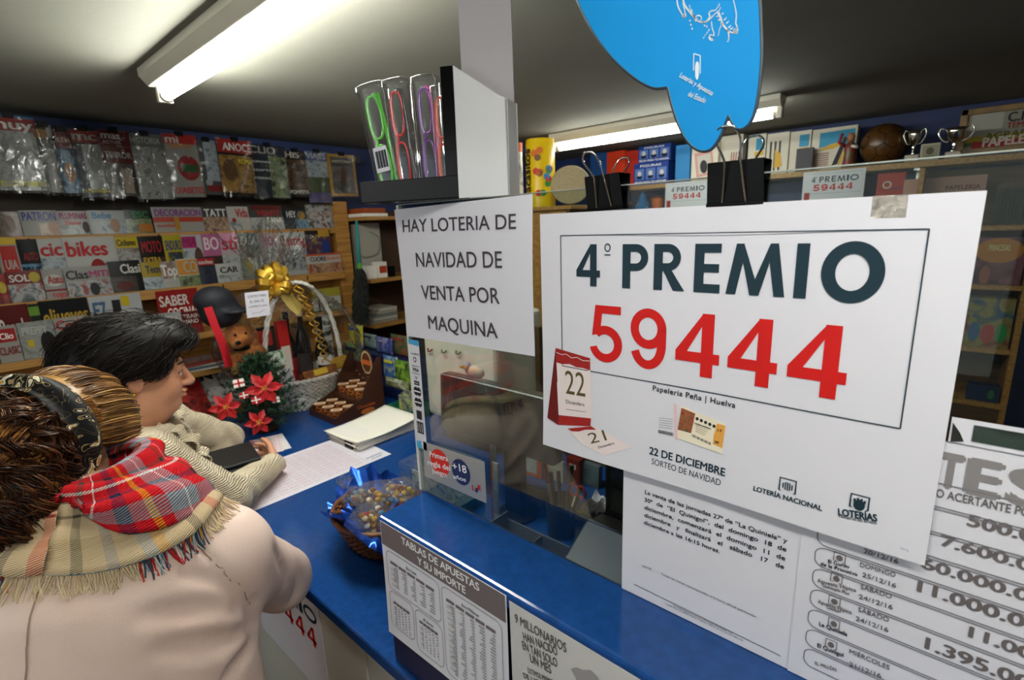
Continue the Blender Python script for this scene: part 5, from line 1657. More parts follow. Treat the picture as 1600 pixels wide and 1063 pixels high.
# ---------------------------------------------------------------- toy shelving in the back corner
XR = 3.30
zz = [atx(1548, y, XR)[2] for y in (353, 446, 546, 632)]
ya, yb2_ = 0.18, -0.28
t = thing('toy_shelving', 'pine shelving of toys in the dark corner beyond the glass', 'shelf unit', (3.45, -0.05, 0))
MB().span(V(3.655, yb2_, 0), V(3.688, ya, ZS - 0.045)).build('back_panel', M_wood_dk, t)
for z in zz:
    MB().span(V(XR, yb2_ + 0.022, z - 0.022), V(3.655, ya - 0.022, z)).build('shelf_board', M_wood_x, t, bevel=0.002)
for y in (yb2_, ya - 0.022):
    MB().span(V(XR - 0.005, y, 0), V(3.655, y + 0.022, ZS - 0.045)).build('side_panel', M_wood, t)
MB().span(V(XR + 0.01, yb2_ + 0.023, 0.02), V(XR + 0.03, ya - 0.023, zz[3] - 0.023)).build('kick_board', M_wood_dk, t)
for k in range(9):
    c = atx(1553 + 6 * k, 345, XR + 0.1)
    p = V(XR + 0.10 + 0.02 * (k % 3), c[1], zz[0] + 0.0005)
    t = thing('pencil_packet', 'clear packet of dark pencils standing on the top board of the toy shelving', 'pencil packet', p, 'pencil packets on the toy shelving')
    MB().span(p - V(0.006, 0.009, 0), p + V(0.006, 0.009, 0.185 + 0.01 * (k % 2))).build('packet', M_clear, t)
    b = MB()
    for j in (-1, 1):
        b.tube([p + V(0, j * 0.004, 0.004), p + V(0, j * 0.004, 0.17)], 0.003, 6)
    b.build('pencil', flat('#2b2a26'), t)


def toybox(name, label, p0, p1, zb, X, base, parts):
    a, c = atx(p0[0], p0[1], X), atx(p1[0], p1[1], X)
    t = thing(name, label, 'toy box', (X, (a[1] + c[1]) / 2, zb), 'toy boxes on the corner shelving')
    y1 = max(c[1], yb2_ + 0.03)
    MB().span(V(X, a[1], zb + 0.0005), V(X + 0.08, y1, a[2])).build('carton', base, t, bevel=0.002)
    f = XF((X - 0.0006, a[1], zb))
    W_, H_ = a[1] - y1, a[2] - zb
    for nm, (u, v, ru, rv, col) in parts:
        MB().add([f.p(W_ * (u + ru * math.cos(k * .3142)), H_ * (v + rv * math.sin(k * .3142)), 0.0006) for k in range(20)], [tuple(range(20))]).build(nm, flat(col), t)
    return t, f, W_, H_


t, f, W_, H_ = toybox('doll_box', 'toy box with an orange oval title over a pink and purple picture', (1524, 371), (1600, 440), zz[1], XR + 0.04, art_mat('doll_print', '#3f1f2a', '#6d2f44', '#7a4a52', 14, 1), [('oval_title', (.5, .72, .46, .26, '#b8772e')), ('printed_doll', (.3, .2, .1, .2, '#9a5a4a'))])
MB().text('PRINCESAS', f, W_ * .3, W_ * .7, H_ * .72, H_ * .12, flat('#e0cf8a'), 0.03, 0.0012).build('lettering', None, t)
t, f, W_, H_ = toybox('clay_set', 'toy box with blue, red and green tubs printed on a yellow base', (1516, 464), (1588, 540), zz[2], XR + 0.04, art_mat('clay_print', '#24506d', '#8f8a4a', '#7a2f2a', 12, 4), [('printed_tub', (.2, .3, .13, .2, '#2a5f8f')), ('printed_tub', (.5, .28, .15, .2, '#b0322f')), ('printed_tub', (.8, .3, .12, .2, '#2f8a4a'))])
t, f, W_, H_ = toybox('blue_game', 'flat dark blue toy box lying under the clay set shelf', (1512, 600), (1572, 632), zz[3], XR + 0.03, flat('#2a3550'), [('printed_star', (.75, .5, .1, .3, '#3f6f4a'))])
# ---------------------------------------------------------------- binder clips on the glass rim


def binder_clip(px0, px1, pybot, label, tilt=0.0, spread=0.012):
    a, c = atx(px0, pybot, GX - 0.02), atx(px1, pybot, GX - 0.02)
    w_ = a[1] - c[1]
    yc = (a[1] + c[1]) / 2
    h = w_ * 0.52
    o = V(GX + 0.0025, yc, GT - h + 0.001)
    f = Frame(o, (0, -math.cos(tilt), -math.sin(tilt)), (0, -math.sin(tilt), math.cos(tilt)))
    t = thing('binder_clip', label, 'binder clip', o, 'big black binder clips on the glass rim')
    hw = w_ / 2
    tp = h + 0.012
    b = MB()
    for s in (-1, 1):
        P = lambda x, y, d: f.p(x, y, d)
        b.add([f.p(-hw, 0.0, s * 0.0065), f.p(hw, 0, s * 0.0065), f.p(hw * 0.96, tp, s * 0.013), f.p(-hw * 0.96, tp, s * 0.013),
               f.p(-hw, 0.0, s * 0.0075), f.p(hw, 0, s * 0.0075), f.p(hw * 0.96, tp, s * 0.014), f.p(-hw * 0.96, tp, s * 0.014)],
              [(0, 1, 2, 3), (7, 6, 5, 4), (0, 4, 5, 1), (1, 5, 6, 2), (2, 6, 7, 3), (3, 7, 4, 0)])
        b.tube([f.p(-hw, 0, s * 0.0078), f.p(hw, 0, s * 0.0078)], 0.0022, 8)
    b.box((0, tp, 0), (hw * 1.92, 0.001, 0.027), f)
    b.build('clip_body', M_black, t, bevel=0.0004)
    for s in (-1, 1):
        L = w_ * 1.22
        out = spread
        pts = [(-hw * 0.42, 0.0, 0.0085), (-hw * 0.30, L * 0.45, 0.012), (-hw * 0.28, L * 0.62, 0.014), (-hw * 0.40, L * 0.86, 0.026), (-hw * 0.26, L * 1.0, 0.030), (0, L * 1.03, 0.031),
               (hw * 0.26, L * 1.0, 0.030), (hw * 0.40, L * 0.86, 0.026), (hw * 0.28, L * 0.62, 0.014), (hw * 0.30, L * 0.45, 0.012), (hw * 0.42, 0.0, 0.0085)]
        MB().tube(smoothpath([f.p(x, y, s * (d + out * y / L)) for x, y, d in pts], 5), 0.0011, 8).build('wire_handle', M_chrome, t, smooth=True)
    return t


binder_clip(1096, 1187, 309, 'bigger black binder clip on the glass rim holding the prize poster', 0.0, 0.012)
binder_clip(907, 963, 318, 'smaller black binder clip on the glass rim above the poster corner', -0.03, 0.010)

# ---------------------------------------------------------------- reading-glasses display on the glass rim
M_card_w = mat('white_gloss_card', '#cfcdd0', 0.16, coat=0.3)
ZD = GT + 0.0016
Xd = GX - 0.012
d0 = atx(717, 305, Xd)
dr = atx(797, 300, Xd)
dt = atx(718, 98, Xd)
ang = 0.0
fd = Frame(V(Xd, d0[1], ZD), (math.sin(0.33), -math.cos(0.33), 0), (0, 0, 1))
wd = fd.hit(797, 300)[0]
hd = dt[2] - ZD
hr = fd.hit(797, 153)[1]
t = thing('glasses_display', 'black and white cardboard display for reading glasses standing on the glass rim', 'display stand', (Xd, d0[1], ZD))
Dp = 0.037
th = 0.0025
side_prof = [(0, 0), (wd, 0), (wd + 0.001, hr), (wd * 0.86, hr + (hd - hr) * 0.10), (0.002, hd)]
bk = MB()
bk.prism(side_prof, fd, -th, 0)
bk.prism(side_prof, fd, -Dp, -Dp + th)
bk.build('white_side', M_card_w, t)
b = MB()
# black front edge strips with the tray
fe = Frame(fd.o, (1, 0, 0), (0, 0, 1))
b.box((-0.0007, hd / 2, -0.006), (0.0005, 0.0005, 0.0005), fd)
tw = d0[1] + 0.0
tl = -fd.hit(562, 297)[0]          # how far the tray reaches past the card
zt0 = fd.hit(600, 283)[1]
b = MB()
b.prism([(-0.0202, 0.0), (0.0, 0.0), (0.0, hd), (-0.0188, hd + 0.001)], fd, -0.004, -0.0005)
b.build('black_edge', M_black_gloss, t)
b = MB()
b.box((-tl / 2 - 0.0, zt0 / 2 + 0.0005, -0.0015), (tl, zt0, 0.003), fd)
b.box((-tl / 2, zt0 / 2 + 0.0005, -Dp + 0.0015), (tl, zt0, 0.003), fd)
b.box((-tl + 0.0015, zt0 / 2 + 0.0005, -Dp / 2), (0.003, zt0, Dp), fd)
b.box((-tl / 2, 0.002, -Dp / 2), (tl, 0.003, Dp), fd)
b.build('tray', M_black_gloss, t, bevel=0.001)
b = MB()
b.box((wd - 0.0015, hr * 0.5, -Dp / 2), (0.003, hr, Dp), fd)
b.build('back_card', M_card_w, t)
hx0 = fd.hit(704, 60)[0]
hx1 = fd.hit(788, 60)[0]
b = MB()
b.prism([(hx0, hd * 0.55), (hx1, hd * 0.55), (hx1, hd + 0.16), (hx0, hd + 0.16)], fd, -0.031, -0.028)
b.build('header_card', mat('lilac_white_card', '#a8a3a7', 0.35), t)


def spectacles(px, lean, c1, c2, label, open_=False, dep=0.03, pyt=122, wpx=40):
    """clear soft case with folded reading glasses standing in the tray"""
    x, y = fd.hit(px, 285)
    _, y1 = fd.hit(px, pyt)
    w2 = abs(fd.hit(px + wpx / 2, 200)[0] - fd.hit(px - wpx / 2, 200)[0]) / 2 * 0.93
    f = fd.shifted(x, 0.0075, -dep, lean)
    H = y1 - 0.004
    t = thing('reading_glasses_case', label, 'reading glasses', f.o, 'reading glasses cases in the display tray')
    b = MB()
    N = 20
    vs, fs = [], []
    for j, (hh, sc) in enumerate(((0, 0.9), (H * 0.5, 0.98), (H - 0.012, 1.0), (H - 0.010, 1.06), (H, 1.06), (H + 0.001, 0.98))):
        for k in range(N):
            an = 2 * math.pi * k / N
            vs.append(f.p(w2 * sc * math.copysign(abs(math.cos(an)) ** 0.7, math.cos(an)), hh, 0.015 * sc * math.copysign(abs(math.sin(an)) ** 0.7, math.sin(an))))
    for j in range(5):
        for k in range(N):
            l = (k + 1) % N
            fs.append((j * N + k, j * N + l, (j + 1) * N + l, (j + 1) * N + k))
    fs.append(tuple(range(5 * N, 6 * N)))
    b.add(vs, fs)
    b.build('clear_case', M_clear, t, smooth=True)
    m1 = mat('frame_' + c1.lstrip('#'), c1, 0.15, coat=0.6)
    m2 = mat('frame_' + c2.lstrip('#'), c2, 0.2, coat=0.4)
    b = MB()
    xo = -w2 * 0.35
    Lh = H * 0.40
    for yc in (H * 0.29, H * 0.72):
        loop = []
        for k in range(28):
            an = 2 * math.pi * k / 28
            loop.append(f.p(xo + w2 * 0.34 + w2 * 0.42 * math.copysign(abs(math.cos(an)) ** 0.65, math.cos(an)) * 1.0, yc + Lh * 0.46 * math.copysign(abs(math.sin(an)) ** 0.75, math.sin(an)), 0.006 - 0.002 * math.cos(an)))
        b.tube(loop, [0.0019 + 0.0012 * max(0, -math.cos(2 * math.pi * k / 28)) for k in range(28)], 8, closed=True)
    b.tube(smoothpath([f.p(xo, H * 0.46, 0.006), f.p(xo + w2 * 0.25, H * 0.505, 0.009), f.p(xo, H * 0.55, 0.006)], 6), 0.0022, 8)
    b.build('front_frame', m1, t, smooth=True)
    b = MB()
    for yc in (H * 0.29, H * 0.72):
        b.add([f.p(xo + w2 * 0.34 + w2 * 0.38 * math.cos(k * .2618), yc + Lh * 0.42 * math.sin(k * .2618), 0.006) for k in range(24)], [tuple(range(24))])
    b.build('lens', M_glass, t)
    for s in (0, 1):
        P = smoothpath([f.p(w2 * (0.10 + 0.30 * s), H * (0.93 - 0.01 * s), 0.003), f.p(w2 * (0.42 + 0.1 * s), H * 0.72, -0.001 + 0.005 * s), f.p(w2 * (0.60 + 0.08 * s), H * 0.40, 0.001 + 0.005 * s), f.p(w2 * (0.74 + 0.02 * s), H * 0.06, 0.001 + 0.005 * s)], 8)
        MB().tube(P, [0.0038] * (len(P) - 6) + [0.0046] * 6, 8, flat=0.5).build('temple', m2, t, smooth=True)
    return t, f, H, w2


t, f, H, w2 = spectacles(601, 0.13, '#58c02a', '#4fb52a', 'clear case with bright green reading glasses and a barcode label', pyt=127, dep=0.0185, wpx=46)
b = MB()
b.box((w2 * 0.15, H * 0.34, 0.0162), (w2 * 1.0, H * 0.22, 0.0006), f, M_paper)
for k in range(12):
    b.box((w2 * (-0.22 + 0.07 * k), H * 0.34, 0.0167), (0.0006 + 0.0005 * (k % 3), H * 0.15, 0.0004), f, INKK)
b.build('barcode_label', None, t)
spectacles(629, 0.06, '#c9161c', '#2e2f33', 'clear case with red rimmed reading glasses and black temples', pyt=122, dep=0.0185, wpx=40)
spectacles(669, 0.03, '#6a2a8a', '#d0328c', 'clear case with purple rimmed reading glasses and pink temples', pyt=118, dep=0.0185, wpx=40)
spectacles(690, 0.0, '#c9431c', '#b8401c', 'clear case with orange reading glasses half hidden by the black display edge', pyt=135, dep=0.0185, wpx=34)

# ---------------------------------------------------------------- blue hanging sign
XH = 0.50
fh = XF(atx(1060, 100, XH))
out = [(895, -18), (905, 8), (928, 52), (958, 92), (992, 122), (1020, 137), (1042, 136), (1044, 140), (1050, 165), (1058, 190), (1068, 212), (1082, 229), (1097, 236), (1111, 232), (1124, 214), (1133, 192), (1138, 180),
       (1141, 188), (1150, 200), (1160, 201), (1172, 190), (1180, 168), (1186, 130), (1189, 85), (1188, 40), (1186, 0), (1180, -30)]
seg_ = [out[:7], out[7:17], out[17:]]
pts = []
for sg in seg_:
    pts += [tuple(q[:2]) for q in smoothpath([V(*fh.hit(*p), 0) for p in sg], 4)]
top = fh.hit(1040, 0)[1]
zc_top = HC - 0.13 - fh.o[2]
xr, xl = pts[-1][0], pts[0][0]
pts += [(xr - 0.004, top + 0.06), (xr - 0.02, zc_top - 0.03), (xr - 0.05, zc_top), (xl + 0.02, zc_top), (xl - 0.02, zc_top - 0.03), (xl - 0.012, top + 0.05)]
# smooth closed outline, keeping the cusps
t = thing('hanging_sign', 'bright blue hand-shaped card sign with white ornament hanging above the glass', 'sign', (XH, fh.o[1], fh.o[2]))
M_cy = mat('cyan_card', '#0f87cc', 0.6, spec=0.2)
MB().prism(pts, fh, -0.003, 0.0).build('sign_card', M_cy, t)
b = MB()
n = len(pts)
b.tube([fh.p(x, y, -0.0015) for x, y in pts], 0.0019, 6, closed=True)
b.build('card_edge', mat('sign_edge', '#2d3b46', 0.5), t)
b = MB()
for x in (xl + 0.05, xr - 0.06):
    b.tube([fh.p(x, zc_top - 0.004, -0.0015), V(XH + 0.0015, fh.o[1] - x, HC)], 0.0008, 6)
b.build('hanging_thread', flat('#c9c9c9'), t)
b = MB()
LW = flat('#d3dde4')
Z6 = lambda x, y: fh.hit(860 + x * 0.2625, y * 0.2625)
# scrollwork
def scroll(pts_, w0, w1=None):
    P = [np.array(Z6(*p)) for p in pts_]
    P = smoothpath([V(p[0], p[1], 0) for p in P], 6)
    n_ = len(P)
    for i in range(n_ - 1):
        s = i / (n_ - 1)
        w_ = w0 + ((w1 if w1 is not None else w0) - w0) * s
        b.stroke([P[i][:2], P[i + 1][:2] + (P[i + 1][:2] - P[i][:2]) * 0.15], w_, fh, 0.0006, LW)


def curlp(cx, cy, r, a0, turns=1.3, sgn=1):
    return [(cx + r * (1 - k / 16 * 0.75) * math.cos(a0 + sgn * k / 16 * turns * 6.283), cy + r * (1 - k / 16 * 0.75) * math.sin(a0 + sgn * k / 16 * turns * 6.283)) for k in range(16)]


scroll([(755, 0), (762, 40), (785, 85), (800, 105), (806, 90), (800, 60), (790, 20)], .0012, .0008)
scroll([(790, -10), (800, 30), (830, 70), (860, 105), (890, 130), (930, 130), (960, 105), (985, 80), (1010, 60)], .0017, .0008)
scroll([(860, 105), (850, 85), (838, 62), (828, 30)], .0010, .0005)
scroll([(930, 130), (950, 100), (945, 80), (960, 66), (985, 60), (1005, 30)], .0014, .0006)
scroll([(1000, 75), (1015, 110), (1030, 150), (1060, 190), (1062, 235), (1055, 250)], .0020, .0006)
scroll([(1050, 180), (1085, 195), (1105, 185), (1112, 160), (1105, 140), (1108, 90), (1100, 40), (1090, 0)], .0013, .0007)
scroll([(960, 130), (965, 170), (975, 200), (968, 232), (952, 225), (950, 205)], .0009, .0007)
scroll([(1025, 145), (1010, 170), (1000, 215)], .0009, .0005)
scroll(curlp(797, 92, 14, 0), .0009, .0005)
scroll(curlp(885, 112, 24, 2.4), .0010, .0005)
scroll(curlp(962, 222, 20, 1.0), .0010, .0005)
scroll(curlp(1102, 180, 16, -1.0), .0009, .0005)
for (x, y, a) in ((905, 130, 0.6), (915, 150, 0.9), (930, 155, 1.3), (990, 100, -0.4), (1000, 120, -0.2), (1015, 140, 0.3), (1022, 85, -0.8), (1035, 120, -0.9), (1048, 140, -0.8), (1060, 165, -0.7), (1072, 175, -0.6), (1095, 195, 0.2), (840, 60, 1.2), (850, 80, 1.4), (945, 175, 1.9), (935, 190, 2.0), (925, 205, 2.1), (915, 220, 2.1), (830, 120, 1.3), (835, 145, 1.3), (842, 168, 1.3), (1010, 55, -1.6), (1004, 35, -1.5)):
    L = 22 if y > 100 and x > 960 else 13
    scroll([(x, y), (x + L * 0.5 * math.cos(a) + 3, y + L * 0.5 * math.sin(a)), (x + L * math.cos(a), y + L * math.sin(a))], .0013, .0003)
# emblem: hand in a bracket, and the name
q = [Z6(*p) for p in ((853, 420), (855, 320), (893, 332), (893, 440))]
for i in range(3):
    b.stroke([q[i], q[i + 1]], 0.0008, fh, 0.0006, LW)
b.poly([Z6(*p) for p in ((862, 400), (866, 378), (874, 365), (884, 374), (887, 400), (884, 455), (878, 474), (870, 474), (864, 455))][::-1], fh, 0.0006, LW)
b.text_px('Loterías y Apuestas', fh, (860 + 768 * .2625, 458 * .2625), (860 + 962 * .2625, 571 * .2625), (860 + 768 * .2625, 424 * .2625), LW, 0.02)
b.text_px('del Estado', fh, (860 + 818 * .2625, 571 * .2625), (860 + 920 * .2625, 615 * .2625), (860 + 818 * .2625, 537 * .2625), LW, 0.02)
b.build('lettering', None, t)
# ---------------------------------------------------------------- papers on the counter
ZC = CZ + 0.0004
f = ZF((0.445, 1.483, ZC), -0.02)
t = thing('number_sheet', 'big white sheet printed with pink rows of numbers lying along the blue counter edge', 'printed sheet', (0.71, 1.63, CZ))
MB().sheet(0.0, 0.535, 0.0, 0.30, f, nx=1, ny=1, t=0.0003).build('sheet', M_paper, t)
b = MB()
rg = random.Random(4)
PK = flat('#dfb6c0')
for j in range(13):
    y = 0.022 + j * 0.0205
    x = 0.03
    b.stroke([(0.025, y - 0.006), (0.44, y - 0.006)], 0.0006, f, 0.0004, PK)
    s = ' '.join('%05d' % rg.randrange(100000) for k in range(11))
    b.text(s, f, 0.03, 0.435, y, 0.009, flat('#cf9aa8'), 0.0, 0.0005)
b.text('SORTEO', f, 0.455, 0.52, 0.035, 0.008, flat('#3a4a9a'), 0.02, 0.0005)
b.text('22 DIC', f, 0.465, 0.51, 0.018, 0.007, flat('#2a2c50'), 0.02, 0.0005)
b.stroke([(0.445, 0.005), (0.45, 0.29)], 0.0008, f, 0.0005, flat('#b07a86'))
b.build('lettering', None, t)

# stack of papers with a curled top sheet
pc = [V(0.886, 1.825, 0), V(0.936, 1.569, 0), V(1.170, 1.579, 0), V(1.190, 1.80, 0)]
cen = sum(pc) / 4
fp = ZF((cen[0], cen[1], CZ + 0.0012), 0.02)
t = thing('paper_stack', 'thick stack of white papers with a curled top sheet beside the chocolate display', 'paper stack', fp.o)
rg = random.Random(9)
b = MB()
for k in range(9):
    f = fp.shifted(rg.uniform(-.008, .008), rg.uniform(-.006, .006), 0.004 * k, rg.uniform(-0.05, 0.05))
    b.box((0, 0, 0.0016), (0.27, 0.205, 0.0033), f)
b.build('paper_pile', M_paper_warm, t)
f = fp.shifted(-0.131, -0.05, 0.001)
MB().box((-0.006, 0, 0.014), (0.006, 0.05, 0.024), f).build('black_clip', M_black, t)
f = fp.shifted(0, -0.005, 0.0375)
f.bend = lambda x, y: 0.014 * max(0, (x - 0.04) / 0.1) ** 2 + 0.010 * max(0, (-y - 0.02) / 0.1) * max(0, -x / 0.14) + 0.004 * math.sin(x * 20)
MB().sheet(-0.145, 0.15, -0.115, 0.115, f, nx=14, ny=10, t=0.0012).build('top_sheet', mat('cream_white_paper', '#f3f0e3', 0.7), t, smooth=True)

# slips by the little tree
for k, (dx, dy, ro, col, lab) in enumerate(((0.018, 0.0, -0.25, '#eae6e6', 'plain white slip under the pink betting slip by the black wallet'), (0.0, 0.0, -0.35, '#f2dfe2', 'pink printed betting slip on the counter by the black wallet'))):
    f = ZF((0.735 + dx, 1.955 + dy, ZC + 0.0007 * k), ro)
    t = thing('betting_slip', lab, 'slip', f.o)
    MB().sheet(-0.055, 0.055, -0.115, 0.065, f, flat(col), nx=1, ny=1, t=0.0003).build('slip_sheet', None, t)
    if k:
        b = MB()
        for j in range(9):
            b.stroke([(-0.035, -0.095 + 0.018 * j), (0.048, -0.095 + 0.018 * j)], 0.0012, f, 0.0005, flat('#dba4ad'))
        for j in range(6):
            b.stroke([(-0.035 + 0.0166 * j, -0.095), (-0.035 + 0.0166 * j, 0.05)], 0.0010, f, 0.0005, flat('#dba4ad'))
        b.poly([(-0.053, -0.11), (-0.042, -0.11), (-0.042, 0.055), (-0.053, 0.055)], f, 0.0004, flat('#d98a96'))
        b.stroke([(-0.03, 0.058), (0.0, 0.058)], 0.005, f, 0.0005, flat('#5f8a6a'))
        b.build('printed_grid', None, t)

# ---------------------------------------------------------------- candy basket by the free end of the ledge
bo = V(0.640, 1.040, ZC)
fb = ZF(bo + V(0, 0, 0.004))
t = thing('candy_basket', 'small brown wicker basket lined with blue foil beside the end of the ledge', 'basket', bo)
M_wick = mat('brown_wicker', '#8a5424', 0.5, col2='#5c3212', scale=40)


def wicker(fr, r0, r1, H, rows, n, rad, m, ax=1.0, ay=1.0):
    b = MB()
    for j in range(rows):
        h = rad + (H - rad) * j / (rows - 1)
        R = r0 + (r1 - r0) * (j / (rows - 1)) ** 0.8
        P = []
        N = n * 4
        for k in range(N):
            a = 2 * math.pi * k / N
            w_ = rad * 0.8 * (1 if (k // 2 + j) % 2 else -1)
            P.append(fr.p((R + w_) * math.cos(a) * ax, (R + w_) * math.sin(a) * ay, h))
        b.tube(P, rad, 6, closed=True)
    for k in range(n):
        a = 2 * math.pi * k / n
        b.tube([fr.p((r0 + (r1 - r0) * s ** 0.8) * math.cos(a) * ax, (r0 + (r1 - r0) * s ** 0.8) * math.sin(a) * ay, H * s) for s in np.linspace(0, 1, 6)], rad * 0.8, 6)
    b.lathe([(r0 * 0.98, 0.0), (r0 * 0.98, rad)], fr, 24, None, ax, ay)
    return b


wicker(fb, 0.062, 0.108, 0.098, 13, 26, 0.0042, M_wick, 1.0, 1.15).build('wicker_body', M_wick, t, smooth=True)
P = []
for k in range(60):
    a = 2 * math.pi * k / 60
    P.append(fb.p(0.110 * math.cos(a), 0.1265 * math.sin(a), 0.100))
MB().tube(P, 0.006, 8, closed=True).build('rim', M_wick, t, smooth=True)
M_foil = mat('blue_foil', '#2a66e0', 0.2, 0.7, col2='#143a9a', scale=25)
rg = random.Random(12)
ph = [rg.uniform(0, 6.28) for k in range(6)]


def foil(s, v):
    a = 2 * math.pi * s
    r = 0.035 + 0.094 * v
    rip = 0.007 * math.sin(17 * a + ph[0]) + 0.005 * math.sin(29 * a + ph[1])
    z = 0.062 + 0.030 * v + (0.052 * max(0, v - 0.5) / 0.5) * (0.6 + 0.6 * math.sin(3 * a + ph[2])) + rip * v
    r += rip * v * 0.8
    if v > 0.72 and math.sin(a + 2.6) > -0.2:
        q_ = (v - 0.72) / 0.28
        r += 0.016 * math.sin(q_ * 1.57)
        z -= 0.055 * q_ * q_ * min(1, math.sin(a + 2.6) + 0.2)
    return fb.p(r * math.cos(a), r * 1.15 * math.sin(a), z)


MB().grid(foil, 120, 14, None).build('foil_lining', M_foil, t, smooth=True)
MB().box((-0.095, -0.062, 0.088), (0.002, 0.06, 0.014), fb.shifted(0, 0, 0, 0.35), flat('#e3c3b4')).build('price_tag', None, t)
M_cello = clear_mat('cellophane', '#fafaf8', 0.0, 0.10, body=0.04, wrinkle=0.5, wscale=60, glossier=0.5)
CAND = ['#c79a3a', '#8a5a2a', '#d8c9a0', '#6d3a1c', '#b8a24a', '#e3ddd0', '#a8332a', '#3f7fb0']
for j, (dx, dy, dz, sz, lab) in enumerate(((-0.045, -0.035, 0.105, 1.15, 'clear bag of gold wrapped sweets at the front of the blue foil basket'), (0.01, 0.02, 0.120, 1.2, 'clear bag of brown and gold sweets in the middle of the foil basket'),
                                          (0.055, -0.02, 0.122, 1.15, 'clear bag of white and gold sweets by the glass edge in the foil basket'), (-0.01, 0.085, 0.108, 0.8, 'small clear bag with a tied tuft at the back of the foil basket'))):
    c = bo + V(dx, dy, dz)
    t2 = thing('sweet_bag', lab, 'bag of sweets', c - V(0, 0, 0.03), 'bags of sweets in the foil basket')
    rg = random.Random(20 + j)
    b = MB()
    for k in range(34):
        d = unit(V(rg.gauss(0, 1), rg.gauss(0, 1), rg.gauss(0, 1))) * 0.034 * sz * rg.uniform(0.3, 0.92)
        b.ball(c + d * V(1.1, 1.1, 0.8), (0.009, 0.009, 0.007), 7, flat(rg.choice(CAND), 0.3))
    b.build('sweets', None, t2, smooth=True)
    tag(t2.children[-1], kind='stuff')
    b = MB()
    phs = [rg.uniform(0, 6) for q in range(3)]

    def bag(s, v):
        a, e = 2 * math.pi * s, math.pi * (v - 0.5)
        r = 0.043 * sz * (1 + 0.07 * math.sin(6 * a + phs[0]) * math.cos(e) + 0.06 * math.sin(5 * e + 3 * a + phs[1]))
        return c + V(r * 1.12 * math.cos(a) * math.cos(e), r * 1.12 * math.sin(a) * math.cos(e), r * 0.86 * math.sin(e))
    b.grid(bag, 26, 14)
    if j in (0, 3):
        tz = c + V(-0.02, 0.02, 0.036 * sz)
        b.grid(lambda s, v: tz + V((0.005 + 0.014 * v) * math.cos(6.283 * s) * (1 + 0.3 * math.sin(38 * s)), (0.005 + 0.014 * v) * math.sin(6.283 * s) * (1 + 0.3 * math.cos(30 * s)), 0.03 * v), 24, 5)
    b.build('clear_wrap', M_cello, t2, smooth=True)

# ---------------------------------------------------------------- gift basket in cellophane
go = V(1.075, 2.27, ZC)
fg = ZF(go)
M_white_w = mat('white_wicker', '#efece5', 0.55, col2='#d5d1c7', scale=50)
t = thing('gift_basket', 'white wicker gift basket with a tall handle wrapped in clear film and tied with gold', 'gift basket', go)
wicker(fg, 0.125, 0.185, 0.145, 14, 40, 0.0055, M_white_w, 1.0, 0.80).build('wicker_body', M_white_w, t, smooth=True)
b = MB()
for q_ in range(2):
    P = []
    for k in range(160):
        a = 2 * math.pi * k / 160
        w_ = 0.007 * math.sin(24 * a + q_ * math.pi)
        P.append(fg.p((0.188 + w_) * math.cos(a), (0.150 + w_) * math.sin(a), 0.150 + 0.006 * math.cos(24 * a + q_ * math.pi)))
    b.tube(P, 0.006, 6, closed=True)
b.build('braided_rim', M_white_w, t, smooth=True)
b = MB()
arch = [fg.p(-0.185 * math.cos(a) , -0.02 - 0.01 * math.sin(a), 0.13 + 0.455 * math.sin(a) ** 0.85) for a in np.linspace(0.02, math.pi - 0.02, 60)]
for q_ in range(3):
    P = []
    for k, p in enumerate(arch):
        an = k * 0.75 + q_ * 2.094
        P.append(p + V(0.006 * math.cos(an), 0.006 * math.sin(an), 0.004 * math.sin(an)))
    b.tube(P, 0.0062, 7)
b.build('handle', M_white_w, t, smooth=True)

# film: bulging bag gathered at the neck, with a flaring crown
neck = V(0.955, 2.20, 1.665)
rg = random.Random(31)
fph = [rg.uniform(0, 6.28) for k in range(10)]
WP = [(0.165, 0.055, 0.00), (0.20, 0.10, 0.02), (0.27, 0.20, 0.0), (0.285, 0.33, -0.02), (0.25, 0.45, -0.05), (0.16, 0.55, -0.09), (0.035, 0.612, -0.118), (0.022, 0.622, -0.12), (0.05, 0.655, -0.12), (0.115, 0.73, -0.115), (0.15, 0.80, -0.10)]


def film(s, v):
    a = 2 * math.pi * s
    u = v * (len(WP) - 1)
    i = min(int(u), len(WP) - 2)
    w_ = u - i
    r, z, x = [WP[i][k] * (1 - w_) + WP[i + 1][k] * w_ for k in range(3)]
    cre = 0.035 * math.sin(7 * a + fph[0] + 2 * z) + 0.03 * math.sin(13 * a + fph[1] - 4 * z) + 0.02 * math.sin(23 * a + fph[2] + 9 * z)
    if v > 0.66:
        q_ = (v - 0.66) / 0.34
        cre *= 1 + 6 * q_
        z += q_ * (0.05 * math.sin(3 * a + fph[3]) + 0.05 * math.sin(5 * a + fph[4]))
    r *= 1 + cre
    lx = 1.0 + 0.26 * max(0, -math.cos(a)) * math.exp(-((z - 0.32) / 0.2) ** 2)
    return fg.p(x + r * math.cos(a) * lx, r * math.sin(a) * 0.72 + (-0.07 * min(1, z / 0.62)), z)


M_film = clear_mat('gift_film', '#ffffff', 0.0, 0.05, wrinkle=0.9, wscale=16, glossier=0.6)
MB().grid(film, 150, 60).build('clear_film', M_film, t, smooth=True)
# bow
M_gold = mat('gold_ribbon', '#c9982a', 0.28, 0.55, col2='#e0b84a', scale=18)
b = MB()


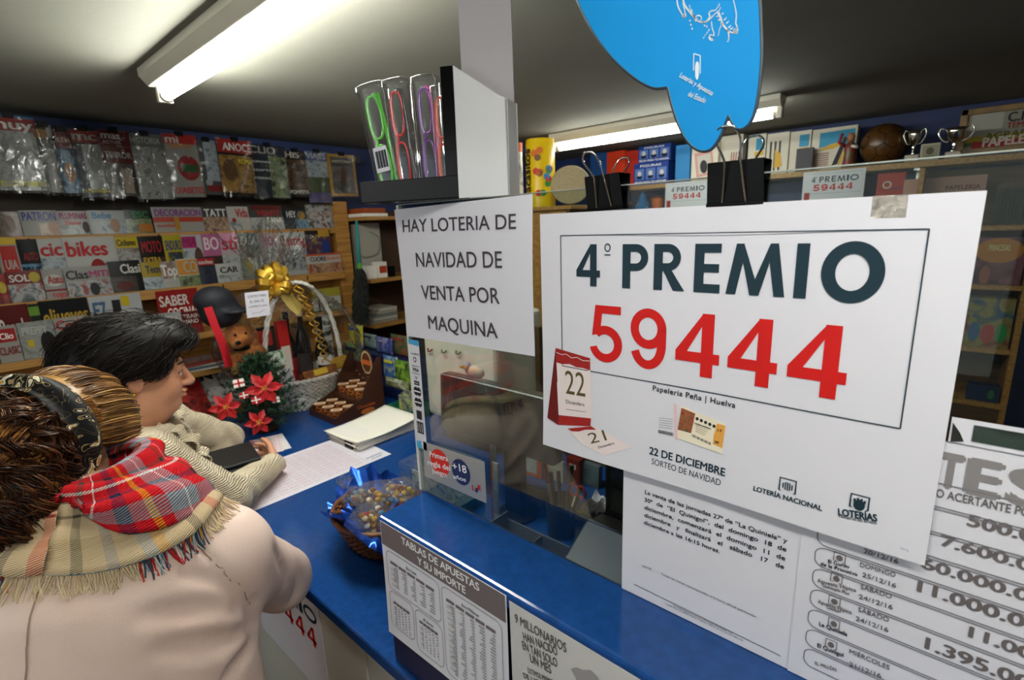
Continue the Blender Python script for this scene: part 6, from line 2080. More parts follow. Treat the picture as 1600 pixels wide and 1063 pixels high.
def ribbon(P, w_, up, m=None):
    P = smoothpath(P, 6)
    vs, fs = [], []
    for i, p in enumerate(P):
        tn = unit(P[min(i + 1, len(P) - 1)] - P[max(i - 1, 0)])
        sd = unit(np.cross(tn, up))
        vs += [p + sd * w_ / 2, p - sd * w_ / 2]
    for i in range(len(P) - 1):
        fs.append((2 * i, 2 * i + 1, 2 * i + 3, 2 * i + 2))
    b.add(vs, fs, m)


bc = V(0.93, 2.145, 1.655)
rg = random.Random(6)
loops = [(-75, 0.06), (-40, 0.07), (-15, 0.06), (20, 0.065), (50, 0.07), (85, 0.075), (110, 0.065), (140, 0.075), (170, 0.07), (200, 0.06), (230, 0.06), (260, 0.055), (10, 0.04), (130, 0.045), (70, 0.04), (215, 0.04)]
for k, (an, L) in enumerate(loops):
    an = math.radians(an)
    tow = V(0, -1, 0)
    d = V(math.cos(an), 0, math.sin(an))
    sdv = V(-math.sin(an), 0, math.cos(an))
    o0 = bc + tow * (0.012 * (k % 3))
    P = [o0, o0 + d * L * 0.55 + tow * 0.032, o0 + d * L + tow * 0.018, o0 + d * L * 0.95 - tow * 0.012, o0 + d * L * 0.5 - tow * 0.008, o0 + tow * 0.002]
    ribbon(P, 0.026, np.cross(d, sdv) + sdv * 0.1)
b.build('gold_bow', M_gold, t, smooth=True)
b = MB()
ribbon([bc, bc + V(-0.035, -0.01, -0.04), bc + V(-0.075, -0.005, -0.085), bc + V(-0.10, 0, -0.13)], 0.055, V(0, -1, 0.1))
ribbon([bc, bc + V(0.04, -0.012, -0.05), bc + V(0.07, -0.01, -0.10), bc + V(0.10, -0.01, -0.135)], 0.05, V(0, -1, 0.1))
b.build('ribbon_tail', mat('pale_gold_ribbon', '#d8bf6a', 0.3, 0.3), t, smooth=True)
b = MB()
for q_ in range(2):
    P = []
    for k in range(110):
        s = k / 109
        base = bc + V(0.075 + 0.09 * s + 0.02 * q_, -0.035 - 0.03 * math.sin(3 * s), -0.02 - 0.36 * s)
        P.append(base + V(0.009 * math.cos(k * 0.55 + q_ * 2), 0.009 * math.sin(k * 0.55 + q_ * 2), 0))
    b.tube(P, 0.0032, 5)
b.build('curled_ribbon', M_gold, t, smooth=True)
# handwritten card (hangs on the bow)
fc = Frame(aty(382, 458, 2.07), unit(V(1, -0.05, 0.0)), (0.0, -0.12, 1))
fc = Frame(fc.o, fc.r, fc.u)
t2 = thing('note_card', 'small white card with handwriting hanging below the gold bow', 'card', fc.p(0.045, -0.1))
MB().sheet(0, 0.089, -0.102, 0, fc, nx=1, ny=1, t=0.0008).build('card', M_paper, t2)
b = MB()
HW = flat('#4a4c52')
b.text('SORTEO PARA', fc, 0.010, 0.080, -0.022, 0.010, HW, 0.0, 0.0006)
b.text('EL DIA 23', fc, 0.016, 0.068, -0.043, 0.010, HW, 0.0, 0.0006)
b.text('LLAMAD A CASA', fc, 0.010, 0.080, -0.062, 0.008, HW, 0.0, 0.0006)
b.stroke([(0.02, -0.088), (0.035, -0.084), (0.045, -0.086), (0.07, -0.076)], 0.0012, fc, 0.0006, HW)
b.build('handwriting', None, t2)

# things inside the basket
B0 = go[2] + 0.012


def bottle(x, y, h, r, col, label, cap, lab=None):
    o = V(x, y, B0)
    t = thing('bottle', label, 'bottle', o, 'bottles in the gift basket')
    MB().lathe([(r * 0.9, 0), (r, 0.006), (r, h * 0.58), (r * 0.85, h * 0.66), (r * 0.36, h * 0.76), (r * 0.33, h * 0.93), (r * 0.4, h * 0.935), (r * 0.4, h * 0.95)], ZF(o), 20).build('bottle_glass', mat('bottle_' + col.lstrip('#'), col, 0.08, coat=0.5), t, angle=50)
    MB().lathe([(r * 0.42, h * 0.86), (r * 0.42, h), (0, h)], ZF(o), 16).build('cap', flat(cap, 0.3), t, angle=50)
    if lab:
        MB().lathe([(r * 1.01, h * 0.2), (r * 1.02, h * 0.22), (r * 1.02, h * 0.46), (r * 1.01, h * 0.48)], ZF(o), 20).build('label', flat(lab), t, angle=50)


bottle(1.165, 2.245, 0.40, 0.034, '#0d1410', 'dark glass bottle with a white label by the basket handle', '#111214', '#d9d5c9')
bottle(1.115, 2.33, 0.47, 0.034, '#101010', 'tall black bottle with a pale neck band behind the golden ribbon', '#c9b28a', '#3a3330')
bottle(1.06, 2.36, 0.43, 0.033, '#16120e', 'black bottle behind the red box in the gift basket', '#1a1a1a', '#7a1f1c')
o = V(1.135, 2.165, B0 + 0.135)
t2 = thing('white_tumbler', 'white cup with a black band in front of the dark bottles', 'cup', V(1.145, 2.19, B0))
MB().lathe([(0.028, 0), (0.032, 0.01), (0.034, 0.215), (0.030, 0.22), (0.0, 0.22)], ZF((1.145, 2.19, B0)), 20).build('cup_body', flat('#d8d6d2', 0.25), t2, angle=50)
MB().lathe([(0.0335, 0.15), (0.0345, 0.155), (0.0345, 0.18), (0.0335, 0.185)], ZF((1.145, 2.19, B0)), 20).build('band', M_black, t2, angle=50)


def card_in(name, label, cat, x, y, z0, w_, h_, d_, m, yaw=0.0, lean=0.0, roll=0.0, strip=None, base=None):
    f = Frame((x, y, z0), (math.cos(yaw), math.sin(yaw), math.tan(roll)), (0, math.sin(lean), math.cos(lean)))
    t = thing(name, label, cat, f.o)
    MB().box((0, h_ / 2, 0), (w_, h_, d_), f).build('carton', m, t, bevel=0.0015)
    if strip:
        MB().box((0, h_ * strip[0], d_ / 2), (w_ * strip[2], h_ * strip[1], 0.0012), f).build('printed_strip', flat(strip[3]), t)
    return t


card_in('red_gift_box', 'bright red box standing upright behind the curled gold ribbon', 'box', 1.015, 2.30, B0, 0.05, 0.40, 0.03, flat('#b81c1a', 0.3), 0.0, 0.05, 0.0, (0.55, 0.3, 0.8, '#d8cfc4'))
card_in('black_gift_box', 'black box with red poppy picture leaning behind the plush dog', 'box', 0.90, 2.315, B0 + 0.02, 0.17, 0.36, 0.03, flat('#15110f', 0.3), 0.0, 0.06, 0.0, (0.86, 0.2, 0.8, '#9c1f1a'))
card_in('silver_gift_box', 'tall black and silver box standing between the bottles', 'box', 1.255 - 0.03, 2.32, B0 + 0.03, 0.06, 0.36, 0.04, art_mat('silver_print', '#2a2b2d', '#c9c7c2', '#121212', 20, 3), 0.1, 0.02)
card_in('sponge_cake_pack', 'brown pack of sponge cakes with a yellow tag lying across the basket front', 'food pack', 1.10, 2.165, B0 + 0.125, 0.16, 0.045, 0.06, mat('cake_print', '#a8692f', 0.3, col2='#6d3a18', scale=30), -0.1, 0.5, 0.06, (0.6, 0.6, 0.4, '#d8b93a'))
card_in('golden_pack', 'pack with a yellow label by the handle end of the basket', 'food pack', 1.20, 2.170, B0 + 0.15, 0.10, 0.055, 0.03, mat('yellow_pack', '#cfa83a', 0.3, col2='#b88a24', scale=20), 0.2, 0.3)
card_in('banknote_print', 'pale lilac printed paper standing inside the film near the tree', 'printed paper', 0.955, 2.155, B0 + 0.06, 0.07, 0.15, 0.002, art_mat('lilac_print', '#b9a7b9', '#d9d3da', '#8f8f9d', 30, 2), 0.1, 0.2, 0.06)
card_in('amber_box', 'amber box at the outer side of the gift basket', 'box', 0.885, 2.21, B0 + 0.05, 0.06, 0.17, 0.03, mat('amber_print', '#7a4a1e', 0.3, col2='#3a2412', scale=20), 0.2, 0.1)
card_in('green_gift_pack', 'pack with a green and white picture under the red poppy box', 'food pack', 0.915, 2.19, B0 + 0.22, 0.09, 0.07, 0.02, art_mat('green_pack', '#2f6a3a', '#d5dcd0', '#24402a', 25, 7), 0.1, 0.4)

# plush dog
pd = V(0.80, 2.235, 1.44)
t2 = thing('plush_dog', 'orange-brown plush dog with floppy ears inside the clear film', 'plush toy', pd - V(0, 0, 0.12))


def plush(P):
    d = sd_ell(P, pd, (0.062, 0.055, 0.05))
    d = smin(d, sd_ell(P, pd + V(-0.025, -0.045, -0.02), (0.034, 0.03, 0.026)), 0.02)
    for s in (-1, 1):
        d = smin(d, sd_ell(P, pd + V(0.05 * s, -0.012, -0.018), (0.022, 0.018, 0.05)), 0.008)
        d = smin(d, sd_cap(P, pd + V(0.03 * s, -0.02, -0.10), pd + V(0.05 * s, -0.05, -0.135), 0.026, 0.02), 0.02)
    d = smin(d, sd_ell(P, pd + V(0.03, 0.01, -0.095), (0.075, 0.05, 0.055)), 0.03)
    return d


organic('plush_body', plush, pd - V(0.13, 0.12, 0.19), pd + V(0.14, 0.1, 0.08), 0.006, mat('orange_plush', '#b5702e', 0.9, col2='#8a4a1a', scale=40, bump=0.5, bscale=220), t2)
MB().ball(pd + V(-0.035, -0.076, -0.015), (0.012, 0.008, 0.009), 10).build('nose', M_black, t2, smooth=True)
for s in (-1, 1):
    MB().ball(pd + V(0.020 * s - 0.012, -0.050, 0.014), 0.006, 8).build('eye', M_black, t2, smooth=True)
MB().lathe([(0.035, -0.06), (0.04, -0.055), (0.04, -0.045), (0.035, -0.04)], ZF(pd), 20).build('collar', M_black, t2, smooth=True)
hc = V(0.735, 2.26, 1.60)
t2 = thing('navy_cap', 'navy cap pushed into the top of the clear film beside the gold bow', 'cap', hc)


def capf(P):
    d = sd_ell(P, hc, (0.075, 0.07, 0.055))
    d = smin(d, sd_ell(P, hc + V(0.02, 0, -0.06), (0.08, 0.07, 0.06)), 0.03)
    return smin(d, sd_ell(P, hc + V(0.06, -0.06, -0.05), (0.06, 0.05, 0.012)), 0.015)


organic('cap_cloth', capf, hc - V(0.12, 0.13, 0.14), hc + V(0.15, 0.1, 0.08), 0.008, mat('navy_cloth', '#12151f', 0.7), t2)
b = MB()
ribbon([V(0.690, 2.20, 1.58), V(0.70, 2.185, 1.50), V(0.715, 2.18, 1.42), V(0.725, 2.185, 1.33)], 0.03, V(0, -1, 0.1))
tag(b.build('red_lanyard', flat('#b3222c', 0.35)), 'red ribbon hanging down the outer side of the gift film', 'ribbon')

# ---------------------------------------------------------------- little Christmas tree
to = V(0.80, 2.095, ZC)
t = thing('christmas_tree', 'small tabletop Christmas tree with red poinsettias on the blue counter', 'Christmas tree', to)
M_fir = mat('fir_tinsel', '#14301b', 0.6, col2='#21472a', scale=60)
rg = random.Random(17)
b = MB()
TH = 0.33
for k in range(95):
    s = (k / 94) ** 0.9
    an = k * 2.4
    z = 0.025 + (TH - 0.05) * s
    L = 0.150 * (1 - s) ** 0.75 + 0.026
    d = V(math.cos(an), math.sin(an), 0.25 + 0.5 * s)
    A = to + V(0, 0, z)
    Bq = A + d * L
    for j in range(46):
        q_ = rg.uniform(0.1, 1)
        p = A + (Bq - A) * q_
        dd = unit(d * 0.8 + V(rg.gauss(0, 1), rg.gauss(0, 1), rg.gauss(0, 1)) * 0.9)
        e = p + dd * 0.026
        sd = unit(np.cross(dd, V(rg.gauss(0, 1), rg.gauss(0, 1), 1))) * 0.0028
        b.add([p - sd, p + sd, e], [(0, 1, 2)])
b.build('needles', M_fir, t)
b = MB()
b.tube([to, to + V(0, 0, TH - 0.02)], [0.007, 0.003], 8)
b.lathe([(0.045, 0), (0.05, 0.01), (0.03, 0.02), (0.0, 0.022)], ZF(to), 20)
b.build('trunk', flat('#2c1f14'), t)
M_pet = mat('red_velvet', '#c4131c', 0.6, col2='#9c0d16', scale=30)
M_sta = flat('#d8b84a')


def poinsettia(c, nrm, R, name='poinsettia'):
    nrm = unit(nrm)
    r = unit(np.cross(nrm, V(0, 0, 1)))
    f = Frame(c, r, np.cross(nrm, r))
    b = MB()
    for ring_, (n_, sc, lift) in enumerate(((6, 1.0, 0.0), (5, 0.68, 0.006))):
        for k in range(n_):
            a = 2 * math.pi * k / n_ + ring_ * 0.4
            ca, sa = math.cos(a), math.sin(a)
            pts = []
            for q_ in ((0.0, 0.0, 0.004), (0.35, 0.2, 0.010), (0.62, 0.25, 0.008), (1.0, 0.0, -0.004), (0.62, -0.25, 0.008), (0.35, -0.2, 0.010)):
                x, y = q_[0] * R * sc, q_[1] * R * sc
                pts.append(f.p(x * ca - y * sa, x * sa + y * ca, -(q_[2] + lift) * -1))
            mid = f.p(0.5 * R * sc * ca, 0.5 * R * sc * sa, 0.004 + lift)
            b.add(pts + [mid], [(i, (i + 1) % 6, 6) for i in range(6)])
    o = b.build(name, M_pet, t)
    b = MB()
    for k in range(7):
        a = k * 0.9
        p0 = f.p(0, 0, 0.008)
        b.tube([p0, f.p(0.010 * math.cos(a), 0.010 * math.sin(a), 0.020)], 0.0008, 5)
        b.ball(f.p(0.010 * math.cos(a), 0.010 * math.sin(a), 0.021), 0.0018, 6)
    b.build('stamens', M_sta, o)
    return o


view = lambda p: unit(CAM - p)
for px, py, Yp, R in ((412, 607, 1.965, 0.072), (352, 636, 1.99, 0.058), (404, 660, 1.935, 0.052)):
    p = aty(px, py, Yp)
    poinsettia(p, view(p) * V(1, 1, 0.5) + V(0.1, 0, 0.15), R)


def parcel(px, py, Yp, s, c1, c2):
    p = aty(px, py, Yp)
    f = Frame(p, unit(V(0.9, -0.3, 0.05)), V(0.1, 0.2, 1))
    o = MB().box((0, 0, 0), (s * 1.25, s, s), f, flat(c1, 0.3)).build('parcel', None, t, bevel=0.001)
    b = MB()
    b.box((0, 0, 0), (s * 0.2, s * 1.03, s * 1.03), f)
    b.box((0, 0, 0), (s * 1.28, s * 0.2, s * 1.03), f)
    b.build('ribbon', flat(c2, 0.3), o)


for a_ in ((373, 599, 1.985, 0.030, '#e3ded8', '#b3222c'), (381, 618, 1.965, 0.024, '#a31a22', '#e3ded8'), (400, 625, 1.955, 0.026, '#a31a22', '#e3ded8'), (431, 625, 1.96, 0.022, '#e3ded8', '#8f8f8f')):
    parcel(*a_)

# ---------------------------------------------------------------- chocolate display
co = V(1.000, 1.892, ZC)
t = thing('chocolate_display', 'brown card counter display with stepped tiers of chocolate cups', 'display box', co)
M_choc = mat('chocolate_card', '#3c1f14', 0.45, col2='#4a2a1b', scale=5)
LX, LY = 0.25, 0.225
fs_ = Frame(co, (1, 0, 0), (0, 0, 1))
prof = [(0, 0), (LX, 0), (LX, 0.25), (LX * 0.92, 0.25), (LX * 0.62, 0.13), (LX * 0.55, 0.085), (LX * 0.30, 0.06), (LX * 0.12, 0.045), (0, 0.03)]
MB().prism(prof, fs_, -0.003, 0.0).build('side_card', M_choc, t)
MB().prism(prof, fs_, -LY, -LY + 0.003).build('side_card', M_choc, t)
b = MB()
b.span(co + V(0, 0.0031, 0), co + V(0.003, LY - 0.0031, 0.028))
b.span(co + V(0.0031, 0.0031, 0), co + V(LX * 0.5, LY - 0.0031, 0.012))
b.span(co + V(LX * 0.5, 0.0031, 0), co + V(LX - 0.003, LY - 0.0031, 0.072))
b.build('tier_card', M_choc, t)
b = MB()
b.span(co + V(LX - 0.003, 0.0031, 0), co + V(LX, LY - 0.0031, 0.20))
f = Frame(co + V(LX - 0.003, LY, 0), (0, -1, 0), (0, 0, 1))
b.prism(arc(LY * 0.5, 0.205, 0.05, 0.062, 0, 360, 30)[:-1], f, -0.003, 0.0)
b.build('back_card', M_choc, t)
b = MB()
b.add([f.p(LY * 0.5 + 0.043 * math.cos(k * .21), 0.205 + 0.055 * math.sin(k * .21), 0.0006) for k in range(30)], [tuple(range(30))], flat('#c9b28a'))
b.add([f.p(LY * 0.5 + 0.036 * math.cos(k * .21), 0.205 + 0.047 * math.sin(k * .21), 0.0010) for k in range(30)], [tuple(range(30))], flat('#5a2f1c'))
b.box((LY * 0.5, 0.205, 0.0014), (0.075, 0.022, 0.0006), f, flat('#c4622a'))
for k in range(9):
    b.box((0.02 + 0.024 * (k % 9), 0.15 - 0.014 * (k % 3), 0.0008), (0.013, 0.004, 0.0006), f, flat('#a58f7a'))
b.text('Chocolate', fs_, 0.11, 0.20, 0.040, 0.014, flat('#c9602a'), 0.02, 0.0008)
b.add([fs_.p(0.16 + 0.035 * math.cos(k * .3142), 0.020 + 0.013 * math.sin(k * .3142), 0.0006) for k in range(20)], [tuple(range(20))], flat('#b8692a'))
b.build('printed_badge', None, t)
rg = random.Random(14)
for tier, (xs, zb) in enumerate((((0.034, 0.093), 0.0125), ((0.158, 0.216), 0.0725))):
    for i, x in enumerate(xs):
        for j in range(3):
            o = co + V(x, 0.042 + 0.070 * j, zb)
            t2 = thing('chocolate_cup', 'round chocolate cup with a printed lid on the %s tier of the brown display' % ('lower', 'upper')[tier], 'chocolate cup', o, ('cups on the lower tier', 'cups on the upper tier')[tier])
            MB().lathe([(0.022, 0), (0.0265, 0.036), (0.025, 0.036), (0.0, 0.034)], ZF(o + V(0, 0, 0.0004)), 16).build('cup', mat('cup_choc', '#5a2c16', 0.25, col2='#cf7a34', scale=130, lo=0.45, hi=0.6), t2, angle=40)
            MB().lathe([(0.0278, 0.0365), (0.0278, 0.0395), (0.0268, 0.040), (0, 0.040)], ZF(o + V(0, 0, 0.0004)), 18).build('lid', flat('#8a5a3c', 0.25), t2, angle=40)
            b = MB()
            ff = ZF(o + V(0, 0, 0.0409), -0.7)
            b.box((0, 0, 0), (0.046, 0.026, 0.0005), ff, flat('#dccbaa'))
            b.box((0, 0, 0.0004), (0.034, 0.010, 0.0003), ff, flat('#a5522a'))
            b.build('lid_print', None, t2)

# ---------------------------------------------------------------- packets beyond the chocolate display
t = thing('packet_stand', 'dark stepped stand holding colourful sweet packets beyond the chocolate display', 'display stand', (1.45, 2.1, CZ))
MB().span(V(1.36, 1.78, CZ + 0.0005), V(1.60, 2.45, CZ + 0.05)).build('lower_step', M_navy, t)
MB().span(V(1.46, 1.78, CZ + 0.05), V(1.60, 2.45, CZ + 0.16)).build('upper_step', M_navy, t)
PK_ = [
 (545, 506, 568, 545, 1.50, ('#5f8a2a', '#c9b82a', '#3a5a8a'), 'green and yellow lollipop packet at the back of the packet stand'),
 (538, 535, 566, 575, 1.43, ('#2a5a9a', '#8fae3a', '#1f3a6a'), 'blue and green packet beside the oval header of the chocolate display'),
 (566, 520, 590, 560, 1.53, ('#3a5a4a', '#7a8a8a', '#26303a'), 'grey-green packet behind the oval header of the chocolate display'),
 (590, 526, 615, 570, 1.50, ('#4a3a7a', '#2a4a8a', '#8a8aa8'), 'violet packet standing behind the brown display side'),
 (612, 522, 640, 572, 1.52, ('#2f2f3a', '#4a5a3a', '#8a3a2a'), 'dark packet with small red marks near the sheet edge'),
 (600, 555, 622, 600, 1.42, ('#1f3f7a', '#3a6aa8', '#c9c24a'), 'blue packet with a yellow flash at the front of the packet stand'),
 (618, 562, 642, 606, 1.40, ('#22262a', '#4f7a2a', '#8aa83a'), 'black packet with lime print at the front of the packet stand'),
 (604, 598, 640, 630, 1.37, ('#3a3f4a', '#8a8f5a', '#c9c9b8'), 'dark striped packet lying above the green tray'),
]
for x0, y0, x1, y1, X, art, lab in PK_:
    zb = CZ + (0.1605 if X > 1.46 else 0.0505)
    c = atx((x0 + x1) / 2, y1, X)
    a = atx(x0, y0, X)
    e = atx(x1, y0, X)
    w_ = a[1] - e[1]
    h_ = max(0.05, a[2] - zb)
    f = Frame((X, c[1], zb), (0, -1, 0), (0.06, 0, 1))
    t = thing('sweet_packet', lab, 'sweet packet', f.o, 'sweet packets on the stand')
    MB().grid(lambda s, v: f.p(-w_ / 2 + w_ * s, h_ * v, 0.012 * math.sin(math.pi * s) ** 0.5 * math.sin(math.pi * v) ** 0.5), 8, 8, None, 0.004).build('packet', art_mat('pk_' + art[0].lstrip('#') + art[1].lstrip('#'), *art, scale=22, seed=x0), t, smooth=True)
    MB().box((0, h_ * 0.8, 0.0125), (w_ * 0.6, h_ * 0.12, 0.001), f).build('printed_title', flat(art[2]), t)
o = V(1.245, 1.735, ZC)
t = thing('green_tray', 'small green tray with a pale picture strip beside the paper stack', 'tray', o)
b = MB()
for c_, s_ in (((0.02, 0, 0.004), (0.11, 0.16, 0.008)), ((-0.033, 0, 0.025), (0.004, 0.16, 0.05)), ((0.073, 0, 0.03), (0.004, 0.16, 0.06)), ((0.02, 0.078, 0.025), (0.11, 0.004, 0.05)), ((0.02, -0.078, 0.025), (0.11, 0.004, 0.05))):
    b.box(o + V(*c_), s_)
b.build('tray_body', flat('#1f6a52', 0.35), t, bevel=0.001)
MB().box(o + V(-0.0362, 0.0, 0.032), (0.0016, 0.12, 0.03)).build('picture_strip', art_mat('tray_print', '#8aa86a', '#c9cfb0', '#5a7a6a', 30, 3), t)
for k in range(4):
    p = o + V(0.0 + 0.012 * k, -0.01, 0.0085)
    tag(MB().span(p + V(0, -0.055, 0), p + V(0.006, 0.05, 0.085 + 0.004 * k)).build('card_pack', art_mat('tray_card%d' % k, '#2f3a5a', '#8f9a7a', '#c9c24a', 30, k), bevel=0.001), 'thin picture card pack standing in the green tray', 'card pack', 'card packs in the green tray')

# ---------------------------------------------------------------- prize poster leaning on the counter front
f = XF((0.4605, 0, 0))
x1_, y1_ = f.hit(497, 948)
f = XF(f.p(x1_ - 0.40, y1_ + 0.004))
t = thing('counter_front_poster', 'prize poster fixed to the white counter front beside the beige sleeve', 'poster', f.o - V(0, 0, 0.3))
MB().prism([(0, 0), (0.40, 0)][::-1] + [(0, -0.295)] + arc(0.40 - 0.01, -0.285, 0.01, 0.01, 270, 360, 5), f, -0.0005, 0.001).build('poster_sheet', M_paper, t)
b = MB()
for ch, u0, u1 in (('P', .163, .211), ('R', .22, .28), ('E', .293, .348), ('M', .352, .468), ('I', .483, .519), ('O', .532, .668), ('4', .077, .123)):
    draw_glyph(b, ch, f, 0.05 + u0 * 0.50, 0.05 + u1 * 0.50, -0.075, -0.030, INK, 0.0016)
for k, ch in enumerate('59444'):
    draw_glyph(b, ch, f, 0.07 + 0.062 * k, 0.07 + 0.062 * k + 0.048, -0.150, -0.092, RED, 0.0016)
b.build('lettering', None, t)
# ---------------------------------------------------------------- the till side of the counter, seen through the glass
M_dkgrey = mat('dark_grey_plastic', '#2a2724', 0.3, spec=0.5)
f = XF((0.93, 0, 0))
l0, zt_ = f.hit(684, 583)
l1, zb_ = f.hit(866, 693)
_, zb2 = f.hit(700, 672)
ml, mr = l0, l1
zT, zBt = zt_, zb2
t = thing('till_monitor', 'dark till monitor seen from behind through the glass with a little bird on top', 'monitor', (0.96, -(ml + mr) / 2, CZ))
fm = Frame((0.93, -(ml + mr) / 2, (zT + zBt) / 2), (0, -1, 0), (0.06, 0, 1))
W_, H_ = (mr - ml), (zT - zBt)
MB().box((0, 0, -0.022), (W_, H_, 0.044), fm).build('monitor_case', M_dkgrey, t, bevel=0.008, seg=3)
MB().box((0, -0.002, -0.0455), (W_ * 0.92, H_ * 0.84, 0.003), fm).build('screen', mat('monitor_screen', '#101418', 0.1), t)
b = MB()
for k in range(9):
    b.box((-W_ * 0.32 + k * W_ * 0.08, H_ * 0.30, 0.0006), (W_ * 0.045, 0.004, 0.001), fm)
b.build('vent_slot', M_black, t)
yn = -f.hit(795, 760)[0]
MB().span(V(0.945, yn - 0.032, CZ + 0.012), V(0.972, yn + 0.032, fm.o[2])).build('stand_neck', M_black, t, bevel=0.004)
MB().lathe([(0.058, 0.0008), (0.058, 0.008), (0.03, 0.014), (0, 0.014)], ZF((0.965, yn, CZ)), 28).build('stand_base', M_black, t, angle=40)

# little painted bird on the monitor
bx_, bz_ = f.hit(737, 604)
bo = V(0.945, -bx_, fm.o[2] + H_ / 2 + 0.001)
t = thing('bird_figurine', 'small lilac and orange bird figurine perched on the dark till monitor', 'figurine', bo)
MB().ball(bo + V(0, 0, 0.022), (0.014, 0.036, 0.020), 16).build('bird_body', mat('bird_paint', '#b3a9b8', 0.4, col2='#d8b48a', scale=60), t, smooth=True)
MB().ball(bo + V(-0.004, 0.026, 0.036), (0.012, 0.015, 0.014), 12).build('head', flat('#a9a3b5', 0.35), t, smooth=True)
for yy in (0.020, 0.034):
    MB().ball(bo + V(-0.015, yy, 0.036), (0.003, 0.006, 0.006), 10).build('eye', flat('#d8a23a', 0.3), t, smooth=True)
MB().lathe([(0.005, 0), (0.0, 0.014)], Frame(bo + V(-0.010, 0.040, 0.032), (0, 0, 1), (1, 0, 0)), 8).build('beak', flat('#d07a2c'), t)

M_beige = mat('reflection_pale_beige', '#e6dccd', 0.5, col2='#ddd3c3', scale=4)  # beige lightened to stand in for the room's reflection on the glass
t = thing('beige_terminal', 'big beige lottery terminal behind the dark till monitor', 'terminal', (1.3, 1.3, CZ))
MB().span(V(1.16, 1.10, CZ + 0.10), V(1.42, 1.47, 1.56)).build('terminal_case', M_beige, t, bevel=0.02, seg=3)
MB().span(V(1.20, 1.16, CZ + 0.0005), V(1.40, 1.42, CZ + 0.10)).build('terminal_foot', M_dkgrey, t, bevel=0.004)
b = MB()
for k in range(3):
    c = atx(672 + 22 * k, 545 + 2 * k, 1.157)
    b.tube(smoothpath([c + V(0, 0.012, 0), c + V(-0.006, 0.006, -0.008), c + V(-0.006, -0.006, -0.008), c + V(0, -0.012, 0)], 5), 0.003, 6, flat('#8a3a2a') if k == 0 else flat('#6a6a3a'))
b.build('hook', None, t, smooth=True)

t = thing('dark_hutch', 'low dark shelf unit along the worker side of the counter behind the glass', 'shelf unit', (1.5, 0.6, CZ))
MB().span(V(1.56, 0.15, CZ + 0.0005), V(1.585, 1.08, 1.50)).build('back_panel', mat('hutch_back', '#4a4438', 0.6, col2='#3a352c', scale=4), t)
for z in (CZ + 0.0105, 1.22):
    MB().span(V(1.36, 0.15, z - 0.01), V(1.56, 1.08, z)).build('shelf_board', M_wood_dk, t)
for y in (0.14, 1.08):
    MB().span(V(1.36, y - 0.01, CZ + 0.0005), V(1.585, y + 0.01, 1.50)).build('side_panel', M_wood_dk, t)


def standcard(name, label, cat, p0, p1, X, zb, m, strip=None, d=0.006, group=None, lean=0.03):
    a, c = atx(p0[0], p0[1], X), atx(p1[0], p1[1], X)
    h_ = max(a[2] - zb, 0.03)
    w_ = a[1] - c[1]
    f = Frame((X, (a[1] + c[1]) / 2, zb + 0.0012 + d * lean), (0, -1, 0), (lean, 0, 1))
    t = thing(name, label, cat, f.o, group)
    MB().box((0, h_ / 2, -d / 2), (w_, h_, d), f).build('card', m, t, bevel=0.0008)
    if strip:
        for nm, u, v, su, sv, col in strip:
            MB().box((w_ * u, h_ * v, 0.0006), (w_ * su, h_ * sv, 0.001), f, flat(col)).build(nm, None, t)
    return t


standcard('sky_picture_card', 'pale blue picture card with a pink word and a sun above the dark monitor', 'card', (781, 548), (832, 606), 1.40, 1.2205, flat('#7fb3d8'), [('pink_word', -0.15, .82, .5, .10, '#b06a9a'), ('sun', .36, .86, .14, .08, '#d8c26a'), ('cloud', -.1, .45, .3, .06, '#c9dbe6')], group='cards on the dark shelf unit')
standcard('orange_photo_frame', 'orange photo frame behind the monitor neck', 'photo frame', (806, 700), (846, 762), 1.16, CZ, flat('#c4481c'), [('photo', 0, .5, .66, .72, '#9aa3a3')])
standcard('dark_photo_frame', 'dark photo frame in front of the orange one', 'photo frame', (808, 752), (851, 812), 1.02, CZ, flat('#241c18'), [('photo', 0, .52, .8, .78, '#4a4038'), ('caption', 0, .92, .8, .06, '#8a8278')])
standcard('pale_leaflet', 'pale leaflets standing behind the pen cup', 'leaflet', (853, 715), (880, 770), 1.18, CZ, mat('leaflet_print', '#b9b3a0', 0.6, col2='#8f8a7a', scale=30))
standcard('red_binder', 'dark red binder standing behind the pens', 'binder', (884, 716), (905, 800), 1.20, CZ, flat('#6d1a14'), [('spine_label', 0, .7, .5, .2, '#b9a99a')], d=0.03)
standcard('blue_grey_folder', 'blue-grey folder standing by the red binder', 'folder', (905, 722), (935, 800), 1.22, CZ, mat('folder_print', '#5f7078', 0.5, col2='#454f55', scale=12), d=0.02)
for k, (p0, p1, X, lab) in enumerate((((762, 690), (774, 760), 0.98, 'blister card with a red edge standing beside the monitor neck'), ((766, 724), (778, 790), 0.896, 'blister card with a white back in front of the red-edged one'))):
    t = standcard('blister_card', lab, 'blister card', p0, p1, X, CZ, flat('#9aa09f'), [('red_edge', -.42, .5, .14, 1.0, '#a8241f'), ('blister', .1, .35, .6, .4, '#6a7a80'), ('blister', .1, .75, .6, .3, '#7a8a8f')], group='blister cards by the monitor')

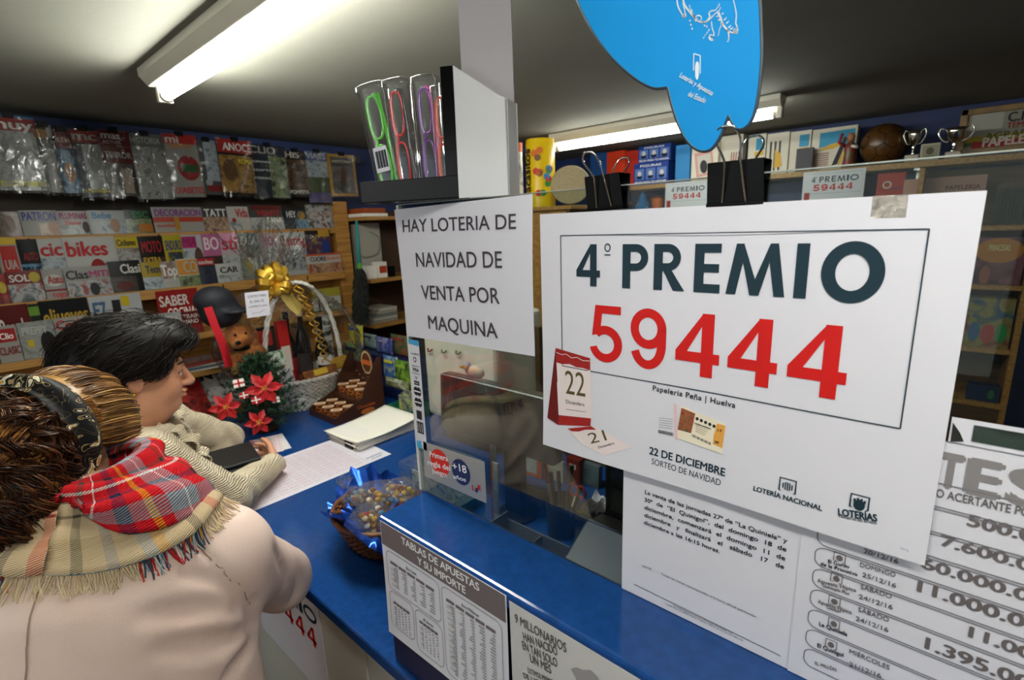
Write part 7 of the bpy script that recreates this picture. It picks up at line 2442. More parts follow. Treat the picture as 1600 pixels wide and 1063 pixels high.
# clear display box with a teal base
o = atz(712, 770, CZ)
t = thing('acrylic_display', 'clear acrylic box with a teal base behind the age limit sticker', 'display box', (0.87, 1.05, CZ))
MB().span(V(0.79, 0.965, CZ + 0.0005), V(0.95, 1.16, CZ + 0.035)).build('teal_base', flat('#1f5a60', 0.3), t, bevel=0.002)
MB().span(V(0.792, 0.967, CZ + 0.0352), V(0.948, 1.158, CZ + 0.14)).build('clear_box', M_clear, t)
for k in range(4):
    p = V(0.82 + 0.03 * k, 0.985, CZ + 0.0356)
    tag(MB().span(p, p + V(0.003, 0.15, 0.075)).build('scratch_card', art_mat('scratch%d' % k, '#8a9a98', '#c9cdc8', '#4a6a70', 30, k), bevel=0.0005), 'small printed card standing inside the clear acrylic box', 'card', 'cards inside the acrylic box')

# pen cup
pc_ = V(0.965, 0.700, CZ + 0.0006)
t = thing('pen_cup', 'black mesh pen cup on the desk behind the glass', 'pen cup', pc_)
MB().lathe([(0.036, 0), (0.040, 0.10), (0.0375, 0.10), (0.034, 0.004), (0, 0.004)], ZF(pc_), 28).build('cup_body', mat('mesh_black', '#16161a', 0.5, col2='#24242a', scale=300), t, angle=40)
MB().tube([pc_ + V(0.0395 * math.cos(a), 0.0395 * math.sin(a), 0.1) for a in np.linspace(0, 6.283, 28)[:-1]], 0.002, 6, closed=True).build('rim', M_black, t, smooth=True)
for k, (dx, dy, lx, ly, h_, col, lab) in enumerate(((0.0, 0.02, 0.0, 0.03, 0.185, '#a9a49a', 'clear ballpoint pen with a red band in the pen cup'), (-0.012, 0.004, -0.01, 0.01, 0.175, '#1d1d20', 'thick black marker standing in the pen cup'), (0.01, -0.01, 0.01, -0.012, 0.19, '#25262b', 'slim black pen in the middle of the pen cup'),
                                              (-0.008, -0.018, 0.0, -0.05, 0.16, '#17171a', 'black pen leaning out of the pen cup towards the poster'), (0.015, 0.012, 0.02, 0.02, 0.15, '#2f4a6a', 'blue pen leaning at the back of the pen cup'))):
    p0 = pc_ + V(dx * 0.7, dy * 0.7, 0.0052)
    p1 = pc_ + V(dx + lx, dy + ly, h_)
    t2 = thing('pen', lab, 'pen', p0, 'pens in the pen cup')
    MB().tube([p0, p0 + (p1 - p0) * 0.06, p0 + (p1 - p0) * 0.1, p1], [0.001, 0.003, 0.005, 0.005], 10).build('barrel', flat(col, 0.3), t2, angle=40)
    MB().tube([p0 + (p1 - p0) * 0.72, p1 + (p1 - p0) * 0.03], 0.0056, 10).build('pen_cap', flat('#a8241f' if k == 0 else '#101012', 0.3), t2, angle=40)
p0, p1 = pc_ + V(-0.01, -0.022, 0.03), pc_ + V(-0.015, -0.055, 0.135)
t2 = thing('scissors', 'scissors with a red handle sticking out of the pen cup', 'scissors', p0)
MB().tube([p0, p1], [0.002, 0.004], 6, flat=0.3).build('blade', M_chrome, t2)
for s in (-1, 1):
    c = p1 + V(0, 0.012 * s - 0.006, 0.016)
    MB().tube([c + V(0, 0.012 * math.cos(a), 0.016 * math.sin(a)) for a in np.linspace(0, 6.283, 18)[:-1]], 0.003, 6, closed=True).build('finger_loop', flat('#a8241f', 0.3), t2, smooth=True)

# tray with receipts, printer, dark terminal
t = thing('desk_tray', 'grey plastic desk tray holding a printed ticket behind the ledge', 'tray', (0.85, 0.75, CZ))
b = MB()
for c_, s_ in (((0, 0, 0.003), (0.16, 0.26, 0.005)), ((-0.078, 0, 0.02), (0.004, 0.26, 0.04)), ((0.078, 0, 0.02), (0.004, 0.26, 0.04)), ((0, 0.128, 0.03), (0.16, 0.004, 0.06)), ((0, -0.128, 0.02), (0.16, 0.004, 0.04)), ((0, 0.01, 0.02), (0.15, 0.003, 0.035))):
    b.box(V(0.805, 0.69, CZ + 0.0006) + V(*c_), s_)
b.build('tray_body', flat('#6b6d70', 0.4), t, bevel=0.001)
f = ZF((0.80, 0.765, CZ + 0.0066), -0.5)
t2 = thing('printed_ticket', 'pale printed ticket with a barcode lying in the grey desk tray', 'ticket', f.o)
MB().sheet(-0.055, 0.055, -0.035, 0.035, f, flat('#cfc2b8'), nx=1, ny=1, t=0.0003).build('ticket_paper', None, t2)
b = MB()
rg = random.Random(2)
for k in range(26):
    b.stroke([(-0.04 + 0.003 * k, 0.004), (-0.04 + 0.003 * k, 0.024)], 0.0006 + 0.001 * rg.random(), f, 0.0005, INKK)
for k in range(3):
    b.stroke([(-0.045, -0.006 - 0.009 * k), (0.03, -0.006 - 0.009 * k)], 0.002, f, 0.0005, flat('#8a7a76'))
b.build('barcode', None, t2)
t = thing('ticket_printer', 'black ticket printer with ribbed lid behind the ledge beside the typed letter', 'printer', (0.82, 0.44, CZ))
pr = [(0, 0), (0.19, 0), (0.19, 0.14), (0.12, 0.155), (0.03, 0.11), (0, 0.07)]
fx = Frame((0.73, 0.36, CZ + 0.0006), (1, 0, 0), (0, 0, 1))
MB().prism(pr, fx, -0.19, 0.0).build('printer_case', mat('printer_black', '#1a1a1c', 0.4), t, bevel=0.006)
b = MB()
for k in range(6):
    y = 0.385 + 0.026 * k
    b.add([V(0.735, y, CZ + 0.083), V(0.735, y + 0.010, CZ + 0.083), V(0.757, y + 0.010, CZ + 0.1135), V(0.757, y, CZ + 0.1135)], [(0, 1, 2, 3)])
b.build('lid_slot', M_black, t)
t = thing('black_terminal', 'tall black card terminal behind the printer and the pens', 'terminal', (1.05, 0.5, CZ))
MB().span(V(0.99, 0.38, CZ + 0.0006), V(1.14, 0.585, CZ + 0.30)).build('terminal_case', M_black, t, bevel=0.008)
MB().span(V(0.985, 0.40, CZ + 0.10), V(0.9895, 0.565, CZ + 0.26)).build('terminal_screen', mat('terminal_screen', '#0c1418', 0.1), t)
b = MB()
for j in range(3):
    for k in range(4):
        b.span(V(0.987, 0.42 + 0.035 * k, CZ + 0.02 + 0.022 * j), V(0.9895, 0.445 + 0.035 * k, CZ + 0.036 + 0.022 * j))
b.build('key', flat('#2f3034'), t)
b = MB()
b.tube(smoothpath([V(0.985, 0.66, CZ + 0.10), V(0.97, 0.62, CZ + 0.13), V(0.97, 0.59, CZ + 0.16), V(0.988, 0.575, CZ + 0.17)], 6), 0.004, 6)
p = atz(932, 798, CZ)
t = thing('crumpled_paper', 'crumpled white paper by the black terminal behind the glass', 'paper', p)
rg = random.Random(3)
MB().grid(lambda s, v: p + V(-0.05 + 0.1 * s, -0.03 + 0.06 * v, 0.020 + 0.010 * math.sin(9 * s + 5 * v) + 0.008 * math.sin(13 * v - 6 * s)), 10, 8, None, 0.0005).build('paper_sheet', M_paper, t)
t = thing('yellow_eraser', 'yellow eraser block beside the crumpled paper', 'eraser', p + V(0.0, 0.06, 0))
MB().box(p + V(-0.065, 0.015, 0.012), (0.02, 0.045, 0.022), rot=rotz(0.4)).build('eraser_block', flat('#b8a33a'), t, bevel=0.002)
# ---------------------------------------------------------------- people: smooth bodies grown from blended volumes
from mathutils.bvhtree import BVHTree


class Field:
    """distance field on a regular grid; every volume is blended in only where it matters"""
    def __init__(self, lo, hi, h):
        self.lo, self.h = np.asarray(lo, float), h
        self.n = np.ceil((np.asarray(hi, float) - self.lo) / h).astype(int) + 1
        self.D = np.full(self.n, 0.3, np.float32)
        self.ax = [self.lo[i] + h * np.arange(self.n[i]) for i in range(3)]

    def _cut(self, a, b, m):
        i0 = np.clip(np.floor((np.asarray(a) - m - self.lo) / self.h).astype(int), 0, self.n - 1)
        i1 = np.clip(np.ceil((np.asarray(b) + m - self.lo) / self.h).astype(int) + 1, 1, self.n)
        sl = tuple(slice(i0[k], i1[k]) for k in range(3))
        G = np.stack(np.meshgrid(*[self.ax[k][sl[k]] for k in range(3)], indexing='ij'), -1).astype(np.float32)
        return sl, G

    def put(self, fn, a, b, k=0.02, mode='add'):
        sl, G = self._cut(np.minimum(a, b), np.maximum(a, b), k + 4 * self.h)
        if G.size == 0:
            return self
        d = fn(G.reshape(-1, 3)).reshape(G.shape[:3])
        if mode == 'add':
            self.D[sl] = smin(self.D[sl], d, k)
        elif mode == 'cut':
            self.D[sl] = smax(self.D[sl], -d, k)
        elif mode == 'bump':
            self.D[sl] = self.D[sl] + d
        return self

    def cap(self, a, b, ra, rb, k=0.02, mode='add'):
        a, b = np.asarray(a, float), np.asarray(b, float)
        r = max(ra, rb)
        return self.put(lambda P: sd_cap(P, a, b, ra, rb), np.minimum(a, b) - r, np.maximum(a, b) + r, k, mode)

    def ell(self, c, r, R=None, k=0.02, mode='add'):
        c = np.asarray(c, float)
        q = max(r)
        return self.put(lambda P: sd_ell(P, c, r, R), c - q, c + q, k, mode)

    def groove(self, a, b, depth, width):
        """a soft crease along a line"""
        a, b = np.asarray(a, float), np.asarray(b, float)

        def fn(P):
            d = sd_cap(P, a, b, 0, 0)
            return depth * np.exp(-(d / width) ** 2)
        return self.put(fn, np.minimum(a, b) - width * 2.5, np.maximum(a, b) + width * 2.5, 0.0, 'bump')

    def sample(self, p):
        q = (np.asarray(p) - self.lo) / self.h
        i = np.clip(np.floor(q).astype(int), 0, self.n - 2)
        f = np.clip(q - i, 0, 1)
        c = self.D[i[0]:i[0] + 2, i[1]:i[1] + 2, i[2]:i[2] + 2]
        c = c[0] * (1 - f[0]) + c[1] * f[0]
        c = c[0] * (1 - f[1]) + c[1] * f[1]
        return float(c[0] * (1 - f[2]) + c[1] * f[2])

    def grad(self, p, e=0.008):
        return unit([self.sample(p + d) - self.sample(p - d) for d in (V(e, 0, 0), V(0, e, 0), V(0, 0, e))])

    def outside(self, p, off):
        """slide a point out (or in) until it lies off above the surface"""
        p = np.asarray(p, float)
        for _ in range(8):
            d = self.sample(p) - off
            if abs(d) < 0.0008:
                break
            p = p - self.grad(p) * d * 0.9
        return p

    def lift(self, p, off):
        """only push out points that sit deeper than off"""
        return p if self.sample(p) >= off else self.outside(p, off)

    def mesh(self, name, m, parent, relax=1):
        vs, fs = surfnet(self.D, self.lo, None, self.h)
        b = MB()
        b.v = [tuple(x) for x in vs]
        b.f = [tuple(int(k) for k in f) for f in fs]
        b.m = [0] * len(b.f)
        b.mats = [m]
        o = b.build(name, m, parent, smooth=True)
        if relax:
            s = o.modifiers.new('relax', 'SMOOTH')
            s.factor, s.iterations = 0.5, relax
        self.bv = BVHTree.FromPolygons([Vector(x) for x in vs], [tuple(int(k) for k in f) for f in fs])
        return o


def basis(yaw, pitch=0.0, roll=0.0):
    """columns: forward, left, up of a head or body"""
    f = V(math.cos(yaw) * math.cos(pitch), math.sin(yaw) * math.cos(pitch), math.sin(pitch))
    l = V(-math.sin(yaw), math.cos(yaw), 0)
    u = np.cross(f, l)
    c, s = math.cos(roll), math.sin(roll)
    return np.stack([f, l * c + u * s, u * c - l * s], 1)


def add_head(F, c, B, s=1.0):
    """skull, jaw, nose, lips, brow, eyelids, ears in the head's own frame"""
    W = lambda x, y, z: c + B @ (V(x, y, z) * s)
    E = lambda p, r, k=0.02, mode='add', R=None: F.ell(W(*p), tuple(x * s for x in r), B if R is None else B @ R, k, mode)
    E((-0.012, 0, 0.035), (0.098, 0.077, 0.092))
    E((0.035, 0, -0.045), (0.060, 0.060, 0.080), 0.03)
    E((0.070, 0, -0.096), (0.024, 0.024, 0.019), 0.024)
    E((0.015, 0, -0.100), (0.050, 0.042, 0.024), 0.03)
    for q in (-1, 1):
        E((0.058, 0.034 * q, -0.036), (0.030, 0.024, 0.032), 0.022)
        E((0.000, 0.050 * q, -0.070), (0.045, 0.016, 0.032), 0.022)
        E((0.100, 0.034 * q, 0.000), (0.016, 0.020, 0.013), 0.010, 'cut')
        E((0.079, 0.033 * q, 0.000), (0.0135, 0.0150, 0.0130), 0.004)
        E((0.084, 0.034 * q, 0.0085), (0.010, 0.017, 0.005), 0.005)
        E((0.083, 0.034 * q, -0.010), (0.008, 0.015, 0.004), 0.005)
        E((0.104, 0.012 * q, -0.036), (0.011, 0.008, 0.009), 0.006)
        E((-0.012, 0.079 * q, -0.012), (0.021, 0.007, 0.032), 0.005, R=np.array([[0.97, 0, -0.25], [0, 1, 0], [0.25, 0, 0.97]]))
        E((-0.006, 0.086 * q, -0.008), (0.010, 0.006, 0.018), 0.004, 'cut')
    E((0.082, 0, 0.024), (0.018, 0.050, 0.011), 0.016)
    F.cap(W(0.094, 0, 0.010), W(0.117, 0, -0.030), 0.0080 * s, 0.0105 * s, 0.010)
    E((0.0985, 0, -0.0575), (0.0115, 0.024, 0.0062), 0.005)
    E((0.0965, 0, -0.0695), (0.0115, 0.021, 0.0070), 0.005)
    E((0.110, 0, -0.0635), (0.014, 0.026, 0.0024), 0.003, 'cut')
    E((0.102, 0, -0.0465), (0.006, 0.004, 0.008), 0.005, 'cut')
    return W


def add_hand(F, w, f, n, side, curl=(0.5, 0.5, 0.5, 0.5), s=1.0, thumb=0.5, spread=0.0):
    """palm, four fingers and a thumb; f points along the fingers, n out of the palm; side=+1 puts the thumb on the n x f side"""
    f = unit(f)
    n = unit(np.asarray(n, float) - f * np.dot(n, f))
    q = np.cross(n, f) * side
    for i in range(4):
        o = (0.028 - 0.0187 * i) * s
        kn = w + f * (0.088 - 0.006 * abs(i - 1.2)) * s + q * o
        F.cap(w + f * 0.012 * s + q * o * 0.55, kn, 0.0145 * s, 0.0105 * s, 0.012)
        d = unit(f + q * spread * (1.5 - i))
        p = kn
        a = 0.0
        for j, L in enumerate((0.042, 0.027, 0.021)):
            a += curl[i] * (0.9, 1.0, 0.8)[j]
            dd = d * math.cos(a) + n * math.sin(a)
            LL = L * s * (0.93, 1.03, 0.97, 0.78)[i]
            F.cap(p, p + dd * LL, (0.0092, 0.0084, 0.0078)[j] * s, (0.0084, 0.0078, 0.0066)[j] * s, 0.003)
            p = p + dd * LL
    t0 = w + f * 0.025 * s + q * 0.026 * s
    t1 = t0 + unit(f * 0.7 + q * 0.75 + n * 0.3 * thumb) * 0.042 * s
    t2 = t1 + unit(f * 0.9 + q * 0.25 + n * 0.7 * thumb) * 0.030 * s
    t3 = t2 + unit(f + n * 0.8 * thumb) * 0.022 * s
    F.cap(t0, t1, 0.0150 * s, 0.0105 * s, 0.010)
    F.cap(t1, t2, 0.0105 * s, 0.0092 * s, 0.004)
    F.cap(t2, t3, 0.0092 * s, 0.0074 * s, 0.004)


def add_body(F, pel, chest, neck, head, sh, el, wr, hips, knees, feet, s=1.0):
    F.cap(pel, chest, 0.13 * s, 0.135 * s, 0.05)
    F.cap(neck, head, 0.054 * s, 0.049 * s, 0.025)
    F.cap(chest, neck, 0.11 * s, 0.055 * s, 0.05)
    for i in range(2):
        F.cap(chest * 0.4 + sh[i] * 0.6, sh[i], 0.07 * s, 0.058 * s, 0.05)
        F.cap(sh[i], el[i], 0.052 * s, 0.040 * s, 0.02)
        F.cap(el[i], wr[i], 0.040 * s, 0.026 * s, 0.015)
        F.cap(pel, hips[i], 0.12 * s, 0.10 * s, 0.04)
        F.cap(hips[i], knees[i], 0.088 * s, 0.058 * s, 0.03)
        F.cap(knees[i], feet[i], 0.058 * s, 0.036 * s, 0.02)


def skin_mat(name, base, red, sc=9):
    m = mat(name, base, 0.45, col2=red, scale=sc, bump=0.10, bscale=180, lo=0.3, hi=0.75)
    b = m.node_tree.nodes['Principled BSDF']
    b.inputs['Subsurface Weight'].default_value = 0.12
    b.inputs['Subsurface Radius'].default_value = (0.01, 0.004, 0.002)
    return m


def strand_mat(name, cols, rough=0.35, sc=25.0):
    """hair: tone varies from lock to lock along the strands"""
    m = bpy.data.materials.new(name)
    m.use_nodes = True
    nt = m.node_tree
    b = nt.nodes['Principled BSDF']
    b.inputs['Roughness'].default_value = rough
    b.inputs['Specular IOR Level'].default_value = 0.22
    tc = nt.nodes.new('ShaderNodeTexCoord')
    gi = nt.nodes.new('ShaderNodeNewGeometry')
    n = nt.nodes.new('ShaderNodeTexNoise')
    n.inputs['Scale'].default_value = sc
    n.inputs['Detail'].default_value = 3
    nt.links.new(tc.outputs['Object'], n.inputs['Vector'])
    ad = nt.nodes.new('ShaderNodeMath')
    ad.operation = 'MULTIPLY_ADD'
    ad.inputs[1].default_value = 0.55
    nt.links.new(gi.outputs['Random Per Island'], ad.inputs[0])
    mu = nt.nodes.new('ShaderNodeMath')
    mu.operation = 'MULTIPLY'
    mu.inputs[1].default_value = 0.6
    nt.links.new(n.outputs['Fac'], mu.inputs[0])
    nt.links.new(mu.outputs[0], ad.inputs[2])
    cr = nt.nodes.new('ShaderNodeValToRGB')
    e = cr.color_ramp.elements
    e[0].position, e[0].color = 0.15, lin(cols[0])
    e[1].position, e[1].color = 0.9, lin(cols[-1])
    for i, c_ in enumerate(cols[1:-1]):
        e.new(0.15 + 0.75 * (i + 1) / (len(cols) - 1)).color = lin(c_)
    nt.links.new(ad.outputs[0], cr.inputs['Fac'])
    nt.links.new(cr.outputs['Color'], b.inputs['Base Color'])
    return m


def knit_mat(name, c1, c2, scale, strength=0.6, direction='Z'):
    m = mat(name, c1, 0.9, col2=c2, scale=14, spec=0.15)
    nt = m.node_tree
    tc = nt.nodes.new('ShaderNodeTexCoord')
    wv = nt.nodes.new('ShaderNodeTexWave')
    wv.bands_direction = direction
    wv.inputs['Scale'].default_value = scale
    wv.inputs['Distortion'].default_value = 3.0
    wv.inputs['Detail'].default_value = 2
    wv.inputs['Detail Scale'].default_value = 3
    nt.links.new(tc.outputs['Object'], wv.inputs['Vector'])
    bp = nt.nodes.new('ShaderNodeBump')
    bp.inputs['Strength'].default_value = strength
    bp.inputs['Distance'].default_value = 0.004
    nt.links.new(wv.outputs['Fac'], bp.inputs['Height'])
    nt.links.new(bp.outputs['Normal'], nt.nodes['Principled BSDF'].inputs['Normal'])
    return m


# ================================================================ dark-haired woman by the papers
M_skin2 = skin_mat('skin_rosy', '#dca27f', '#c98a68')
hc2 = V(0.318, 1.622, 1.502)
B2 = basis(math.radians(-12), math.radians(-8), 0.0)
neck2 = V(0.285, 1.640, 1.355)
pel2, ch2 = V(0.12, 1.735, 0.93), V(0.235, 1.675, 1.20)
sh2 = [V(0.255, 1.475, 1.300), V(0.375, 1.795, 1.285)]
el2 = [V(0.430, 1.475, 1.122), V(0.585, 1.925, 1.125)]
wr2 = [V(0.640, 1.655, 1.092), V(0.432, 1.772, 1.094)]
F = Field((-0.12, 1.30, -0.02), (0.80, 2.10, 1.72), 0.0055)
add_body(F, pel2, ch2, neck2, hc2 + V(-0.01, 0, -0.06), sh2, el2, wr2, [V(0.10, 1.65, 0.88), V(0.14, 1.82, 0.88)], [V(0.13, 1.64, 0.48), V(0.17, 1.83, 0.48)], [V(0.08, 1.63, 0.06), V(0.12, 1.84, 0.06)])
for q in (V(0.08, 1.63, 0.042), V(0.12, 1.84, 0.042)):
    F.cap(q, q + V(0.15, -0.03, 0), 0.034, 0.030, 0.02)
W2 = add_head(F, hc2, B2, 1.0)
F.ell(W2(0.015, 0, -0.118), (0.045, 0.042, 0.030), B2, 0.03)
add_hand(F, wr2[0], V(0.28, 0.95, 0.05), V(-0.95, 0.25, 0.05), -1, (0.35, 0.35, 0.4, 0.4), 0.92)
add_hand(F, wr2[1], V(0.33, -0.94, 0.02), V(0.02, -0.05, 1.0), -1, (0.02, 0.02, 0.06, 0.10), 0.95, 0.2)
p2 = thing('person', 'dark-haired woman in a beige knitted cardigan holding a black wallet over the counter', 'person', (0.12, 1.735, 0))
F.mesh('body', M_skin2, p2, 1)
# eyes, brows, lips, earring
for q in (-1, 1):
    e = MB()
    e.ball(W2(0.0835, 0.033 * q, -0.001), 0.0118, 14)
    eye = e.build('eye', flat('#d8d0c8', 0.2), p2, smooth=True)
    MB().ball(W2(0.0925, 0.034 * q, -0.002), (0.004, 0.0048, 0.0048), 10).build('iris', flat('#2a1a12', 0.15), eye, smooth=True)
    b = MB()
    b.tube(smoothpath([W2(0.101, 0.014 * q, 0.024), W2(0.097, 0.034 * q, 0.030), W2(0.082, 0.053 * q, 0.025)], 5), [0.0016] * 5 + [0.0022] * 5 + [0.001], 6)
    b.build('eyebrow', flat('#2b1c14'), p2, smooth=True)
    b = MB()
    b.tube(smoothpath([W2(0.094, 0.018 * q, 0.001), W2(0.0955, 0.033 * q, 0.0065), W2(0.084, 0.050 * q, 0.000)], 5), 0.0012, 5)
    b.build('eyelashes', flat('#17110d'), p2, smooth=True)
b = MB()
b.grid(lambda s, v: W2(0.1055 - 0.16 * (s - 0.5) ** 2 - 0.002 * abs(v - 0.5), 0.042 * (s - 0.5), -0.0585 - (0.0035 + 0.010 * (v - 0.5)) * 1.0), 10, 4, flat('#8d4a42'))
MB().ball(W2(-0.014, -0.089, -0.042), 0.0055, 12).build('earring', mat('gold_metal', '#d8a83a', 0.2, 1.0), p2, smooth=True)

# hair: bouffant volume with fine flyaway strands
M_hair2 = strand_mat('dark_hair', ['#060403', '#0d0806', '#170e09', '#23160f'], 0.5)
FH = Field((0.08, 1.42, 1.34), (0.50, 1.82, 1.73), 0.006)
FH.ell(W2(-0.045, 0, 0.050), (0.128, 0.105, 0.105), B2, 0.03)
FH.ell(W2(-0.085, 0, 0.010), (0.095, 0.098, 0.100), B2, 0.03)
FH.ell(W2(0.035, 0.0, 0.098), (0.090, 0.085, 0.050), B2, 0.03)
FH.ell(W2(0.085, -0.02, 0.090), (0.045, 0.055, 0.030), B2, 0.03)
FH.ell(W2(0.02, -0.070, 0.045), (0.055, 0.030, 0.055), B2, 0.02)
FH.ell(W2(0.02, 0.070, 0.045), (0.055, 0.030, 0.055), B2, 0.02)
FH.ell(W2(0.098, 0, 0.000), (0.052, 0.075, 0.062), B2, 0.02, 'cut')
FH.ell(W2(0.075, 0, -0.060), (0.085, 0.12, 0.075), B2, 0.02, 'cut')
FH.ell(W2(-0.005, -0.10, -0.040), (0.032, 0.045, 0.045), B2, 0.015, 'cut')
h_o = FH.mesh('hair', M_hair2, p2, 2)
rg = random.Random(41)
b = MB()
cen = W2(-0.03, 0, 0.03)
cnt = 0
while cnt < 1500:
    d = unit(V(rg.gauss(0, 1), rg.gauss(0, 1), rg.gauss(0, 1)))
    hit = FH.bv.ray_cast(Vector(cen + d * 0.3), Vector(-d))
    if hit[0] is None:
        continue
    p = V(*hit[0])
    n = V(*hit[1])
    if np.dot(n, d) < 0:
        n = -n
    loc = B2.T @ (p - hc2)
    # strands sweep back over the crown and curl under at the nape
    fl = B2 @ unit(V(-0.9 + 0.5 * (loc[0] > 0.03), 0.25 * math.copysign(1, loc[1]), -0.55 - (0.7 if loc[0] < -0.05 else 0)))
    fl = unit(fl - n * np.dot(fl, n) + V(rg.gauss(0, .18), rg.gauss(0, .18), rg.gauss(0, .18)))
    L = rg.uniform(0.03, 0.07)
    P = [p - n * 0.002]
    up_ = rg.uniform(0.0, 0.006) + (0.012 if rg.random() < 0.10 else 0)
    for k in range(1, 5):
        s = k / 4
        P.append(FH.outside(p + fl * L * s, 0.002 + up_ * math.sin(s * 2.2)) if s < 1 or rg.random() < 0.8 else p + fl * L * s + n * up_)
    b.tube(P, [0.0010, 0.0012, 0.0011, 0.0008, 0.0002], 3, caps=False)
    cnt += 1
b.build('hair_strands', M_hair2, p2, smooth=True)

# cardigan
M_knit = knit_mat('beige_knit', '#e0d2b8', '#d0c0a4', 55, 0.9, 'Z')
FC = Field((-0.12, 1.28, 0.70), (0.78, 2.12, 1.46), 0.007)
FC.cap(pel2 + V(0, 0, -0.08), ch2, 0.185, 0.165, 0.05)
FC.cap(ch2, neck2 + V(-0.01, 0, -0.05), 0.15, 0.10, 0.06)
for i in range(2):
    FC.cap(ch2 * 0.4 + sh2[i] * 0.6, sh2[i], 0.095, 0.080, 0.06)
    FC.cap(sh2[i], el2[i], 0.078, 0.060, 0.03)
    FC.cap(el2[i], wr2[i] + unit(el2[i] - wr2[i]) * 0.012, 0.058, 0.039, 0.02)
FC.ell(ch2 + V(0.08, -0.03, 0.03), (0.11, 0.15, 0.12), None, 0.05)
FC.put(lambda P: sd_cap(P, neck2 + V(0.0, 0, -0.05), hc2, 0.062, 0.075), neck2 - 0.1, hc2 + 0.1, 0.012, 'cut')
FC.put(lambda P: sd_cap(P, neck2 + V(0.075, -0.015, -0.03), ch2 + V(0.21, -0.06, 0.0), 0.035, 0.045), neck2 - 0.2, neck2 + 0.3, 0.012, 'cut')
for i in range(2):
    w_ = wr2[i]
    d_ = unit(w_ - el2[i])
    FC.cap(w_ - d_ * 0.01, w_ + d_ * 0.06, 0.033, 0.033, 0.004, 'cut')
FC.put(lambda P: 0.0035 * np.sin(P[:, 0] * 70 + P[:, 2] * 45 + 3 * np.sin(P[:, 1] * 30)), V(-0.1, 1.3, 0.8), V(0.78, 2.1, 1.4), 0.0, 'bump')
FC.mesh('cardigan', M_knit, p2, 1)
# inner dark top and ruffled front edge
FI = Field((0.05, 1.45, 1.0), (0.50, 1.85, 1.44), 0.008)
FI.cap(ch2 + V(0.03, -0.005, -0.05), ch2 + V(0.045, -0.012, 0.02), 0.10, 0.130, 0.05)
FI.cap(ch2 + V(0.04, -0.01, 0.02), neck2 + V(0.0, 0, -0.05), 0.135, 0.075, 0.05)
FI.put(lambda P: sd_cap(P, neck2 + V(0.012, 0, -0.04), hc2, 0.066, 0.08), neck2 - 0.1, hc2 + 0.1, 0.01, 'cut')
FI.mesh('inner_top', flat('#2a2624', 0.7), p2, 1)
b = MB()
for k, (ax_, ay_) in enumerate(((0.040, -0.075), (0.055, 0.045))):
    pts = [FC.outside(neck2 + V(0.03, ay_ * 0.8, 0.0), 0.006), FC.outside(ch2 + V(0.14, ay_ * 1.3 - 0.03, 0.10), 0.006), FC.outside(ch2 + V(0.18, ay_ * 1.3 - 0.04, 0.0), 0.006), FC.outside(ch2 + V(0.18, ay_ * 1.3 - 0.04, -0.10), 0.006)]
    P = smoothpath(pts, 14)
    n_ = len(P)

    def ruf(s, v):
        i = min(int(s * (n_ - 1)), n_ - 2)
        p = P[i] + (P[i + 1] - P[i]) * (s * (n_ - 1) - i)
        g = FC.grad(p)
        t_ = unit(P[i + 1] - P[i])
        w_ = np.cross(t_, g)
        return p + w_ * (v - 0.5) * 0.05 + g * (0.004 + 0.010 * math.sin(s * 38 + k) * abs(v - 0.5) * 2)
    b.grid(ruf, 70, 5, None, 0.0025)
b.build('ruffled_edge', M_knit, p2, smooth=True)
FT = Field((-0.1, 1.5, 0.02), (0.36, 1.98, 0.98), 0.012)
for a_, k_, f_ in ((V(0.10, 1.65, 0.86), V(0.13, 1.64, 0.48), V(0.08, 1.63, 0.09)), (V(0.14, 1.82, 0.86), V(0.17, 1.83, 0.48), V(0.12, 1.84, 0.09))):
    FT.cap(a_, k_, 0.115, 0.080, 0.03)
    FT.cap(k_, f_, 0.080, 0.065, 0.02)
FT.cap(V(0.10, 1.66, 0.9), V(0.14, 1.81, 0.9), 0.135, 0.135, 0.04)
FT.mesh('trousers', flat('#23252e', 0.8), p2, 1)
b = MB()
for q in (V(0.08, 1.63, 0.0), V(0.12, 1.84, 0.0)):
    b.grid(lambda s, v: q + V(0.055 + 0.125 * math.cos(6.283 * s) * (1 - 0.75 * v), -0.01 + 0.048 * math.sin(6.283 * s) * (1 - 0.35 * v), 0.001 + 0.085 * v), 20, 5)
b.build('shoe', M_black, p2, smooth=True)

# the black wallet she holds
fw = ZF((0.522, 1.702, 1.128), math.radians(-9))
fw = Frame(fw.o, fw.r, fw.u + V(0, 0, 0.10))
t = thing('wallet', 'open black wallet held above the counter by the dark-haired woman', 'wallet', fw.o)
MB().box((0, 0, 0.006), (0.160, 0.155, 0.011), fw).build('wallet_back', mat('black_leather', '#0c0c0d', 0.5, bump=0.2, bscale=250), t, bevel=0.003)
MB().box((0.004, 0.004, 0.0185), (0.150, 0.140, 0.011), fw).build('wallet_flap', MATS['black_leather'], t, bevel=0.004)
MB().box((0.05, -0.078, 0.012), (0.03, 0.006, 0.018), fw).build('wallet_tab', MATS['black_leather'], t, bevel=0.002)
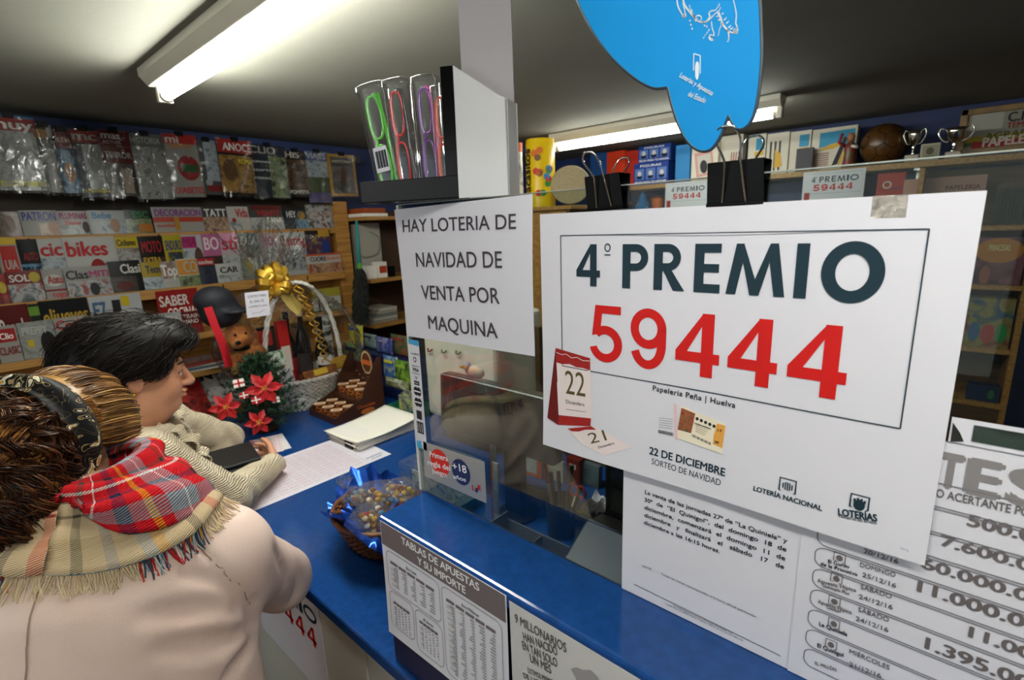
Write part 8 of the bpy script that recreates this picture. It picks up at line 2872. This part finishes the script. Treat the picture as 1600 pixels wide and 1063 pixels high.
# ================================================================ woman in the beige coat, seen from behind
M_skin1 = skin_mat('skin_pale', '#c99a80', '#bd8068')
hc1 = V(0.094, 1.140, 1.490)
B1 = basis(math.radians(37), math.radians(-14), 0.0)
fb1, rb1 = V(0.50, 0.866, 0), V(0.866, -0.50, 0)
neck1 = V(0.100, 1.010, 1.415)
ch1 = V(0.075, 0.985, 1.22)
pel1 = V(0.020, 0.930, 0.90)
sh1 = [V(0.232, 0.905, 1.318), V(-0.075, 1.085, 1.325)]
el1 = [V(0.375, 1.035, 1.112), V(0.10, 1.33, 1.10)]
wr1 = [V(0.340, 1.215, 1.085), V(0.29, 1.32, 1.06)]
F1 = Field((-0.36, 0.62, -0.02), (0.56, 1.48, 1.66), 0.0065)
add_body(F1, pel1, ch1, neck1, hc1 + V(-0.01, -0.02, -0.06), sh1, el1, wr1, [pel1 + rb1 * 0.09 - V(0, 0, 0.03), pel1 - rb1 * 0.09 - V(0, 0, 0.03)], [V(0.10, 0.92, 0.48), V(-0.05, 1.01, 0.48)], [V(0.08, 0.90, 0.06), V(-0.07, 0.99, 0.06)])
for q in (V(0.08, 0.90, 0.042), V(-0.07, 0.99, 0.042)):
    F1.cap(q, q + fb1 * 0.15, 0.034, 0.030, 0.02)
W1_ = add_head(F1, hc1, B1, 0.98)
add_hand(F1, wr1[0], V(-0.6, 0.7, -0.1), V(-0.2, -0.3, -0.9), 1, (0.5, 0.55, 0.6, 0.65), 0.92)
add_hand(F1, wr1[1], V(0.35, -0.7, -0.2), V(-0.2, -0.3, -0.9), -1, (0.5, 0.55, 0.6, 0.65), 0.92)
p1_ = thing('person', 'curly-haired woman in a beige coat and tartan scarf leaning an elbow on the blue counter', 'person', (0.02, 0.93, 0))
F1.mesh('body', M_skin1, p1_, 1)
for q in (-1, 1):
    eye = MB().ball(W1_(0.0835, 0.033 * q, -0.001), 0.0116, 12).build('eye', flat('#d8d0c8', 0.2), p1_, smooth=True)
    MB().ball(W1_(0.0925, 0.034 * q, -0.002), (0.004, 0.0047, 0.0047), 8).build('iris', flat('#3a2a1a', 0.15), eye, smooth=True)
    b = MB()
    b.tube(smoothpath([W1_(0.101, 0.014 * q, 0.024), W1_(0.097, 0.034 * q, 0.030), W1_(0.082, 0.053 * q, 0.025)], 5), 0.0018, 6)
    b.build('eyebrow', flat('#3b281a'), p1_, smooth=True)

# coat
M_coat = mat('beige_wool', '#ead0c4', 0.9, col2='#e2c6b9', scale=9, bump=0.12, bscale=420, spec=0.12)
G = Field((-0.38, 0.60, 0.42), (0.58, 1.50, 1.50), 0.0065)


def slab(P):
    q = (P - ((ch1 + pel1) / 2).astype(np.float32))
    x, y = q @ rb1.astype(np.float32), q @ fb1.astype(np.float32)
    return x, y, q[:, 2]


G.ell(ch1 + V(-0.01, -0.02, 0.02), (0.235, 0.165, 0.20), np.stack([rb1, fb1, V(0, 0, 1)], 1), 0.06)
G.ell(ch1 * 0.45 + pel1 * 0.55 + V(0, 0, 0.0), (0.235, 0.185, 0.30), np.stack([rb1, fb1, V(0, 0, 1)], 1), 0.06)
G.cap(pel1, pel1 + V(0.01, 0, -0.36), 0.225, 0.235, 0.06)
G.cap(ch1 + V(0, 0, 0.08), neck1 + V(0, 0, -0.03), 0.14, 0.085, 0.07)
for i in range(2):
    G.cap(ch1 * 0.5 + sh1[i] * 0.5 + V(0, 0, 0.06), sh1[i] - V(0, 0, 0.012), 0.10, 0.078, 0.06)
    G.cap(sh1[i] - V(0, 0, 0.012), el1[i], 0.080, 0.063, 0.035)
    G.cap(el1[i], wr1[i] + (el1[i] - wr1[i]) * 0.12, 0.062, 0.047, 0.02)
    d_ = unit(wr1[i] - el1[i])
    G.cap(wr1[i] - d_ * 0.03, wr1[i] + d_ * 0.06, 0.036, 0.036, 0.004, 'cut')
G.cap(pel1 + V(0.01, 0, -0.46), pel1 + V(0.01, 0, -0.30), 0.20, 0.20, 0.02, 'cut')
G.put(lambda P: sd_cap(P, neck1 + V(0, 0, -0.03), hc1, 0.062, 0.07), neck1 - 0.1, hc1 + 0.1, 0.012, 'cut')
# gentle cloth swell
G.put(lambda P: 0.0022 * np.sin(P[:, 0] * 31 + P[:, 2] * 17) * np.sin(P[:, 1] * 23 - P[:, 2] * 26), G.lo, V(0.58, 1.5, 1.5), 0.0, 'bump')


def surf(px, py, d0=0.70, d1=1.35):
    """first point of the coat along a sight line"""
    for d in np.arange(d0, d1, 0.004):
        p = atd(px, py, d)
        if np.all(p > G.lo + 0.02) and G.sample(p) < 0:
            return p
    return None


def crease(pts, depth, width):
    P = [surf(*q) for q in pts]
    P = [p for p in P if p is not None]
    if len(P) > 1:
        P = smoothpath(P, 3)
        n_ = len(P)
        for i in range(n_ - 1):
            s = (i + 0.5) / (n_ - 1)
            G.groove(P[i], P[i + 1], depth * (0.35 + 0.65 * math.sin(math.pi * s)) / 1.15, width)


crease([(292, 838), (322, 868), (356, 905), (392, 946)], 0.008, 0.006)            # armhole seam
crease([(398, 946), (400, 985), (408, 1020), (418, 1050)], 0.016, 0.012)
crease([(395, 950), (415, 962), (440, 966)], 0.012, 0.010)
crease([(392, 946), (375, 928), (330, 905), (282, 896)], 0.011, 0.011)
crease([(394, 958), (350, 950), (280, 955), (225, 962)], 0.011, 0.013)
crease([(396, 975), (360, 998), (310, 1010), (250, 1010)], 0.012, 0.015)
crease([(400, 1000), (375, 1035), (355, 1062)], 0.012, 0.013)
crease([(446, 850), (462, 880), (466, 912), (455, 942)], 0.010, 0.009)
crease([(428, 858), (442, 888), (444, 922)], 0.009, 0.009)
crease([(340, 808), (362, 800), (372, 792)], 0.008, 0.008)
crease([(83, 925), (82, 990), (84, 1062)], 0.0022, 0.004)                         # back seam
coat = G.mesh('coat', M_coat, p1_, 2)
b = MB()
for pts in (((295, 842), (324, 870), (358, 907), (390, 944)), ((83, 925), (82, 990), (84, 1062))):
    P = [p for p in (surf(*q) for q in pts) if p is not None]
    if len(P) > 1:
        b.tube([G.outside(p, 0.0010) for p in smoothpath(P, 10)], 0.0011, 5)
b.build('coat_seam', mat('seam_thread', '#a08676', 0.9), p1_)
FT = Field((-0.22, 0.76, 0.02), (0.26, 1.16, 0.70), 0.012)
for a_, k_, f_ in ((V(0.095, 0.90, 0.66), V(0.10, 0.92, 0.48), V(0.08, 0.90, 0.09)), (V(-0.05, 0.99, 0.66), V(-0.05, 1.01, 0.48), V(-0.07, 0.99, 0.09))):
    FT.cap(a_, k_, 0.09, 0.080, 0.03)
    FT.cap(k_, f_, 0.080, 0.062, 0.02)
FT.mesh('trousers', flat('#2a2624', 0.8), p1_, 1)
b = MB()
for q in (V(0.08, 0.90, 0.0), V(-0.07, 0.99, 0.0)):
    b.grid(lambda s, v: q + fb1 * (0.055 + 0.125 * math.cos(6.283 * s) * (1 - 0.75 * v)) + rb1 * 0.048 * math.sin(6.283 * s) * (1 - 0.35 * v) + V(0, 0, 0.001 + 0.085 * v), 20, 5)
b.build('shoe', flat('#2b2018', 0.4), p1_, smooth=True)


# tartan scarf
def tartan(name, ru, rv, base_mix=0.5, twill=900.0):
    m = bpy.data.materials.new(name)
    m.use_nodes = True
    nt = m.node_tree
    bs = nt.nodes['Principled BSDF']
    bs.inputs['Roughness'].default_value = 0.95
    bs.inputs['Specular IOR Level'].default_value = 0.1
    uv = nt.nodes.new('ShaderNodeUVMap')
    sp = nt.nodes.new('ShaderNodeSeparateXYZ')
    nt.links.new(uv.outputs[0], sp.inputs[0])
    outs = []
    for ax_, (rep, stops) in enumerate((ru, rv)):
        mu = nt.nodes.new('ShaderNodeMath')
        mu.operation = 'MULTIPLY'
        mu.inputs[1].default_value = rep
        nt.links.new(sp.outputs[ax_], mu.inputs[0])
        fr_ = nt.nodes.new('ShaderNodeMath')
        fr_.operation = 'FRACT'
        nt.links.new(mu.outputs[0], fr_.inputs[0])
        cr = nt.nodes.new('ShaderNodeValToRGB')
        cr.color_ramp.interpolation = 'CONSTANT'
        e = cr.color_ramp.elements
        e[0].position, e[0].color = stops[0][0], lin(stops[0][1])
        e[1].position, e[1].color = stops[1][0], lin(stops[1][1])
        for p, c in stops[2:]:
            e.new(p).color = lin(c)
        nt.links.new(fr_.outputs[0], cr.inputs['Fac'])
        outs.append(cr)
    # twill: threads of the two directions alternate along a diagonal
    ad = nt.nodes.new('ShaderNodeMath')
    ad.operation = 'MULTIPLY_ADD'
    ad.inputs[1].default_value = twill
    nt.links.new(sp.outputs[0], ad.inputs[0])
    m2 = nt.nodes.new('ShaderNodeMath')
    m2.operation = 'MULTIPLY'
    m2.inputs[1].default_value = twill * 0.42
    nt.links.new(sp.outputs[1], m2.inputs[0])
    nt.links.new(m2.outputs[0], ad.inputs[2])
    sn = nt.nodes.new('ShaderNodeMath')
    sn.operation = 'SINE'
    nt.links.new(ad.outputs[0], sn.inputs[0])
    gt = nt.nodes.new('ShaderNodeMath')
    gt.operation = 'MULTIPLY_ADD'
    gt.inputs[1].default_value = 0.40
    gt.inputs[2].default_value = base_mix
    gt.use_clamp = True
    nt.links.new(sn.outputs[0], gt.inputs[0])
    mx = nt.nodes.new('ShaderNodeMix')
    mx.data_type = 'RGBA'
    nt.links.new(gt.outputs[0], mx.inputs[0])
    nt.links.new(outs[0].outputs['Color'], mx.inputs[6])
    nt.links.new(outs[1].outputs['Color'], mx.inputs[7])
    nt.links.new(mx.outputs[2], bs.inputs['Base Color'])
    bp = nt.nodes.new('ShaderNodeBump')
    bp.inputs['Strength'].default_value = 0.5
    bp.inputs['Distance'].default_value = 0.002
    nt.links.new(sn.outputs[0], bp.inputs['Height'])
    nt.links.new(bp.outputs['Normal'], bs.inputs['Normal'])
    return m


RD, DG, NV, WT, YL, GB, LB, BE = '#c01a22', '#1f3a33', '#1c2440', '#e3dcd4', '#dd9a24', '#8a8f99', '#8fa6b5', '#cdb491'
M_tart = tartan('tartan_red', (5.0, [(0.0, RD), (0.16, DG), (0.22, RD), (0.30, WT), (0.315, RD), (0.42, NV), (0.50, RD), (0.58, YL), (0.62, RD), (0.68, GB), (0.80, WT), (0.815, GB), (0.90, RD)]),
                (1.0, [(0.0, DG), (0.10, LB), (0.20, RD), (0.34, DG), (0.40, RD), (0.50, WT), (0.52, RD), (0.62, NV), (0.68, RD), (0.80, GB), (0.92, RD)]))
M_tart2 = tartan('tartan_beige', (5.0, [(0.0, BE), (0.12, DG), (0.18, BE), (0.30, GB), (0.36, BE), (0.48, LB), (0.54, YL), (0.60, BE), (0.74, NV), (0.80, BE), (0.92, RD)]),
                 (1.0, [(0.0, LB), (0.12, '#4a4640'), (0.20, BE), (0.34, '#5a4a40'), (0.38, BE), (0.70, '#bfa57f'), (0.80, BE)]), 0.6)
nb = neck1 + V(0.012, 0.02, 0.015)


def scarf_dir(s):
    a = 2 * math.pi * s
    return -fb1 * math.cos(a) + rb1 * math.sin(a)          # s=0 at the nape, 0.25 over the shoulder nearest the counter end


rsc = [random.Random(77).uniform(0, 6.28) for k in range(8)]


def scarf1(s, v):
    d = scarf_dir(s)
    side = max(0, math.sin(2 * math.pi * s))
    back = max(0, math.cos(2 * math.pi * s))
    reach = 0.050 + 0.058 * side - 0.004 * back
    r = 0.062 + reach * v
    z = 0.048 - 0.02 * v - 0.075 * v * v + 0.022 * math.sin(math.pi * min(1, v * 1.5))
    p = nb + d * r + V(0, 0, z + 0.02 * side * (1 - v))
    off = 0.016 + 0.016 * math.sin(math.pi * v) + 0.006 * math.sin(9.4 * v + 14 * s + rsc[0]) + 0.004 * math.sin(21 * v - 9 * s + rsc[1])
    if v > 0.25:
        q = G.outside(p, off) if G.sample(p) < 0.06 else p
        w_ = min(1, (v - 0.25) / 0.25)
        p = p * (1 - w_) + q * w_
    return p


def scarf2(s, v):
    d = scarf_dir(s)
    side = max(0, math.sin(2 * math.pi * s))
    back = max(0, math.cos(2 * math.pi * s))
    r = 0.076 + (0.038 + 0.056 * side + 0.034 * back) * v
    p = nb + d * r + V(0, 0, 0.014 - 0.07 * v * v)
    off = 0.010 + 0.012 * (1 - v) + 0.004 * math.sin(13 * v + 17 * s + rsc[2])
    return G.outside(p, off) if G.sample(p) < 0.12 else p


sc = MB().grid(scarf1, 110, 26, None, 0.006, uv=True).build('scarf', M_tart, p1_, smooth=True)
MB().grid(scarf2, 110, 16, None, 0.004, uv=True).build('scarf_fold', M_tart2, p1_, smooth=True)
rg = random.Random(19)
for nm, cols in (('fringe', None),):
    b = MB()
    FR = [flat(c, 0.9) for c in (BE, BE, BE, '#d8c4a4', '#8fa6b5', '#3a4658', '#dd9a24', RD, '#e3dcd4')]
    for k in range(420):
        s = -0.22 + 0.62 * k / 419 + rg.uniform(-0.001, 0.001)
        p0 = scarf2(s, 0.985)
        p1 = scarf2(s, 0.90)
        dn = unit(p0 - p1)
        L = rg.uniform(0.020, 0.036)
        sd = unit(np.cross(dn, V(0, 0, 1))) * rg.uniform(-0.012, 0.012)
        P = [p0, G.outside(p0 + dn * L * 0.5 + sd * 0.4, 0.004), G.outside(p0 + dn * L + sd, 0.0025)]
        band = (s * 5.0) % 1.0
        mm = rg.choice(FR[:4]) if not (0.44 < band < 0.80) else rg.choice(FR[4:])
        b.tube(smoothpath(P, 2), 0.0011, 4, mm, caps=False)
    b.build(nm, None, p1_, smooth=True)

# hair: smooth gold-brown front, dark headscarf band, mass of curls at the back
M_front = strand_mat('golden_brown_hair', ['#2e1b0e', '#5a381b', '#8a6030', '#b88f50'], 0.3, 30)
M_curl = strand_mat('curly_brown_hair', ['#120905', '#24130b', '#3f2213', '#6b3f20'], 0.33, 22)
H1 = Field((-0.20, 0.88, 1.22), (0.32, 1.36, 1.70), 0.006)
H1.ell(W1_(0.000, 0, 0.045), (0.112, 0.092, 0.096), B1, 0.02)
H1.ell(W1_(-0.03, 0, 0.030), (0.092, 0.092, 0.092), B1, 0.03)
H1.ell(W1_(0.015, -0.066, 0.03), (0.055, 0.022, 0.05), B1, 0.02)
H1.ell(W1_(0.02, 0.072, 0.02), (0.06, 0.022, 0.05), B1, 0.02)
H1.ell(W1_(0.105, 0, -0.015), (0.055, 0.085, 0.080), B1, 0.015, 'cut')
H1.ell(W1_(0.045, 0, -0.085), (0.09, 0.12, 0.065), B1, 0.015, 'cut')
H1.ell(W1_(0.000, -0.108, -0.024), (0.034, 0.050, 0.046), B1, 0.012, 'cut')
H1.mesh('hair', M_front, p1_, 2)
b = MB()
rg = random.Random(55)
cnt = 0
while cnt < 1700:
    # combed from the hairline back to the band
    a = rg.uniform(-1.95, 1.95)
    y0_ = 0.088 * math.sin(a)
    zt_ = 0.050 + 0.085 * math.cos(a)
    P = []
    jit = rg.gauss(0, 0.004)
    lift_ = rg.uniform(0.0005, 0.0045) + (0.004 if rg.random() < 0.06 else 0)
    s0, s1 = rg.uniform(0.0, 0.35), rg.uniform(0.6, 1.0)
    for k in range(7):
        s = s0 + (s1 - s0) * k / 6
        x = 0.095 - 0.135 * s
        q = W1_(x, y0_ * (0.92 + 0.25 * math.sin(s * 2.4)) + jit * (1 - s), zt_ * (0.86 + 0.22 * math.sin(0.5 + s * 2.0)))
        P.append(H1.outside(q, lift_ * (0.6 + math.sin(s * 3))))
    if min(np.linalg.norm(q - W1_(0.0, -0.090, -0.02)) for q in P) < 0.036:
        continue
    b.tube(P, [0.0008, 0.0014, 0.0015, 0.0015, 0.0014, 0.0012, 0.0006], 4, caps=False)
    cnt += 1
b.build('combed_strands', M_front, p1_, smooth=True)

# headscarf band
M_band = mat('black_floral_cloth', '#0c0d12', 0.6, spec=0.25)
nt = M_band.node_tree
tc = nt.nodes.new('ShaderNodeTexCoord')
vo = nt.nodes.new('ShaderNodeTexVoronoi')
vo.inputs['Scale'].default_value = 34
vo.feature = 'F1'
ns = nt.nodes.new('ShaderNodeTexNoise')
ns.inputs['Scale'].default_value = 22
mxv = nt.nodes.new('ShaderNodeMix')
mxv.data_type = 'VECTOR'
mxv.inputs[0].default_value = 0.10
nt.links.new(tc.outputs['Object'], mxv.inputs[4])
nt.links.new(ns.outputs['Color'], mxv.inputs[5])
nt.links.new(tc.outputs['Object'], ns.inputs['Vector'])
nt.links.new(mxv.outputs[1], vo.inputs['Vector'])
cr = nt.nodes.new('ShaderNodeValToRGB')
cr.color_ramp.interpolation = 'CONSTANT'
e = cr.color_ramp.elements
e[0].position, e[0].color = 0.0, lin('#c99a3a')
e[1].position, e[1].color = 0.14, lin('#e0d6bd')
for p_, c_ in ((0.24, '#0c0d12'), (0.33, '#a9935f'), (0.37, '#0c0d12'), (0.62, '#6a5a3a'), (0.64, '#0c0d12')):
    e.new(p_).color = lin(c_)
nt.links.new(vo.outputs['Distance'], cr.inputs['Fac'])
nt.links.new(cr.outputs['Color'], nt.nodes['Principled BSDF'].inputs['Base Color'])


def band(s, v):
    a = math.pi * (s * 2 - 1) * 0.80
    w_ = (v - 0.5) * 0.062 * (1 + 0.15 * math.sin(7 * s))
    q = W1_(-0.078 - 0.018 * math.cos(a) + w_, 0.12 * math.sin(a), 0.035 + 0.115 * math.cos(a))
    return H1.outside(q, 0.010 + 0.004 * math.sin(v * 9 + s * 5) + 0.006 * math.sin(math.pi * v))


MB().grid(band, 60, 10, None, 0.002).build('headband', M_band, p1_, smooth=True)
# knot tails hanging behind the ear
b = MB()
for k in range(2):
    b.grid(lambda s, v: W1_(-0.062 - 0.012 * k + (v - 0.5) * 0.045, -0.096 - 0.006 * math.sin(v * 6 + k * 2) - 0.004 * k, -0.005 - 0.075 * s + 0.01 * math.sin(v * 5)), 8, 6, None, 0.002)
b.build('headband_tail', M_band, p1_, smooth=True)

# curls
CL = Field((-0.32, 0.62, 1.10), (0.32, 1.26, 1.64), 0.008)
CL.ell(W1_(-0.125, 0.00, 0.020), (0.070, 0.105, 0.080), B1, 0.03)
CL.ell(W1_(-0.140, 0.00, -0.060), (0.085, 0.125, 0.095), B1, 0.03)
for q_, r_ in (((45, 745, 0.91), 0.105), ((85, 790, 0.89), 0.080), ((20, 850, 0.86), 0.10), ((80, 868, 0.85), 0.055), ((-30, 790, 0.93), 0.12), ((10, 880, 0.86), 0.055), ((140, 745, 0.93), 0.062), ((118, 795, 0.875), 0.068), ((85, 835, 0.86), 0.065)):
    CL.ell(atd(*q_), (r_, r_ * 0.85, r_ * 0.85), None, 0.035)
CL.put(lambda P: 0.005 * np.sin(P[:, 0] * 120 + 2 * np.sin(P[:, 2] * 70)) * np.sin(P[:, 1] * 110 + P[:, 2] * 60), CL.lo, V(0.32, 1.26, 1.64), 0.0, 'bump')
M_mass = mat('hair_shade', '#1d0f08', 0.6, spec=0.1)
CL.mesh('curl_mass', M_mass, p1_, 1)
b = MB()
cc = W1_(-0.13, 0, -0.07)
cnt = 0
while cnt < 560:
    d = unit(V(rg.gauss(0, 1), rg.gauss(0, 1) - 0.8, rg.gauss(0, 1.4)))
    c_ = cc + V(rg.uniform(-.08, .05), rg.uniform(-.08, .02), rg.uniform(-.12, .06))
    hit = CL.bv.ray_cast(Vector(c_ + d * 0.5), Vector(-d))
    if hit[0] is None:
        continue
    p, n = V(*hit[0]), V(*hit[1])
    n = n if np.dot(n, d) > 0 else -n
    if (B1.T @ (p - hc1))[0] > -0.05:
        continue
    cnt += 1
    dn = V(rg.gauss(0, .3), rg.gauss(0, .3), -1.2)
    dn = unit(dn - n * np.dot(dn, n))
    L = rg.uniform(0.06, 0.13)
    A_, wl, ph0 = rg.uniform(0.004, 0.010), rg.uniform(0.045, 0.075), rg.uniform(0, 6.28)
    K = [CL.outside(p + dn * L * (k / 5 - 0.3), 0.004) if abs(CL.sample(p + dn * L * (k / 5 - 0.3))) < 0.08 else p + dn * L * (k / 5 - 0.3) for k in range(6)]
    K = smoothpath(K, 4)
    sd = np.cross(n, dn)
    N = len(K)
    for j in range(12):
        o1, o2, pj = rg.gauss(0, .0042), rg.gauss(0, .0022), rg.gauss(0, .22)
        b.tube([q + sd * (A_ * math.sin(ph0 + pj + 6.283 * L * k / (N - 1) / wl) + o1) + n * (A_ * 0.8 * (math.cos(ph0 + pj + 6.283 * L * k / (N - 1) / wl) + 0.8) + o2) for k, q in enumerate(K)],
               [0.0012 * (0.35 + 0.65 * math.sin(math.pi * (0.06 + 0.9 * k / (N - 1)))) for k in range(N)], 3, caps=False)
b.build('curls', M_curl, p1_, smooth=True)
# the swept lock that loops over the band
b = MB()
for k in range(150):
    o_ = k / 149
    w_ = (o_ - 0.5)
    P = [W1_(-0.035, -0.085 + 0.03 * w_, 0.075 + 0.03 * w_), W1_(-0.075, -0.085 + 0.02 * w_, 0.075 + 0.035 * w_), W1_(-0.115, -0.055, 0.055 + 0.045 * w_), W1_(-0.150, -0.045, 0.010 + 0.06 * w_),
         W1_(-0.145, -0.070, -0.045 + 0.05 * w_), W1_(-0.105, -0.095, -0.055 + 0.035 * w_), W1_(-0.080, -0.100, -0.030 + 0.02 * w_)]
    P = smoothpath([q + V(rg.gauss(0, .0022), rg.gauss(0, .0022), rg.gauss(0, .0022)) for q in P], 4)
    P = [CL.lift(q, 0.007) if abs(CL.sample(q)) < 0.2 else q for q in P]
    P = [H1.lift(q, 0.006) for q in P]
    b.tube(P, 0.0016, 4, caps=False)
b.build('swept_lock', strand_mat('auburn_lock', ['#2f190c', '#5a3418', '#8a5826', '#b5813c'], 0.3, 30), p1_, smooth=True)
